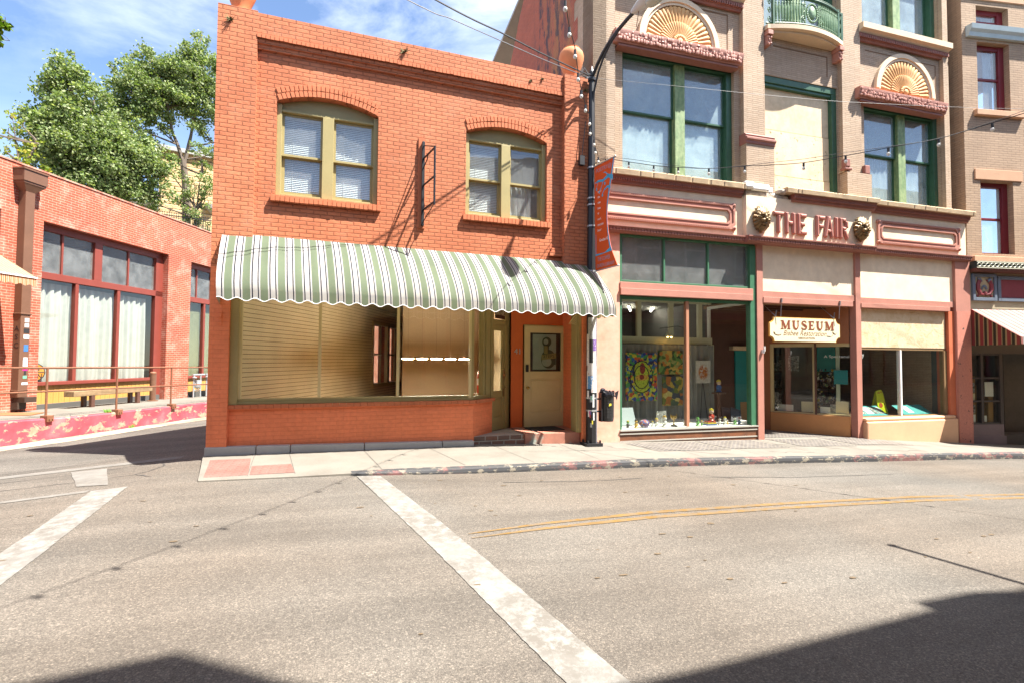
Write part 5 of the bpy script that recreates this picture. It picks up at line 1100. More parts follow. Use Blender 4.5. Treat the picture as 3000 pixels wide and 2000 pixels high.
for a in [(1.02,.22,.2,.15,'dark','green','yellow','small dark figurine with a green head at the left end of the sill'),(1.2,.2,.2,.17,'gold','gold','dark','slim gold figurine next to the grey information panel'),(1.6,.22,.2,.12,'white','white','yellow','short white figurine right of the round painted bank'),(1.72,.25,.2,.18,'white','skin','yellow','white figurine with yellow hair, taller of a pair'),(1.88,.2,.2,.23,'white','white','gold','tall white figurine left of the winged trophy'),(2.45,.3,.2,.17,'white','dark','dark','white figurine with a dark head beside the mullion'),(2.7,.2,.2,.18,'green','green','green','squat green figurine just right of the mullion'),(2.8,.2,.2,.11,'green','skin','gold','tiny green and gold figurine beside the squat green one'),(3.26,.2,.2,.16,'white','white','dark','white figurine right of the stack of books'),(3.4,.2,.2,.17,'white','white','yellow','white figurine third right of the stack of books'),(3.48,.22,.2,.1,'gold','skin','white','very small gold figurine between two white ones'),(3.66,.2,.2,.17,'green','white','dark','pale green figurine near the right end of the sill'),(3.78,.2,.2,.15,'blue','white','red','blue figurine with red hair nearest the right end of the sill'),(3.72,.8,.885,.27,'blue','skin','yellow','seated blue figurine on the dark pedestal table')]: figurine(*a)
r=thing('book_stack','low stack of red, blue and yellow books with a large figurine on top','books',FF,(3.05,.25,.2))
for i,cn in enumerate(('blue','yellow','red')): part(MB().box(2.92+.02*i,3.18-.01*i,.17+.01*i,.33,.2+.03*i,.228+.03*i),'book',FC[cn],r,bev=.003)
figurine(3.08,.24,.29,.26,'red','skin','yellow','large figurine with bright yellow hair sitting on the stack of books')
g=MB(); g.ball((1.42,.24,.28),(.12,.09,.085),12,8); g.box(1.36,1.48,.19,.29,.2,.22); solo(g,'painted_bank',multi('mottled_glaze',[(.3,.06,.05,1),(.06,.1,.3,1),(.4,.35,.3,1),(.1,.08,.2,1)],30),'round mottled blue and red pottery bank on the display sill','ornament',FF,smooth=True)
r=thing('trophy','small gold trophy with a pair of wings on the display sill','trophy',FF,(2.12,.22,.2))
g=MB(); g.box(2.07,2.17,.17,.27,.2,.23); part(g,'plinth',FC['dark'],r); g=MB(); g.lathe([(0,.23),(.03,.23),(.012,.27),(.012,.33),(.045,.38),(.05,.43),(0,.43)],2.12,.22,12)
for sx in (-1,1): g.tube([(2.12+sx*.02,.22,.36),(2.12+sx*.06,.22,.4),(2.12+sx*.075,.22,.47)],[.02,.022,.004],6)
part(g,'cup',FC['gold'],r,smooth=True)
h=MB(); h.box(.78,1.36,.45,.46,.22,.62); h2=MB(); h2.merge(h,Matrix.Translation((0,.45,.22))@Matrix.Rotation(R(-25),4,'X')@Matrix.Translation((0,-.45,-.22))); solo(h2,'text_panel',mk('grey_text_panel',(.26,.30,.32,1),.5,.05,3),'slanting grey information panel at the left of the display window','panel',FF)
h=MB(); h.box(2.0,2.25,.7,.72,.2,.48); solo(h,'framed_picture',photo('blue_print',2),'small blue framed picture leaning behind the trophy','picture',FF)
for k,(u,a,l) in enumerate(((3.95,20,'dark leaning picture frame beside the pedestal'),(3.85,15,'black leaning picture frame behind the figurines'))):
    h=MB(); frame_box(h,-.13,.13,0,.36,.03,-.01,.01); h.box(-.1,.1,-.003,.004,.03,.33); h2=MB(); h2.merge(h,Matrix.Translation((u,.5+.15*k,.2))@Matrix.Rotation(R(-30),4,'X')@Matrix.Rotation(R(a),4,'Y')); solo(h2,'leaning_frame',M['dbrown'] if k else M['black'],l,'picture frame',FF)
# lit lamps seen through the display window
M['bulb']=emit('warm_lit_bulb',(1,.55,.15,1),9); M['tubelit']=emit('lit_fluorescent_tube',(1,.95,.85,1),10); M['stripfill']=emit('strip_fill_tube',(1,.92,.78,1),330)  # last one: added strong glow that brightens the orange shop
sp=thing('spot_bar','dark spotlight bar with three lit frosted shades above the curtain','spotlights',FF,(2.75,1.2,2.3))
g=MB(); g.tube([(2.4,1.2,2.35),(2.9,1.2,2.42),(3.2,1.2,2.35)],.01,6); part(g,'bar',M['black'],sp)
for u in (2.62,2.72,3.12): g=MB(); g.lathe([(.02,2.28),(.05,2.18),(.045,2.16),(0,2.2)],u,1.2,10); part(g,'shade',M['dispw'],sp,smooth=True); part(MB().ball((u,1.2,2.17),.026,8,5),'bulb',M['bulb'],sp)
for a in [(1.55,2.4,3.0,'lit amber bulb hanging at the left of the display window',.05),(1.75,3.2,2.62,'lower small lit amber bulb hanging deeper in the shop',.04)]:
    r=thing('pendant_lamp',a[3],'lamp',FF,(a[0],a[1],a[2]),'lit pendant bulbs'); part(MB().ball((a[0],a[1],a[2]),a[4],8,6),'bulb',M['bulb'],r); part(MB().tube([(a[0],a[1],a[2]+.03),(a[0],a[1],3.12)],.006,5),'cord',M['black'],r)
for a,b,z,l in (((1.7,3.2),(2.5,3.3),2.95,'lit fluorescent tube at the left of the shop ceiling'),((2.6,3.0),(3.2,4.0),3.05,'slanting lit fluorescent tube at the middle of the shop ceiling'),((3.6,3.4),(4.0,4.2),3.08,'short lit fluorescent tube at the right of the shop ceiling')):
    r=thing('tube_light',l,'lamp',FF,(a[0],a[1],z),'fluorescent tubes on the shop ceiling'); part(MB().tube([(a[0],a[1],z),(b[0],b[1],z)],.022,6),'tube',M['tubelit'],r); part(MB().tube([(a[0],a[1],z+.045),(b[0],b[1],z+.045)],.03,6),'fitting',M['white'],r)

# ---------------------------------------------------------------- the tan building at the right edge
FR=frame(15.44,8.43,-11.5)
rb=thing('tan_hotel','tan brick building with maroon sash windows at the right edge','building',FR)
M['tanbr']=brick('right_tan_brick',(.43,.30,.20,1),(.385,.265,.175,1),(.29,.20,.135,1),L=.26,H=.062,ms=.007,bd=.006,rough=.8,wear=(.33,.24,.16,1),wl=(.6,.85))
M['maroon']=mk('maroon_paint',(.17,.015,.022,1),.45,.2,5); M['sand']=mk('sandstone',(.56,.33,.20,1),.8,.15,4,.3,40)
wins=[(.45,1.45,4.45,6.38),(.45,1.45,8.3,10.12),(.45,1.45,10.45,11.1),(2.6,3.6,4.45,6.38),(2.6,3.6,8.3,10.12)]
g=wall(MB(),0,9,4.3,14,wins,0,.4); part(g,'wall',M['tanbr'],rb)
for k,(a,b,c,d) in enumerate(wins):
    g=MB(); g.box(a,a+.02,.16,.26,c,d); g.box(b-.17,b,.14,.26,c,d); g.box(a+.02,b-.17,.15,.26,d-.12,d); g.box(a+.02,b-.17,.15,.26,c,c+.06); g.box(a+.02,b-.17,.17,.24,(c+d)/2-.03,(c+d)/2+.03)
    w=part(g,'window',M['maroon'],rb,bev=.006)
    part(MB().box(a+.02,b-.17,.2,.205,c+.06,d-.12),'pane',M['glass2'],w)
    g=MB(); g.box(b-.24,b-.17,.21,.23,c+.06,d-.12); part(g,'sash',M['white'],w)
    if c>8: part(curtain_mesh(b-.5,b-.2,c+.06,d-.1,.3,.02,.09,20,seed=k),'curtain',M['curtain'],w)
g=MB()
for a in (.27,2.4):
    g.box(a,a+1.45,-.03,.05,6.4,6.68)
g.box(.0,9,-.03,.05,11.25,11.5); part(g,'lintel',M['sand'],rb,bev=.01)
g=MB()
for a in (.3,2.45): g.box(a,a+1.5,-.1,.05,8.1,8.25)
g.box(.1,9,-.1,.05,4.22,4.36); part(g,'window_sill',M['sand'],rb,bev=.01)
g=MB(); g.profx([(.02,10.2),(-.08,10.2),(-.1,10.3),(-.16,10.36),(-.18,10.48),(.02,10.5)],.12,9); part(g,'belt_course',mk('pale_blue_metal',(.42,.50,.52,1),.5,.15,4),rb)
M['dkfr']=mk('shop_dark_frame',(.06,.05,.045,1),.5,.2,5)
g=MB(); g.box(.0,9,.0,.3,3.0,4.22); part(g,'shop_fascia',mk('cream_fascia',(.5,.42,.28,1),.6),rb)
g=MB(); g.profx([(.02,3.93),(-.2,3.95),(-.22,4.02),(.02,4.02)],.02,9); part(g,'fascia_moulding',mk('brown_moulding',(.13,.05,.035,1),.5),rb)
g=MB(); g.box(.03,9,-.2,.02,4.02,4.2); lc=part(g,'lattice_cornice',mk('dark_green_cornice',(.03,.05,.045,1),.5),rb)
M['latt']=mk('pale_lattice',(.55,.55,.42,1),.5)
g=MB(); g.box(.03,9,-.215,-.2,4.17,4.2); g.box(.03,9,-.215,-.2,4.02,4.045)
for i in range(60):
    u=.1+.13*i; g.tube([(u+.055*math.cos(t*PI/5),-.206,4.108+.045*math.sin(t*PI/5)) for t in range(11)],.011,4)
part(g,'lattice',M['latt'],lc)
M['slate']=mk('slate_blue_paint',(.16,.19,.24,1),.5); M['maroon2']=mk('maroon_panel',(.25,.05,.06,1),.55,.15,4)
g=MB(); frame_box(g,.08,.8,3.2,3.9,.08,-.06,-.001); pl=part(g,'ornamental_plaque',M['slate'],rb,bev=.006)
g=MB(); g.box(.16,.72,-.02,-.0015,3.28,3.82); part(g,'plaque_ground',mk('cream_plaque',(.58,.48,.30,1),.6),pl)
g=MB()
for sx in (-1,1): g.tube([(.44+sx*.02,-.035,3.36),(.44+sx*.13,-.04,3.38),(.44+sx*.2,-.045,3.5),(.44+sx*.2,-.045,3.62),(.44+sx*.15,-.04,3.72),(.44+sx*.06,-.035,3.74)],[.03,.045,.05,.045,.05,.01],7); g.ball((.44+sx*.2,-.03,3.33),.035,7,5)
g.ball((.44,-.04,3.4),.05,7,5); part(g,'plaque_scroll',M['maroon2'],pl,smooth=True)
g=MB()
for k in range(7): a=PI*k/6; g.ball((.44+.06*math.cos(a),-.035,3.52+.07*math.sin(a)),(.03,.02,.03),6,4)
for sx in (-1,1): g.tube([(.44+sx*.1,-.045,3.7),(.44+sx*.16,-.05,3.76),(.44+sx*.2,-.04,3.8)],[.035,.04,.01],6)
part(g,'plaque_leaf',M['slate'],pl,smooth=True)
g=MB(); frame_box(g,.86,3.4,3.2,3.86,.09,-.04,-.001); fp=part(g,'fascia_panel',M['slate'],rb,bev=.006); part(MB().box(.95,3.31,-.012,-.0015,3.29,3.77),'panel_field',M['maroon2'],fp)
g=MB(); g.box(.0,9,.3,8,13,13.2); g.box(-.02,.02,.4,8,-.8,13.9); part(g,'roof',M['conc'],rb)
# shop under it
g=MB(); g.box(.02,1.12,.12,.26,-.8,.0); g.xy([(1.12,.12),(1.9,.75),(1.9,.9),(1.05,.26)],-.8,.0); g.box(.02,1.15,.09,.13,-.8,-.3); part(g,'shop_base',mk('grey_purple_base',(.20,.15,.15,1),.7,.15),rb)
g=MB()
for a,b in ((.02,.06),(.46,.53),(1.03,1.13)): g.box(a,b,.12,.24,0,2.0)
for z in (0,.58,1.18,1.8): g.box(.06,1.03,.13,.23,z,z+.045)
g.box(.02,9,.1,.3,1.84,2.3); g.box(.02,9,.12,.3,2.3,3.0); dk=part(g,'shop_window',M['dkfr'],rb)
part(MB().box(.04,1.05,.17,.175,0,1.85),'pane',M['glassshop'],dk)
h=MB()
for u in (0,.42,.85): h.box(u,u+.07,0,.1,-.0,1.85)
for z in (.0,.7,1.2): h.box(.07,.85,.03,.08,z,z+.05)
g=MB(); g.merge(h,Matrix.Translation((1.14,.14,0))@Matrix.Rotation(R(40),4,'Z')); part(g,'shop_door',M['dkfr'],rb)
h=MB().box(.07,.9,.05,.055,0,1.85); g=MB(); g.merge(h,Matrix.Translation((1.14,.14,0))@Matrix.Rotation(R(40),4,'Z')); part(g,'pane',M['glassshop'],dk)
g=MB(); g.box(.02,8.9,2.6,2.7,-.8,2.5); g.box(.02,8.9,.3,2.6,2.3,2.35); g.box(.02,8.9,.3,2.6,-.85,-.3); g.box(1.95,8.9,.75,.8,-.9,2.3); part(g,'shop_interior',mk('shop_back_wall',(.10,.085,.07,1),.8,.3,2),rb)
g=MB(); g.box(.3,.42,.24,.6,0,1.25); g.box(.8,.95,.24,.6,.0,1.0); part(g,'window_shelf',mk('honey_wood',(.33,.18,.06,1),.5),rb)
for k,(a,b,c,d,m,l) in enumerate(((.1,.36,.82,1.08,'photo','grey notice, top left in the dark shop window'),(.1,.36,.62,.8,'yp','yellow notice in the left column of the dark shop window'),(.12,.36,.28,.5,'photo','grey notice low in the dark shop window'),(.12,.36,.05,.25,'paper','white framed certificate at the bottom of the dark shop window'),(.66,.92,.72,1.1,'paper','large white sheet in the right column of the dark shop window'),(.56,.7,.06,.22,'paper','small white card at the foot of the dark shop window'))):
    solo(MB().box(a,b,.2,.21,c,d),'shop_notice',M[m],l,'notice',FR,'notices in the dark shop window')
AW2=awn_mat('pink_striped_awning',.19,[(0.0,(.40,.17,.15,1)),(.33,Wt),(.5,(.10,.15,.09,1)),(.64,Wt),(.82,(.36,.33,.26,1)),(.9,Wt)],.02)
a2=thing('awning','short pink white and green striped awning at the right edge','awning',FR,(3,-.6,2.0))
g=MB(); g.uv=[]; g.v=[(.03,-.02,2.98),(6,-.02,2.98),(6,-1.15,2.22),(.03,-1.15,2.22),(.03,-1.16,2.05),(6,-1.16,2.05)]; g.uv=[(.03,0),(6,0),(6,.8),(.03,.8),(.03,1),(6,1)]; g.f=[(0,3,2,1),(3,4,5,2)]; part(g,'canopy',AW2,a2)
g=MB(); g.uv=[]; N=12
for i in range(N+1): f=i/N; y=-.03-1.1*f; zt=2.98-.76*f; g.v+=[(.03,y,zt),(.03,y,2.04+.012*math.cos(f*30))]; g.uv+=[(f*1.12,0),(f*1.12,1)]
g.f=[(2*i,2*i+1,2*i+3,2*i+2) for i in range(N)]; part(g,'end_panel',awn_mat('maroon_striped_awning',.21,[(0.0,(.22,.05,.055,1)),(.4,(.30,.24,.15,1)),(.5,(.04,.04,.03,1)),(.82,(.30,.24,.15,1))],0),a2)

# ---------------------------------------------------------------- side street: left brick building
FL=frame(-6.22,12.63,65.5)
FB=FL@Matrix.Translation((0,2.2,0))
lb=thing('brick_warehouse','low red brick building with faded whitewash and big red framed windows','building',FB)
M['oldred']=brick('faded_red_brick',(.38,.078,.042,1),(.30,.066,.037,1),(.44,.24,.17,1),L=.20,H=.066,ms=.0085,bd=.005,wear=(.60,.40,.31,1),wl=(.5,.68),wscale=1.7,tint=(1.1,1.25,1.2,1))
ops=[(2.6,6.72,.0,5.04),(7.76,11.5,.0,5.0),(-3.2,1.62,.0,5.06)]
g=wall(MB(),-9,12,-.5,6.27,ops,0,.45); part(g,'wall',M['oldred'],lb)
g=MB(); g.box(-9,12,.45,7,5.6,5.7); g.box(-9,12,6.8,7.0,-1,6.0); g.box(-9.1,-9,.0,7,-1,6.27); g.box(12,12.1,.0,7,-1,6.27); part(g,'roof',M['conc'],lb)
g=MB(); g.box(-9,12,-.02,.47,6.27,6.31); part(g,'coping',two('worn_brick_coping',(.5,.3,.22,1),(.40,.14,.09,1),4,.4,.6),lb)
M['redfr']=mk('red_window_paint',(.20,.042,.028,1),.5,.12,4,.15,40); M['mustard']=mk('mustard_boards',(.46,.25,.065,1),.6,.1,3)
M['plinth']=mk('dark_plinth_stone',(.085,.08,.072,1),.85,.2,4)
def bigwin(a,b,top,muls,tmul,tsub,boards=True):
    y=.2; g=MB(); g.box(a,b,y,y+.12,top-.18,top); g.box(a,b,y-.02,y+.12,3.6,3.78); g.box(a,a+.04,y,y+.12,.9,3.6); g.box(b-.3,b,y-.02,y+.12,.2,top-.18); g.box(a,a+.04,y,y+.12,3.78,top-.18)
    g.box(a,b-.3,y-.05,y+.12,.86,.95)
    for m in muls: g.box(m-.05,m+.05,y-.01,y+.12,.95,3.6)
    for m in tmul: g.box(m-.12,m+.12,y-.01,y+.12,3.78,top-.18)
    for m in tsub: g.box(m-.025,m+.025,y+.02,y+.1,3.78,top-.18)
    w=part(g,'window',M['redfr'],lb,bev=.006)
    part(MB().box(a,b-.3,y+.05,y+.055,.95,3.6),'pane',M['glassshop'],w); part(MB().box(a,b-.3,y+.06,y+.065,3.78,top-.18),'transom_pane',M['glasst'],w)
    if boards:
        g=MB(); n=int((b-.3-a)/.075)
        for i in range(n): u=a+(b-.3-a)*i/n; g.box(u+.002,u+(b-.3-a)/n-.002,y+.02+.003*(i%2),y+.1,.2,.86)
        part(g,'boarded_apron',M['mustard'],w)
        part(MB().box(a,b-.1,y-.1,y+.12,.0,.38),'stone_plinth',M['plinth'],lb)
    return w
bigwin(2.6,6.72,5.04,[3.74,5.06],[4.35],[3.32,5.4]); bigwin(7.76,11.5,5.0,[8.75,9.9],[9.9],[8.35,9.1]); bigwin(-3.2,1.62,5.06,[-1.6,0],[-.8],[-2,.4])
g=MB(); g.box(2.3,12,3.2,3.3,0,5.5); g.box(-9,2.3,2.0,2.1,0,5.5); g.box(6.9,7.0,.5,3.2,0,5.5); part(g,'interior_wall',mk('dim_loft_wall',(.4,.34,.28,1),.8,.2,2),lb)
g=MB(); g.box(-9,12,.46,6.8,5.3,5.35); part(g,'interior_ceiling',mk('loft_ceiling',(.3,.26,.2,1),.8),lb)
for k,(a,b,l) in enumerate(((2.62,3.66,'white curtain behind the left pane of the big red framed window'),(3.78,4.98,'white curtain behind the middle pane of the big red framed window'),(5.1,6.2,'white curtain behind the right pane of the big red framed window'))):
    solo(curtain_mesh(a-.06,b+.1-.05*k,.95,3.52-.02*k,.345,.05,.2,90,seed=20+k),'curtain',M['curtain'],l,'curtain',FB,'curtains in the brick building',smooth=True)
g=blind(7.78,11.2,.95,3.55,.36); solo(g,'window_blind',mk('olive_blind',(.24,.24,.15,1),.5),'olive slatted blind behind the far window of the brick building','blind',FB)
s=thing('open_sign','orange and black open sign at the corner of the curtained window','sign',FB,(2.75,.27,.98))
disc(gg:=MB(),2.72,1.2,.3,.24,.262,.268); part(gg,'board',M['black'],s)
g=MB(); disc(g,2.72,1.2,.27,.21,.258,.2615); part(g,'face',mk('sign_orange',(.75,.25,.02,1),.5),s)
g=MB(); text(g,'OPEN',2.72,1.03,.14,.257,.003,width=.42,bold=.01); text(g,"WE'RE",2.72,1.24,.08,.257,.003,width=.3,bold=.01); g.box(2.46,2.98,.2545,.2575,1.19,1.21); part(g,'lettering',M['black'],s)
ds=thing('downspout','square brown downspout with a large leader head and stickers on the brick wall','downspout',FB,(2.1,-.1,.4))
M['bmetal']=mk('brown_metal',(.15,.075,.045,1),.45,.2,4,.1,30)
g=MB(); g.box(1.98,2.2,-.2,-.0,.62,5.72); g.box(1.96,2.22,-.22,-.001,2.6,2.64); g.box(1.96,2.22,-.22,-.001,.78,.8); part(g,'pipe',M['bmetal'],ds,bev=.01)
g=MB(); g.box(2.02,2.3,-.34,-.02,.5,.62); g.box(1.99,2.19,-.19,-.01,.34,.5); part(g,'outlet',mk('dark_outlet',(.05,.03,.02,1),.6),ds)
g=MB(); g.box(1.84,2.4,-.3,-.0,5.83,6.1); g.box(1.86,2.38,-.28,-.001,5.78,5.83); g.box(1.82,2.42,-.32,-.0,6.1,6.14); g.add([(1.86,-.28,5.79),(2.38,-.28,5.79),(2.38,0,5.79),(1.86,0,5.79),(1.98,-.2,5.6),(2.2,-.2,5.6),(2.2,0,5.6),(1.98,0,5.6)],[(0,4,5,1),(1,5,6,2),(3,7,4,0)]); part(g,'leader_head',M['bmetal'],ds)
STK=[('sticker_white',(.6,.6,.58,1)),('sticker_black',(.03,.03,.03,1)),('sticker_blue',(.05,.16,.4,1)),('sticker_pink',(.6,.03,.2,1)),('sticker_green',(.15,.42,.28,1)),('sticker_yellow',(.6,.5,.05,1)),('sticker_purple',(.12,.05,.22,1)),('sticker_red',(.5,.06,.05,1))]
SM=[mk(n,c,.5,.35,40) for n,c in STK]
for k,(z,h,w,ci) in enumerate(((2.42,.1,.1,0),(2.3,.09,.1,0),(2.16,.11,.13,1),(2.02,.1,.13,0),(1.72,.16,.1,2),(1.5,.08,.1,0),(1.36,.16,.11,0),(1.26,.05,.12,3),(1.16,.1,.05,1),(1.07,.07,.09,4),(.92,.06,.14,0))):
    part(MB().box(2.1-w/2+.02,2.1+w/2+.02,-.2035,-.2005,z,z+h),'sticker',SM[ci],ds)
g=MB(); 
for i,ch in enumerate('ASC'): text(g,ch,1.7+0,2.2-.2*i,.13,0,.002)
h=MB(); h.merge(g,Matrix.Translation((1.979,-.1,0))@Matrix.Rotation(R(-90),4,'Z')@Matrix.Translation((-1.7,0,0))); part(h,'painted_letters',M['black'],ds)
# striped awning corner at the far left
AW3=awn_mat('orange_striped_awning',.085,[(0.0,(.50,.16,.05,1)),(.3,(.62,.5,.33,1)),(.55,(.35,.12,.07,1)),(.7,(.62,.5,.33,1))],0)
a3=thing('awning','faded orange striped awning corner on the brick building at the left edge','awning',FB,(.3,-.5,3.2))
g=MB(); g.v=[(-3.3,-.02,4.0),(1.55,-.02,4.0),(1.62,-.98,3.42),(-3.3,-.98,3.42)]; g.uv=[(0,0),(4.85,0),(4.92,.8),(0,.8)]; g.f=[(0,3,2,1)]; part(g,'canopy',AW3,a3)
g=MB(); g.uv=[]; N=120
for i in range(N+1): u=-3.3+4.92*i/N; g.v+=[(u,-.985,3.4),(u,-1.0,3.22+.02*math.cos(u*2*PI/.21))]; g.uv+=[(u+3.3,.8),(u+3.3,1)]
g.f=[(2*i,2*i+1,2*i+3,2*i+2) for i in range(N)]; part(g,'valance',AW3,a3)
part(MB().box(-3.3,1.63,-1.01,-.98,3.395,3.425),'front_bar',M['white'],a3)
# raised pavement with the red kerb
g=MB(); us=axis((-9,12,42)); 
def lz(u): return lerpt(u,[(-9,.5),(0,.34),(1.5,.27),(5.8,.23),(9,.17),(12,.1)])
V=[]
for u in us:
    j=.02*mnoise.noise((u*1.7,3,0)); V+=[(u,-.02+j,lz(u)-.75),(u,.0+j,lz(u)-.04),(u,.04+j*.5,lz(u)+.0)]
g.add(V,[(i*3+k,(i+1)*3+k,(i+1)*3+k+1,i*3+k+1) for i in range(len(us)-1) for k in range(2)]); o=struct(g,'raised_kerb',M['redkerb'],'high kerb with peeling red paint'); o.matrix_world=FL
g=MB(); g.add([(u,v,lz(u)+(.0 if v>.1 else -.001)) for u in us for v in (.03,.8,1.5,2.6)],[(i*4+k,(i+1)*4+k,(i+1)*4+k+1,i*4+k+1) for i in range(len(us)-1) for k in range(3)]); o=struct(g,'raised_sidewalk',M['walk'],'raised pavement behind the railing'); o.matrix_world=FL
g=MB(); lzf=lambda u,v: lz(u)
for v in (.28,.42): ribbon(g,sub((-4,v),(8.5,v-.06),40),.012,lzf,.004)
ribbon(g,[(1.5,.1),(1.9,.5),(2.1,1.4)],.012,lzf,.004); ribbon(g,[(1.2,.5),(2.2,.62),(3.2,.58),(3.3,.5)],.012,lzf,.0045); o=struct(g,'sidewalk_crack',M['tar']); o.matrix_world=FL
g=MB(); g.xy([(1.74,2.05),(1.95,1.25),(1.35,.95),(1.15,1.75)],.27,.292); solo(g,'rusty_plate',mk('rust_plate',(.24,.11,.045,1),.8,.2,5),'flat rusty steel plate on the raised pavement by the downspout','cover plate',FL)
# gutter strip at the foot of the red kerb
g=MB(); M4=FL
for i in range(40):
    u=-6+.4*i; V=[]
    for uu in (u,u+.4):
        for v in (-.03,-.75-.1*math.sin(uu*1.3)): p=FL@Vector((uu,v,0)); V.append((p.x,p.y,zr(p.x,p.y)+(.02 if v>-.1 else .006)))
    g.add(V,[(0,1,3,2)])
struct(g,'gutter',two('dusty_gutter',(.38,.32,.24,1),(.20,.16,.11,1),1.6,.4,.62,8,.9),'dusty gutter strip below the red kerb')
g=MB(); q=random.Random(8)
for i in range(160):
    u=q.uniform(-1,7); v=q.uniform(-.55,-.1); p=FL@Vector((u,v,0)); z=zr(p.x,p.y)+.024; a=q.uniform(0,6); l=q.uniform(.015,.035)
    g.add([(p.x,p.y,z),(p.x+l*math.cos(a),p.y+l*math.sin(a),z+.006),(p.x+l*.6*math.cos(a+1),p.y+l*.6*math.sin(a+1),z+.004)],[(0,1,2)])
struct(g,'fallen_leaves',mk('yellow_leaf',(.50,.36,.08,1),.8,.4,9),kind='stuff',label='small yellow leaves in the gutter below the red kerb')
# railing
rl=thing('pipe_railing','rust brown pipe railing along the red kerb of the side street','railing',FL,(2.5,.05,.25))
M['rust']=mk('rust_brown_pipe',(.20,.085,.045,1),.6,.3,9,.2,60)
zt=lambda u: 1.37-.012*u; zm=lambda u:.875-.016*u
g=MB(); g.tube([(-6,.06,zt(-6)),(12,.06,zt(12))],.022,8); part(g,'rail',M['rust'],rl,smooth=True); g=MB(); g.tube([(-6,.06,zm(-6)),(12,.06,zm(12))],.02,8); part(g,'rail',M['rust'],rl,smooth=True)
for u in (-4.3,-2.55,-.8,.92,2.64,4.4,6.15,7.9,9.6,11.3):
    p=part(MB().tube([(u,.06,lz(u)),(u,.06,zt(u))],.022,8),'post',M['rust'],rl,smooth=True)
    g=MB(); g.box(u-.07,u+.07,-.06,.12,lz(u)-.08,lz(u)+.05); 
    for a in (-.035,.035): g.tube([(u+a,-.065,lz(u)-.02),(u+a,-.085,lz(u)-.02)],.012,6)
    part(g,'foot_clamp',M['rust'],p,bev=.01)
# bench
bn=thing('wooden_bench','low bench made of a thick pale timber beam below the curtained window','bench',FB,(4.3,-.4,.25))
g=MB(); g.box(3.08,5.62,-.52,-.22,.56,.7); part(g,'seat',two('weathered_timber',(.20,.125,.06,1),(.28,.19,.10,1),3,.35,.7,8,.8,(.5,6,6)),bn,bev=.012)
for u in (3.62,5.1):
    for v in (-.5,-.26): part(MB().box(u-.05,u+.05,v-.03,v+.05,.22,.56),'leg',M['dbrown'],bn)
bo=thing('steel_bollard','brown steel pipe bollard standing at the right end of the curtained window','bollard',FB,(5.9,-.3,.25))
g=MB(); g.lathe([(0,.22),(.15,.22),(.15,.25),(.085,.26),(.085,1.08),(.0,1.09)],5.88,-.3,14); part(g,'post',M['bmetal'],bo,smooth=True); part(MB().lathe([(0,1.09),(.09,1.08),(.09,1.12),(.06,1.15),(0,1.15)],5.88,-.3,14),'cap',M['rust'],bo,smooth=True)
M['galv']=mk('gas_pipe_grey',(.42,.43,.43,1),.45,.15,8,metal=.5)
def gasm(u,label):
    r=thing('gas_meter',label,'gas meter',FB,(u+.3,-.2,.2),'gas meters'); g=MB(); 
    for a in (0,.34): g.tube([(u+a,-.15,.2),(u+a,-.15,.98)],.028,7)
    g.tube([(u-.05,-.15,.99),(u+.55,-.15,.99)],.033,7); g.tube([(u,-.15,.45),(u+.34,-.15,.45)],.022,7); part(g,'pipe',M['galv'],r,smooth=True)
    g=MB(); g.ball((u+.17,-.17,.62),(.14,.09,.13),10,7); g.box(u+.06,u+.28,-.24,-.1,.66,.8); part(g,'meter_body',M['galv'],r,bev=.01,smooth=True); part(MB().lathe([(0,.87),(.075,.87),(.085,.9),(.02,.93),(0,.93)],u+.02,-.17,12),'regulator',M['galv'],r,smooth=True)
gasm(7.85,'grey gas meter cluster left of another under the far window'); gasm(8.5,'grey gas meter cluster next to the orange corner')
g=MB(); q=random.Random(3)
def grass(base,n,s,seed,label):
    q=random.Random(seed); g=MB()
    for i in range(n):
        a=q.uniform(0,6.28); l=s*q.uniform(.5,1); x,y=base[0]+q.uniform(-.16,.16)*s*4,base[1]+q.uniform(-.05,.05); z=base[2]; w=.006
        g.add([(x-w,y,z),(x+w,y,z),(x+.3*l*math.cos(a)+w*.6,y+.3*l*math.sin(a),z+l*.7),(x+.55*l*math.cos(a),y+.5*l*math.sin(a),z+l)],[(0,1,2),(0,2,3)])
    solo(g,'grass_tuft',M['grassm'],label,'grass tuft',FL,'grass tufts at the red kerb')
M['grassm']=mk('fresh_grass',(.13,.26,.03,1),.7,.3,9)
grass((2.4,.06,.26),60,.1,1,'grass tuft growing on top of the red kerb'); grass((3.0,-.04,-.2),45,.13,2,'grass tuft growing at the foot of the red kerb')

# ---------------------------------------------------------------- street lamp, banner, bin, strings of lights
PX,PY=4.66,8.75
FP=frame(PX,PY,-79.03)      # x runs out along the arm towards the street
lamp=thing('street_lamp','black octagonal street lamp pole plastered with flyers, its curved arm over the street','street lamp',I4,(PX,PY,-.02))
g=MB(); g.lathe([(.0,-.05),(.105,-.05),(.1,1.0),(.088,3),(.062,6.9),(.055,7.3),(.03,7.36),(.012,7.42),(0,7.42)],PX,PY,8,PI/8); part(g,'pole',M['black'],lamp)
g=MB(); g.box(PX-.17,PX+.17,PY-.15,PY+.14,-.05,.015)
for a in (-.13,.13):
    for b in (-.11,.1): g.tube([(PX+a,PY+b,.01),(PX+a,PY+b,.07)],.018,6)
part(g,'base_plate',M['black'],lamp)
aP=lambda t,z: tuple(FP@Vector((t,0,z)))
g=MB(); g.tube([aP(*p) for p in ((0,7.16),(.08,7.27),(.17,7.37),(.32,7.5),(.48,7.6),(.77,7.72),(1.01,7.78),(1.25,7.82))],.034,8); part(g,'arm',M['black'],lamp,smooth=True)
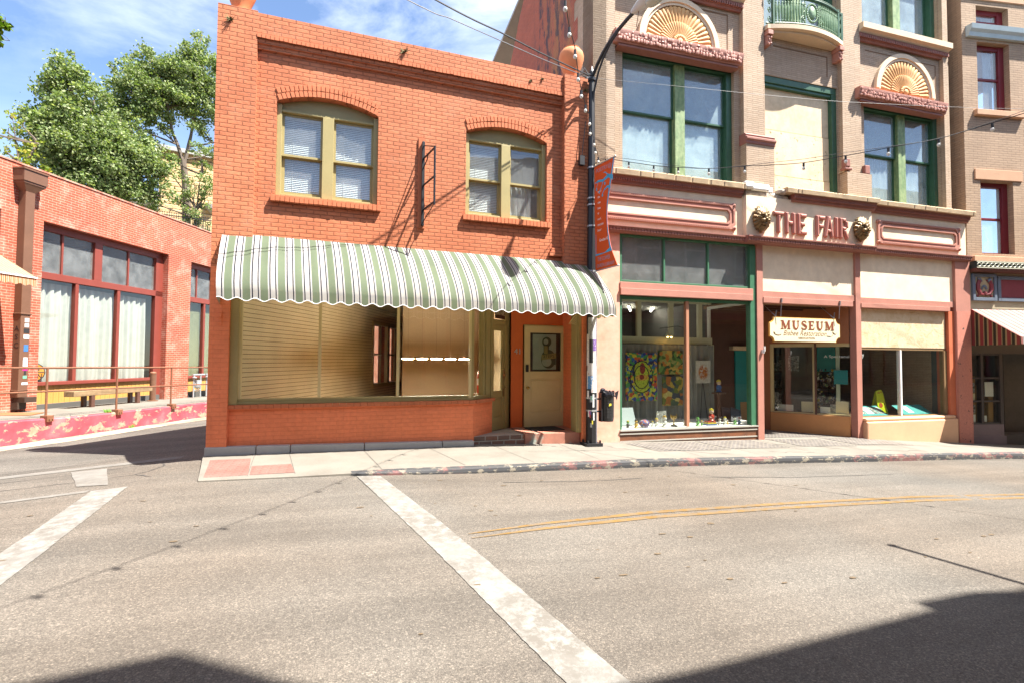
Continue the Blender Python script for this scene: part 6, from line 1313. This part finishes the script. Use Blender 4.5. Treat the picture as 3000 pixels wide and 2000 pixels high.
g=MB(); g.tube([aP(*p) for p in ((.0,6.35),(.03,6.6),(.08,6.9),(.2,7.2),(.36,7.42),(.55,7.58),(.8,7.71))],.02,7); g.tube([aP(-.0,7.18),aP(.0,7.12)],.08,8); part(g,'arm_brace',M['black'],lamp,smooth=True)
g=MB(); prof=[(1.15,.05,7.78,7.87),(1.3,.1,7.75,7.9),(1.5,.15,7.73,7.95),(1.75,.17,7.74,7.96),(1.95,.13,7.77,7.93),(2.02,.05,7.8,7.89)]; n=10
V=[]
for t,w,z0,z1 in prof: V+=[aP(0,0) if 0 else tuple(FP@Vector((t,w*math.cos(2*PI*k/n),(z0+z1)/2+(z1-z0)/2*math.sin(2*PI*k/n)))) for k in range(n)]
g.add(V,[(i*n+k,i*n+(k+1)%n,(i+1)*n+(k+1)%n,(i+1)*n+k) for i in range(len(prof)-1) for k in range(n)]+[tuple(range(n))[::-1],tuple(range((len(prof)-1)*n,len(prof)*n))]); hd=part(g,'lamp_head',mk('pale_grey_lamp_metal',(.50,.52,.52,1),.4,.08,4),lamp,smooth=True)
g=MB(); g.ball((0,0,0),(.2,.12,.09),14,8); h=MB(); h.merge(g,FP@Matrix.Translation((1.68,0,7.735))); part(h,'lens',mk('dusty_lens',(.42,.44,.38,1),.15,.1,6),hd,smooth=True)
g=MB(); g.tube([aP(1.3,7.76),aP(1.27,7.62),aP(1.24,7.5)],.007,5); part(g,'loose_strap',M['rust'],lamp)
g=MB()
for z in (5.36,4.75,4.62,4.2,3.31,.86,.62): 
    r_=.104-.0072*z if z<3 else .093-.0066*(z-3)*1.15
    g.lathe([(r_+.008,z),(r_+.008,z+.03),(r_+.001,z+.03),(r_+.001,z)],PX,PY,8,PI/8)
part(g,'steel_band',M['galv'],lamp)
g=MB(); g.tube([(PX-.12,PY+.02,6.3),(PX-.17,PY+.02,5.9),(PX-.2,PY+.03,5.6)],.008,5); g.box(PX-.25,PX-.15,PY-.0,PY+.08,5.42,5.6); part(g,'junction_box',M['black'],lamp)
g=MB(); g.tube([(PX+.075,PY-.06,.0),(PX+.07,PY-.055,3.2),(PX+.055,PY-.045,5.3)],.014,6); part(g,'conduit',mk('grey_conduit',(.2,.22,.25,1),.4,.1,4),lamp)
def flyer(a0,a1,z0,z1,mat,k,name='flyer'):
    g=MB(); n=max(2,int((a1-a0)/12)); V=[]
    for i in range(n+1):
        a=R(a0+(a1-a0)*i/n)
        for z in (z0,z1):
            ra=(.104-.0055*z); am=(math.degrees(a))%45-22.5; rr=ra*math.cos(R(22.5))/math.cos(R(22.5-abs((math.degrees(a)+0)%45-22.5)))*1.0+.004+.0008*k
            rr=max(rr,ra*.93+.006+.0008*k); V.append((PX+rr*math.cos(a),PY+rr*math.sin(a),z))
    g.add(V,[(2*i,2*i+2,2*i+3,2*i+1) for i in range(n)]); part(g,name,mat,lamp)
def flyermat(name,bgc,ink,sc_=30,lo=.56):
    t=NT(name); mp_=t.n('ShaderNodeMapping',{'Vector':t.P,'Scale':(1,1,2.2)}).outputs[0]; f=t.ramp(t.noise(sc_,5,.7,mp_),(lo,0.0),(lo+.05,1.0)); return t.set(t.mix(f,bgc,ink),.7)
FM_=[flyermat('white_flyer',(.66,.65,.62,1),(.25,.25,.28,1)),flyermat('purple_flyer',(.16,.08,.28,1),(.6,.55,.6,1)),flyermat('blue_flyer',(.09,.26,.5,1),(.6,.62,.65,1),14,.55),flyermat('poster_flyer',(.62,.6,.56,1),(.4,.12,.08,1),18,.58),flyermat('grey_flyer',(.36,.38,.38,1),(.2,.2,.2,1)),flyermat('black_flyer',(.03,.03,.03,1),(.4,.4,.4,1),30,.66)]
for k,(a0,a1,z0,z1,m) in enumerate(((200,300,1.98,2.42,4),(262,320,2.0,2.46,0),(215,262,1.55,2.0,5),(262,330,1.78,2.0,1),(175,215,1.5,2.1,0),(255,325,1.5,1.78,3),(190,255,1.3,1.56,3),(255,320,1.2,1.5,0),(200,258,1.05,1.3,2),(240,322,.98,1.22,3),(180,205,1.05,1.4,0),(185,215,.86,1.02,0),(225,252,.8,.92,4),(205,235,.52,.64,0),(255,275,.7,.95,0),(262,278,.45,.6,0),(230,250,.32,.4,4))): flyer(a0,a1,z0,z1,FM_[m],k%5)
for k,(a0,z,m) in enumerate(((238,.84,4),(218,.56,3),(222,.5,7),(226,.56,2),(256,2.44,7),(246,.38,5))): flyer(a0,a0+14,z,z+.07,SM[m],5,'sticker')
# banner
bn=thing('street_banner','orange and blue hourglass banner hanging from the lamp pole','banner',FP,(.4,0,3.3))
M['borg']=mk('banner_orange',(.62,.085,.012,1),.6,.06,3); M['bblue']=mk('banner_blue',(.05,.36,.58,1),.6,.06,3); M['bgrey']=mk('banner_mauve',(.36,.27,.33,1),.6)
OUT=[(.67,5.36),(.615,5.1),(.545,4.8),(.49,4.55),(.47,4.38),(.475,4.2),(.5,4.0),(.55,3.78),(.6,3.63),(.75,3.33)]
INN=[(.09,5.36),(.1,4.4),(.13,3.31)]
g=MB(); g.xz(INN+OUT[::-1],-.004,.004); part(g,'cloth',M['borg'],bn)
g=MB(); w=[(.03 if k in (0,) else .035) for k in range(9)]
L=OUT[:9]; Q=[(p[0]-(.03+.012*math.sin(k)),p[1]) for k,p in enumerate(L)]
for k in range(8): g.xz([Q[k],Q[k+1],L[k+1],L[k]],-.0055,-.0041)
g.xz([(.13,3.6),(.605,3.63),(.57,3.72),(.5,3.68),(.4,3.63),(.13,3.635)],-.0058,-.0043)
def leaf2(P): 
    for (a,b,wa),(c,d,wb) in zip(P,P[1:]): g.xz([(a,b-wa),(c,d-wb),(c,d+wb),(a,b+wa)],-.006,-.0045)
leaf2([(.625,5.0,.05),(.5,5.07,.035),(.35,5.02,.025),(.2,5.05,.02),(.12,5.03,.008)]); leaf2([(.5,5.07,.02),(.42,5.16,.012),(.36,5.17,.004)]); leaf2([(.56,4.84,.03),(.47,4.87,.02),(.38,4.83,.015),(.33,4.76,.008)]); leaf2([(.35,5.0,.02),(.3,4.9,.012),(.24,4.84,.006)]); leaf2([(.2,5.03,.016),(.16,4.93,.01)])
for a,b in ((.33,4.74),(.24,4.82),(.16,4.9),(.4,4.95)): disc(g,a,b,.018,.03,-.0065,-.0045)
g.xz([(.135,3.63),(.15,3.63),(.145,4.02),(.138,4.02)],-.0057,-.0044); part(g,'blue_border',M['bblue'],bn)
g=MB(); text(g,'POETRY@',.36,5.2,.1,-.0043,.002,width=.44,bold=.004); part(g,'heading',M['bgrey'],bn)
for i,s in enumerate(("now's",'the','view','from','my','roof,','mountain','lion?')): g=MB(); text(g,s,.19,4.82-.108*i,.05 if s not in("my",) else .045,-.0043,.0015,align='L',width=.021*len(s)); part(g,'poem_line',M['white'],bn)
g=MB(); text(g,'Gretchen Hill',.37,3.86,.06,-.0043,.0015,width=.25); part(g,'signature',M['white'],bn)
g=MB(); text(g,'THE COPPER',.37,3.49,.075,-.0043,.002,width=.36,bold=.004); text(g,'QUEEN LIBRARY',.42,3.36,.075,-.0043,.002,width=.5,bold=.004); part(g,'footer',M['bgrey'],bn)
g=MB(); g.tube([(0,0,5.375),(.69,0,5.375)],.012,7); g.tube([(0,0,3.31),(.77,0,3.325)],.012,7); g.ball((.69,0,5.375),.02,7,5); g.ball((.77,0,3.325),.02,7,5); part(g,'bracket_rod',M['galv'],bn)
# litter bin
bi=thing('litter_bin','black perforated litter bin with a bin bag, strapped to the lamp pole','litter bin',I4,(4.99,8.72,.42))
def perf():
    t=NT('perforated_black_metal'); s=t.sep(); a=t.math('ARCTAN2',s[1],s[0]); fx=t.math('FRACT',t.math('ADD',t.math('MULTIPLY',a,7.0),t.math('MULTIPLY',t.math('FLOOR',t.math('MULTIPLY',s[2],34.0)),.5))); fz=t.math('FRACT',t.math('MULTIPLY',s[2],34.0))
    dx=t.math('SUBTRACT',fx,.5); dz=t.math('SUBTRACT',fz,.5); d=t.math('SQRT',t.math('ADD',t.math('MULTIPLY',dx,dx),t.math('MULTIPLY',dz,dz))); f=t.ramp(d,(.28,0.0),(.36,1.0)); t.bump(f,.01,1); return t.set(t.mix(f,(.002,.002,.002,1),(.03,.03,.032,1)),.38)
g=MB(); g.lathe([(0,.42),(.118,.42),(.122,.44),(.13,.5),(.13,.95),(.135,.97),(.13,.985),(.118,.985),(.113,.6),(0,.6)],4.99,8.72,28); part(g,'drum',perf(),bi,smooth=True)
g=MB(); q=random.Random(2); V=[]; n=26
for j,(r_,z) in enumerate(((.12,.97),(.143,.99),(.15,.95),(.146,.9))):
    for k in range(n): rr=r_+q.uniform(-.012,.018); V.append((4.99+rr*math.cos(2*PI*k/n),8.72+rr*math.sin(2*PI*k/n),z+q.uniform(-.02,.03)))
g.add(V,[(j*n+k,j*n+(k+1)%n,(j+1)*n+(k+1)%n,(j+1)*n+k) for j in range(3) for k in range(n)])
g.add([(5.1,8.62,.98),(5.2,8.64,1.02),(5.17,8.66,.82),(5.12,8.64,.9)],[(0,1,2,3)]); g.ball((4.88,8.7,1.02),(.06,.05,.05),8,5); g.ball((4.93,8.66,1.0),(.05,.04,.03),7,5)
part(g,'bin_bag',mk('black_bin_bag',(.02,.02,.026,1),.25,.3,20),bi)
g=MB(); g.box(4.72,4.87,8.7,8.74,.6,.63); g.box(4.72,4.87,8.7,8.74,.84,.87); g.box(4.83,4.86,8.66,8.78,.42,.97); part(g,'bracket',M['black'],bi)
g=MB(); g.add([(4.95,8.583,.72),(5.01,8.585,.735),(5.0,8.586,.775),(4.96,8.584,.77)],[(0,1,2,3)]); part(g,'yellow_tape',SM[5],bi); g=MB(); g.add([(5.0,8.584,.91),(5.06,8.6,.92),(5.05,8.6,.95),(5.0,8.584,.94)],[(0,1,2,3)]); part(g,'white_label',SM[0],bi)
# strings of bulbs and wires
M['cable']=mk('black_cable',(.02,.02,.022,1),.5); M['bulbg']=mk('clear_white_bulb',(.75,.74,.66,1),.12,.05,3); M['cableg']=mk('grey_cable',(.22,.22,.22,1),.35,metal=.5)
def catm(P,n=8):
    P=[Vector(p) for p in P]; o=[]
    for i in range(len(P)-1):
        a,b,c,d=P[max(i-1,0)],P[i],P[i+1],P[min(i+2,len(P)-1)]
        for k in range(n): t=k/n; o.append(.5*((2*b)+(c-a)*t+(2*a-5*b+4*c-d)*t*t+(3*b-a-3*c+d)*t**3))
    return o+[P[-1]]
def string(name,label,P,bulbs,double=None):
    r=thing(name,label,'string lights',I4,tuple(P[0]),'festoon strings over the street')
    part(MB().tube(catm(P),.006,5),'cable',M['cable'],r)
    if double: part(MB().tube(catm(double),.004,5),'support_wire',M['cable'],r)
    for b in bulbs:
        s=part(MB().lathe([(0,b[2]-.055),(.016,b[2]-.055),(.016,b[2]+.005),(0,b[2]+.005)],b[0],b[1],8),'socket',M['black'],r); part(MB().ball((b[0],b[1],b[2]-.082),(.024,.024,.03),8,6),'bulb',M['bulbg'],s,smooth=True)
B1=[(4.67,8.5,5.51),(4.4,8.12,5.5),(4.17,7.74,5.46),(3.89,7.36,5.45),(3.68,6.98,5.41),(3.41,6.6,5.4),(3.15,6.22,5.38),(2.91,5.84,5.37),(2.68,5.46,5.41),(2.42,5.08,5.39),(2.19,4.7,5.38),(1.94,4.3,5.39),(1.69,3.9,5.4),(1.43,3.5,5.43),(1.17,3.1,5.46),(.9,2.7,5.5),(.63,2.3,5.55)]
string('string_lights','festoon string of bare bulbs running from the lamp pole over the viewer',[(4.72,8.66,5.5)]+B1+[(-.6,.4,5.85),(-1.4,-1.0,6.2)],[(x,y,z-.02) for x,y,z in B1])
d50=(math.cos(R(-50)),math.sin(R(-50))); T2=[(.29,5.5),(.75,5.35),(1.22,5.19),(1.66,5.07),(2.18,4.95),(2.75,4.88),(3.09,4.83),(3.61,4.77),(4.17,4.77),(4.7,4.78),(5.28,4.79),(5.85,4.88),(6.4,4.98),(6.95,5.1),(7.5,5.24),(8.05,5.4)]
S2=[(PX+t*d50[0],PY+t*d50[1],z) for t,z in T2]
string('string_lights','sagging festoon string of bare bulbs crossing in front of the tan block',[(PX+.02,PY-.06,5.42)]+S2+[(PX+12.6*d50[0],-.95,6.9)],[(x,y,z-.01) for i,(x,y,z) in enumerate(S2) if i!=6],[(PX+.02,PY-.06,5.44)]+[(x,y,z+.03+.03*math.sin(i*1.1)) for i,(x,y,z) in enumerate(S2)]+[(PX+12.6*d50[0],-.95,6.95)])
def wire(name,label,P,r,mat,grp=None): solo(MB().tube(catm(P,10),r,5),name,mat,label,'cable',I4,grp,base=tuple(P[0]))
wire('overhead_cable','upper thick twisted cable from the lamp pole to the top left of the sky',[(4.62,8.72,7.2),(4.32,8.63,7.2),(3.4,8.3,7.16),(2.56,7.98,7.14),(1.21,7.49,7.12),(-3,5.95,7.3),(-14,2,8.2)],.013,M['cable'],'cables on the lamp pole')
wire('overhead_cable','lower thin cable just under the thick one left of the lamp pole',[(4.62,8.72,7.17),(4.32,8.63,7.14),(3.4,8.3,7.06),(2.56,7.98,7.0),(1.6,7.64,6.95),(.84,7.36,6.9),(-3,5.95,7.0),(-14,2,7.8)],.008,M['cableg'],'cables on the lamp pole')
wire('overhead_cable','thin pale wire running right from the lamp pole across the tan facades',[(4.7,8.74,7.19),(6.41,8.44,7.19),(8.85,8.01,7.19),(10.73,7.68,7.23),(14.88,6.95,7.46),(24,5.4,8.2)],.0035,M['cableg'],'cables on the lamp pole')
g=MB(); g.tube([(4.62,8.7,7.22),(4.5,8.62,7.18),(4.42,8.6,7.26),(4.36,8.62,7.14),(4.5,8.66,7.1),(4.62,8.7,7.18)],.01,5); solo(g,'cable_coil',M['cableg'],'knot of grey cable at the top of the lamp pole','cable')

# ---------------------------------------------------------------- trees, hillside, houses behind
def leafmat(name,c1,c2,c3):
    t=NT(name); ri=t.n('ShaderNodeNewGeometry').outputs['Random Per Island']; n=t.noise(.8,4,.6)
    c=t.ramp(ri,(0.0,c1),(.5,c2),(1.0,c3)); c=t.mix(1,c,t.ramp(n,(.3,.7),(.7,1.25)),'MULTIPLY'); t.set(c,.6,spec=.25)
    d=t.n('ShaderNodeBsdfTranslucent',{'Color':t.mix(1,c,(1.2,1.3,.5,1),'MULTIPLY')}); m=t.n('ShaderNodeMixShader',{0:.35,1:t.b.outputs[0],2:d.outputs[0]}); t.l(m.outputs[0],t.out.inputs['Surface']); return t.m
M['leaf']=leafmat('cottonwood_leaf',(.085,.135,.04,1),(.18,.24,.08,1),(.36,.39,.22,1)); M['leafy']=leafmat('yellow_green_leaf',(.11,.17,.02,1),(.22,.26,.03,1),(.40,.34,.05,1)); M['leafp']=leafmat('near_leaf',(.07,.13,.015,1),(.12,.2,.02,1),(.17,.25,.03,1))
M['bark']=mk('grey_bark',(.13,.10,.075,1),.9,.3,5,.6,20)
def leaves(clumps,dens,size,seed,up=.3):
    q=random.Random(seed); g=MB()
    for x,y,z,r in clumps:
        # break each clump into sprays so that gaps of sky stay open
        ns=max(3,int(16*r*r+4)); sub_=[]
        for _ in range(ns):
            d=Vector((q.gauss(0,1),q.gauss(0,1),q.gauss(0,1))).normalized()*r*q.uniform(.45,1.08); sub_.append((Vector((x,y,z))+d,r*q.uniform(.2,.42)))
        for c,sr in sub_:
            for _ in range(int(dens*sr*sr+6)):
                d=Vector((q.gauss(0,1),q.gauss(0,1),q.gauss(0,1)*.8)); p=c+d*sr*.55; s=size*q.uniform(.6,1.3)
                a=Vector((q.gauss(0,1),q.gauss(0,1),q.gauss(0,1)-.4)).normalized(); b=a.cross(Vector((q.gauss(0,1),q.gauss(0,1),q.gauss(0,1)+up))).normalized()
                g.add([p,p+a*s*.5+b*s*.36,p+a*s,p+a*s*.5-b*s*.36],[(0,1,2,3)])
    return g
def tree(name,label,clumps,trunk,limbs,mat,dens,size,seed,base,group='trees on the hillside',tw=.06):
    r=thing(name,label,'tree',I4,base,group); g=MB()
    tp,tr=trunk; g.tube(tp,tr,8); q=random.Random(seed)
    for P,rr in limbs: g.tube(catm(P,4),[rr*(1-.75*k/(4*(len(P)-1))) for k in range(4*(len(P)-1)+1)],6)
    nodes=[Vector(p) for P,_ in limbs for p in P]+[Vector(p) for p in tp]
    for x,y,z,cr in clumps:
        c=Vector((x,y,z)); lo=[n for n in nodes if n.z<z-.1] or nodes; nn=min(lo,key=lambda n:(n-c).length); mid=(nn+c)/2+Vector((q.uniform(-.3,.3)*cr,q.uniform(-.3,.3)*cr,-.15*cr)); g.tube(catm([nn,mid,c,c+Vector((q.uniform(-.5,.5)*cr,0,cr*.8))],3),[tw*max(.15,1-k/10) for k in range(10)],5)
    part(g,'trunk',M['bark'],r,smooth=True); part(leaves(clumps,dens,size,seed),'crown',mat,r); return r
TL=[(-12.2,27.41,14.59,.61),(-11.82,27.57,14.34,.75),(-12.26,27.38,13.33,.81),(-11.56,27.68,13.47,1.04),(-10.87,27.96,13.52,.78),(-12.0,27.5,12.32,1.09),(-11.24,27.82,12.32,1.18),(-11.79,27.59,11.43,1.3),(-12.48,27.28,11.53,.67),(-10.72,28.02,11.77,1.06),(-12.18,27.41,10.61,1.08),(-11.1,27.87,10.8,1.33),(-11.46,27.72,9.93,1.1),(-10.39,28.15,10.72,1.28),(-9.76,28.37,11.33,1.09),(-9.52,28.45,10.29,1.09),(-10.46,28.12,9.69,.99),(-9.03,28.61,10.93,.89),(-8.83,28.67,10.08,.67),(-10.03,28.27,9.14,.65),(-11.58,27.67,15.22,.19),(-12.0,27.6,9.3,.8),(-11,28,8.6,.9),(-9.3,28.6,11.9,.8),(-8.6,28.8,11.6,.7),(-8.3,28.9,10.6,.6),(-9.0,28.7,9.4,.8),(-9.9,28.3,12.6,.7),(-12.6,27.3,10.3,.6),(-8.1,29,9.6,.45)]
tree('cottonwood_tree','big leafy green tree with a tall left crown behind the faded brick building',TL,([(-10.3,28.2,5),(-10.35,28.16,9.36)],[.22,.15]),[([(-10.35,28.16,9.36),(-10.9,27.95,11.0),(-11.14,27.86,12.35),(-11.61,27.66,13.59),(-11.7,27.6,14.8)],.13),([(-10.35,28.16,9.36),(-10.3,28.2,11),(-10.22,28.21,12.37)],.09),([(-10.35,28.16,9.0),(-9.5,28.5,10.2),(-9.0,28.6,11)],.09)],M['leaf'],1350,.13,1,(-10.3,28.2,5))
TR=[(-11.14,31.06,16.3,.64),(-10.68,31.22,17.05,.72),(-9.89,31.48,17.53,.74),(-10.03,31.44,18.06,.33),(-10.35,31.34,16.02,1.21),(-11.17,31.05,15.24,.71),(-9.41,31.63,16.69,1.24),(-10.62,31.24,14.78,1.04),(-8.57,31.87,17.41,1.01),(-8.12,31.99,18.78,.68),(-7.64,32.1,19.66,.52),(-7.54,32.13,18.2,.95),(-8.07,32.0,16.63,1.28),(-8.86,31.79,15.52,1.09),(-7.14,32.22,16.73,.87),(-7.75,32.08,15.15,.94),(-9.68,31.55,14.5,.82),(-10.1,31.42,13.71,.49),(-8.95,31.76,13.79,.38),(-7.23,32.2,14.24,.52),(-9.28,31.67,13.87,.33),(-6.9,32.3,15.4,.8),(-9.9,31.4,15.2,.8),(-9.0,31.7,17.0,.7),(-7.3,32.2,17.4,.8),(-10.9,31.1,14.0,.8),(-10.6,31.2,13.0,.7),(-9.6,31.6,12.9,.55),(-7.0,32.3,13.2,.5),(-11.4,31,14.9,.6)]
tree('cottonwood_tree','tall open crowned green tree with a forked dark trunk beside the orange corner',TR,([(-8.05,32.0,7.5),(-8.09,31.99,10.5),(-8.18,31.97,11.43),(-8.31,31.94,12.51)],[.24,.2,.18,.15]),[([(-8.25,31.95,12.2),(-8.57,31.87,13.3),(-8.82,31.8,14.0),(-9.05,31.73,15.29),(-9.3,31.6,16.8)],.11),([(-8.25,31.95,12.2),(-8.06,32.0,13.43),(-7.94,32.03,14.32),(-7.78,32.07,16.54),(-7.7,32.1,18.6)],.11),([(-8.82,31.8,14.0),(-9.68,31.55,14.26),(-9.93,31.47,14.34),(-10.6,31.2,15.4)],.08),([(-8.06,32.0,13.3),(-7.0,32.25,13.77),(-6.4,32.4,14.2)],.06)],M['leaf'],1250,.13,2,(-8.05,32.0,7.5))
TB=[(-7.37,30.63,10.5,.65),(-7.06,30.7,11.8,.5),(-7.54,30.59,9.24,.57),(-6.95,30.72,9.91,.49),(-6.99,30.72,8.67,.49),(-8.26,30.4,11.9,.3),(-7.6,30.5,8.4,.5),(-8.9,30.2,10.3,.55),(-8.0,30.4,9.9,.4),(-6.8,30.8,10.8,.6),(-8.4,30.3,11.2,.5),(-7.2,30.6,12.6,.5),(-9.1,30.1,9.5,.45)]
tree('young_tree','smaller bushy green tree low beside the orange corner, before the rusticated house',TB,([(-7.3,30.65,7),(-7.3,30.65,9.5)],[.09,.06]),[([(-7.3,30.65,9),(-7.15,30.7,11.4)],.05)],M['leaf'],1200,.12,3,(-7.3,30.65,7))
TS=[(-12.02,24.18,10.07,.29),(-11.93,24.22,10.82,.23),(-11.7,24.33,10.49,.3),(-11.78,24.29,9.44,.35),(-11.47,24.44,9.19,.36),(-12.11,24.13,9.39,.23),(-11.37,24.49,9.82,.36),(-11.2,24.6,8.8,.4),(-11.9,24.3,8.7,.4),(-12.4,24,9,.4),(-12.5,24,10,.3)]
tree('yellowing_tree','sparse yellow green tree at the far left above the brick coping',TS,([(-11.7,24.35,4),(-11.7,24.35,9)],[.08,.05]),[([(-11.7,24.35,8.5),(-11.95,24.2,10.7)],.035),([(-11.7,24.35,8.5),(-11.3,24.5,9.9)],.03)],M['leafy'],420,.13,4,(-11.7,24.35,4))
k5=5/9; TP=[(x*k5,y*k5,1.6+(z-1.6)*k5,r*k5*1.05) for x,y,z,r in [(-4.1,8.01,5.83,.085),(-4.13,8.01,5.6,.08),(-4.25,7.97,5.85,.16),(-4.3,7.95,5.54,.18),(-4.5,7.8,5.8,.3),(-4.6,7.7,5.4,.3),(-4.9,7.5,6,.4)]]
tree('street_tree','near leafy branch tip poking into the picture at the upper left edge',TP,([(-3.6,3.2,0),(-3.55,3.3,2),(-3.4,3.5,3.6)],[.12,.1,.07]),[([(-3.4,3.5,3.6),(-2.9,4.0,3.8),(-2.55,4.3,3.85)],.02)],M['leafp'],60000,.04,5,(-3.6,3.2,0),tw=.008)
def hz(u,d): return 8+.42*(min(d,13)-9.5)+.03*max(0,d-13)*0+.22*(min(u,22)-16)*(1 if u>8 else 1)-.25*max(0,12-u)*.6+.4*mnoise.noise((u*.15,d*.15,0))
g=MB()
def patch(us,ds):
    o=len(g.v); g.add([(u,d,hz(u,d)) for u in us for d in ds],[(i*len(ds)+k,(i+1)*len(ds)+k,(i+1)*len(ds)+k+1,i*len(ds)+k+1) for i in range(len(us)-1) for k in range(len(ds)-1)])
patch(axis((12.3,60,16)),axis((2.6,9,4),(9,90,22))); patch(axis((-60,12.3,20)),axis((9,90,22)))
o=struct(g,'hillside',two('dry_hillside',(.20,.15,.09,1),(.10,.12,.04,1),.35,.4,.6,8,.95),'dry scrubby hillside',smooth=True); o.matrix_world=FL
g=MB(); g.box(12.2,60,2.3,2.62,-2,6.5); solo(g,'retaining_wall',M['oldred'],'retaining wall of the hillside past the brick building','wall',FL)
def rust_():
    t=NT('rusticated_yellow_stone'); s=t.sep(); f=t.math('FRACT',t.math('MULTIPLY',s[2],3.6)); gr=t.ramp(f,(0.0,0.0),(.12,1.0),(.8,1.0),(1.0,0.0)); c=t.ramp(t.noise(2.5,6,.6),(.3,(.50,.32,.15,1)),(.7,(.62,.43,.23,1))); t.bump(t.math('ADD',gr,t.math('MULTIPLY',t.noise(9,5,.6),.5)),.12,1); return t.set(c,.85)
FH=frame(-10.45,35.49,14.7)
hs=thing('stone_house','yellow rusticated stone house glimpsed through the trees','house',FH,(4,0,9))
part(MB().box(0,9,0,7,7,14.2),'wall',rust_(),hs); g=MB(); g.box(-.2,9.2,-.25,7.2,14.2,14.38); g.box(-.1,9.1,-.12,7.1,14.38,14.5); part(g,'cornice',M['kerbgrey'],hs); g=MB(); g.lathe([(0,10.7),(.28,11.0),(.32,11.25),(0,11.25)],2.7,-.1,10); part(g,'wall_lamp',M['conc'],hs)
hw=thing('white_house','small white walled house with an orange eave low behind the trees','house',FH,(-2,-.5,8)); part(MB().box(-5,-.1,.2,4,7,10.6),'wall',M['white'],hw); part(MB().box(-5.2,-.05,-.2,4.2,10.6,10.85),'eave',M['stuc'],hw)
part(MB().box(-1.6,-.9,.15,.199,9.2,10.2),'window',M['dark'],hw)
FI=frame(-10.6,29.4,14)
fe=thing('iron_fence','black iron picket fence with pointed bars on the terrace behind the brick building','fence',FI,(3,0,7.6)); g=MB(); g.box(0,8,-.02,.02,8.85,8.89); g.box(0,8,-.02,.02,8.0,8.04); part(g,'rail',M['black'],fe)
g=MB()
for i in range(80): u=.05+.1*i; g.box(u-.012,u+.012,-.012,.012,7.6,9.02); g.add([(u-.02,0,9.0),(u+.02,0,9.0),(u,0,9.09)],[(0,1,2)])
part(g,'picket',M['black'],fe)['kind']='stuff'
g=MB(); g.box(0,8,.05,.4,5.5,7.7); solo(g,'terrace_wall',M['creamst'],'pale terrace wall under the iron fence','wall',FI)

# ---------------------------------------------------------------- the other side of the street (casts the shadows at the bottom, seen in the panes)
op=thing('opposite_building','tan building across the street whose parapet throws the shadow on the road','building',I4,(8,-1,0))
prof_=[(-45,-3),(-45,6.6),(2.7,6.8),(2.7,11.7),(4.8,12.43),(4.8,9.62),(6.3,9.8),(8.85,10.2),(8.85,10.5),(9.5,10.5),(9.8,10.27),(45,10.3),(45,-3)]
M['opp']=brick('opposite_brick',(.42,.30,.17,1),(.36,.25,.14,1),(.4,.33,.24,1))
g=MB(); g.xz(prof_[::-1],-1.5,-1.0); part(g,'wall',M['opp'],op); g=MB(); g.box(-45,2.6,-14,-1.5,6.3,6.4); g.box(2.6,45,-14,-1.5,8.3,8.4); part(g,'roof',M['conc'],op)
g=MB(); h2=MB(); h3=MB()
for i in range(30):
    u=-30+2.4*i
    for z0,z1 in ((5.3,7.6),):
        frame_box(g,u,u+1.3,z0,z1,.1,-1.0,-.93); g.box(u+.1,u+1.2,-.99,-.94,(z0+z1)/2-.04,(z0+z1)/2+.04); h2.box(u+.1,u+1.2,-1.02,-.985,z0+.1,z1-.1)
for i in range(12):
    u=-26+5*i; h2.box(u,u+4,-1.02,-.985,.6,3.2); frame_box(h3,u-.1,u+4.1,.5,3.3,.1,-1.0,-.92); h3.box(u-.3,u+4.3,-1.0,-.7,3.4,3.7)
part(g,'window_frame',M['white'],op); part(h2,'pane',mk('dark_far_glass',(.03,.035,.04,1),.1),op); part(h3,'shopfront_frame',M['maroon2'],op)
fl=thing('flagpole','slanting flagpole across the street whose thin shadow crosses the road','flagpole',I4,(7.9,-1,5.0)); part(MB().tube([(7.96,-1.0,4.9),(7.57,1.75,5.05)],.03,7),'pole',M['white'],fl); part(MB().ball((7.57,1.75,5.05),.05,8,5),'finial',M['white'],fl)
# strip lights for the dashes in the pane, added mid-room to brighten the shop
for k,(x,l) in enumerate(((1.42,'first'),(1.72,'second'),(2.03,'third'),(2.34,'fourth'),(2.65,'last'))):
    r=thing('added_strip_light','added white strip light, %s from the left in the row brightening the orange shop'%l,'lamp',FM,(x,1.9,1.6),'row of added strip lights in the orange shop'); part(MB().box(x-.11,x+.11,1.9,1.92,1.601,1.608),'tube',M['stripfill'],r); part(MB().box(x-.12,x+.12,1.921,1.94,1.598,1.612),'fitting',M['white'],r); part(MB().tube([(x,1.93,1.61),(x,1.93,3.0)],.0018,5),'cord',M['dbrown'],r)

g=MB(); n=30
g.add([(10+8*i,-30-8*j,-4+(2+8*j)*min(1,i/4)*(1 if j<4 else 34/(2+8*j))*(1+.15*mnoise.noise((i*.3,j*.4,0)))) for i in range(n) for j in range(12)],[(i*12+j,(i+1)*12+j,(i+1)*12+j+1,i*12+j+1) for i in range(n-1) for j in range(11)])
struct(g,'hill',two('scrubby_hill',(.07,.08,.035,1),(.16,.13,.08,1),.25,.4,.6,9,.95),'scrubby hill across the street, seen only in the panes',smooth=True)
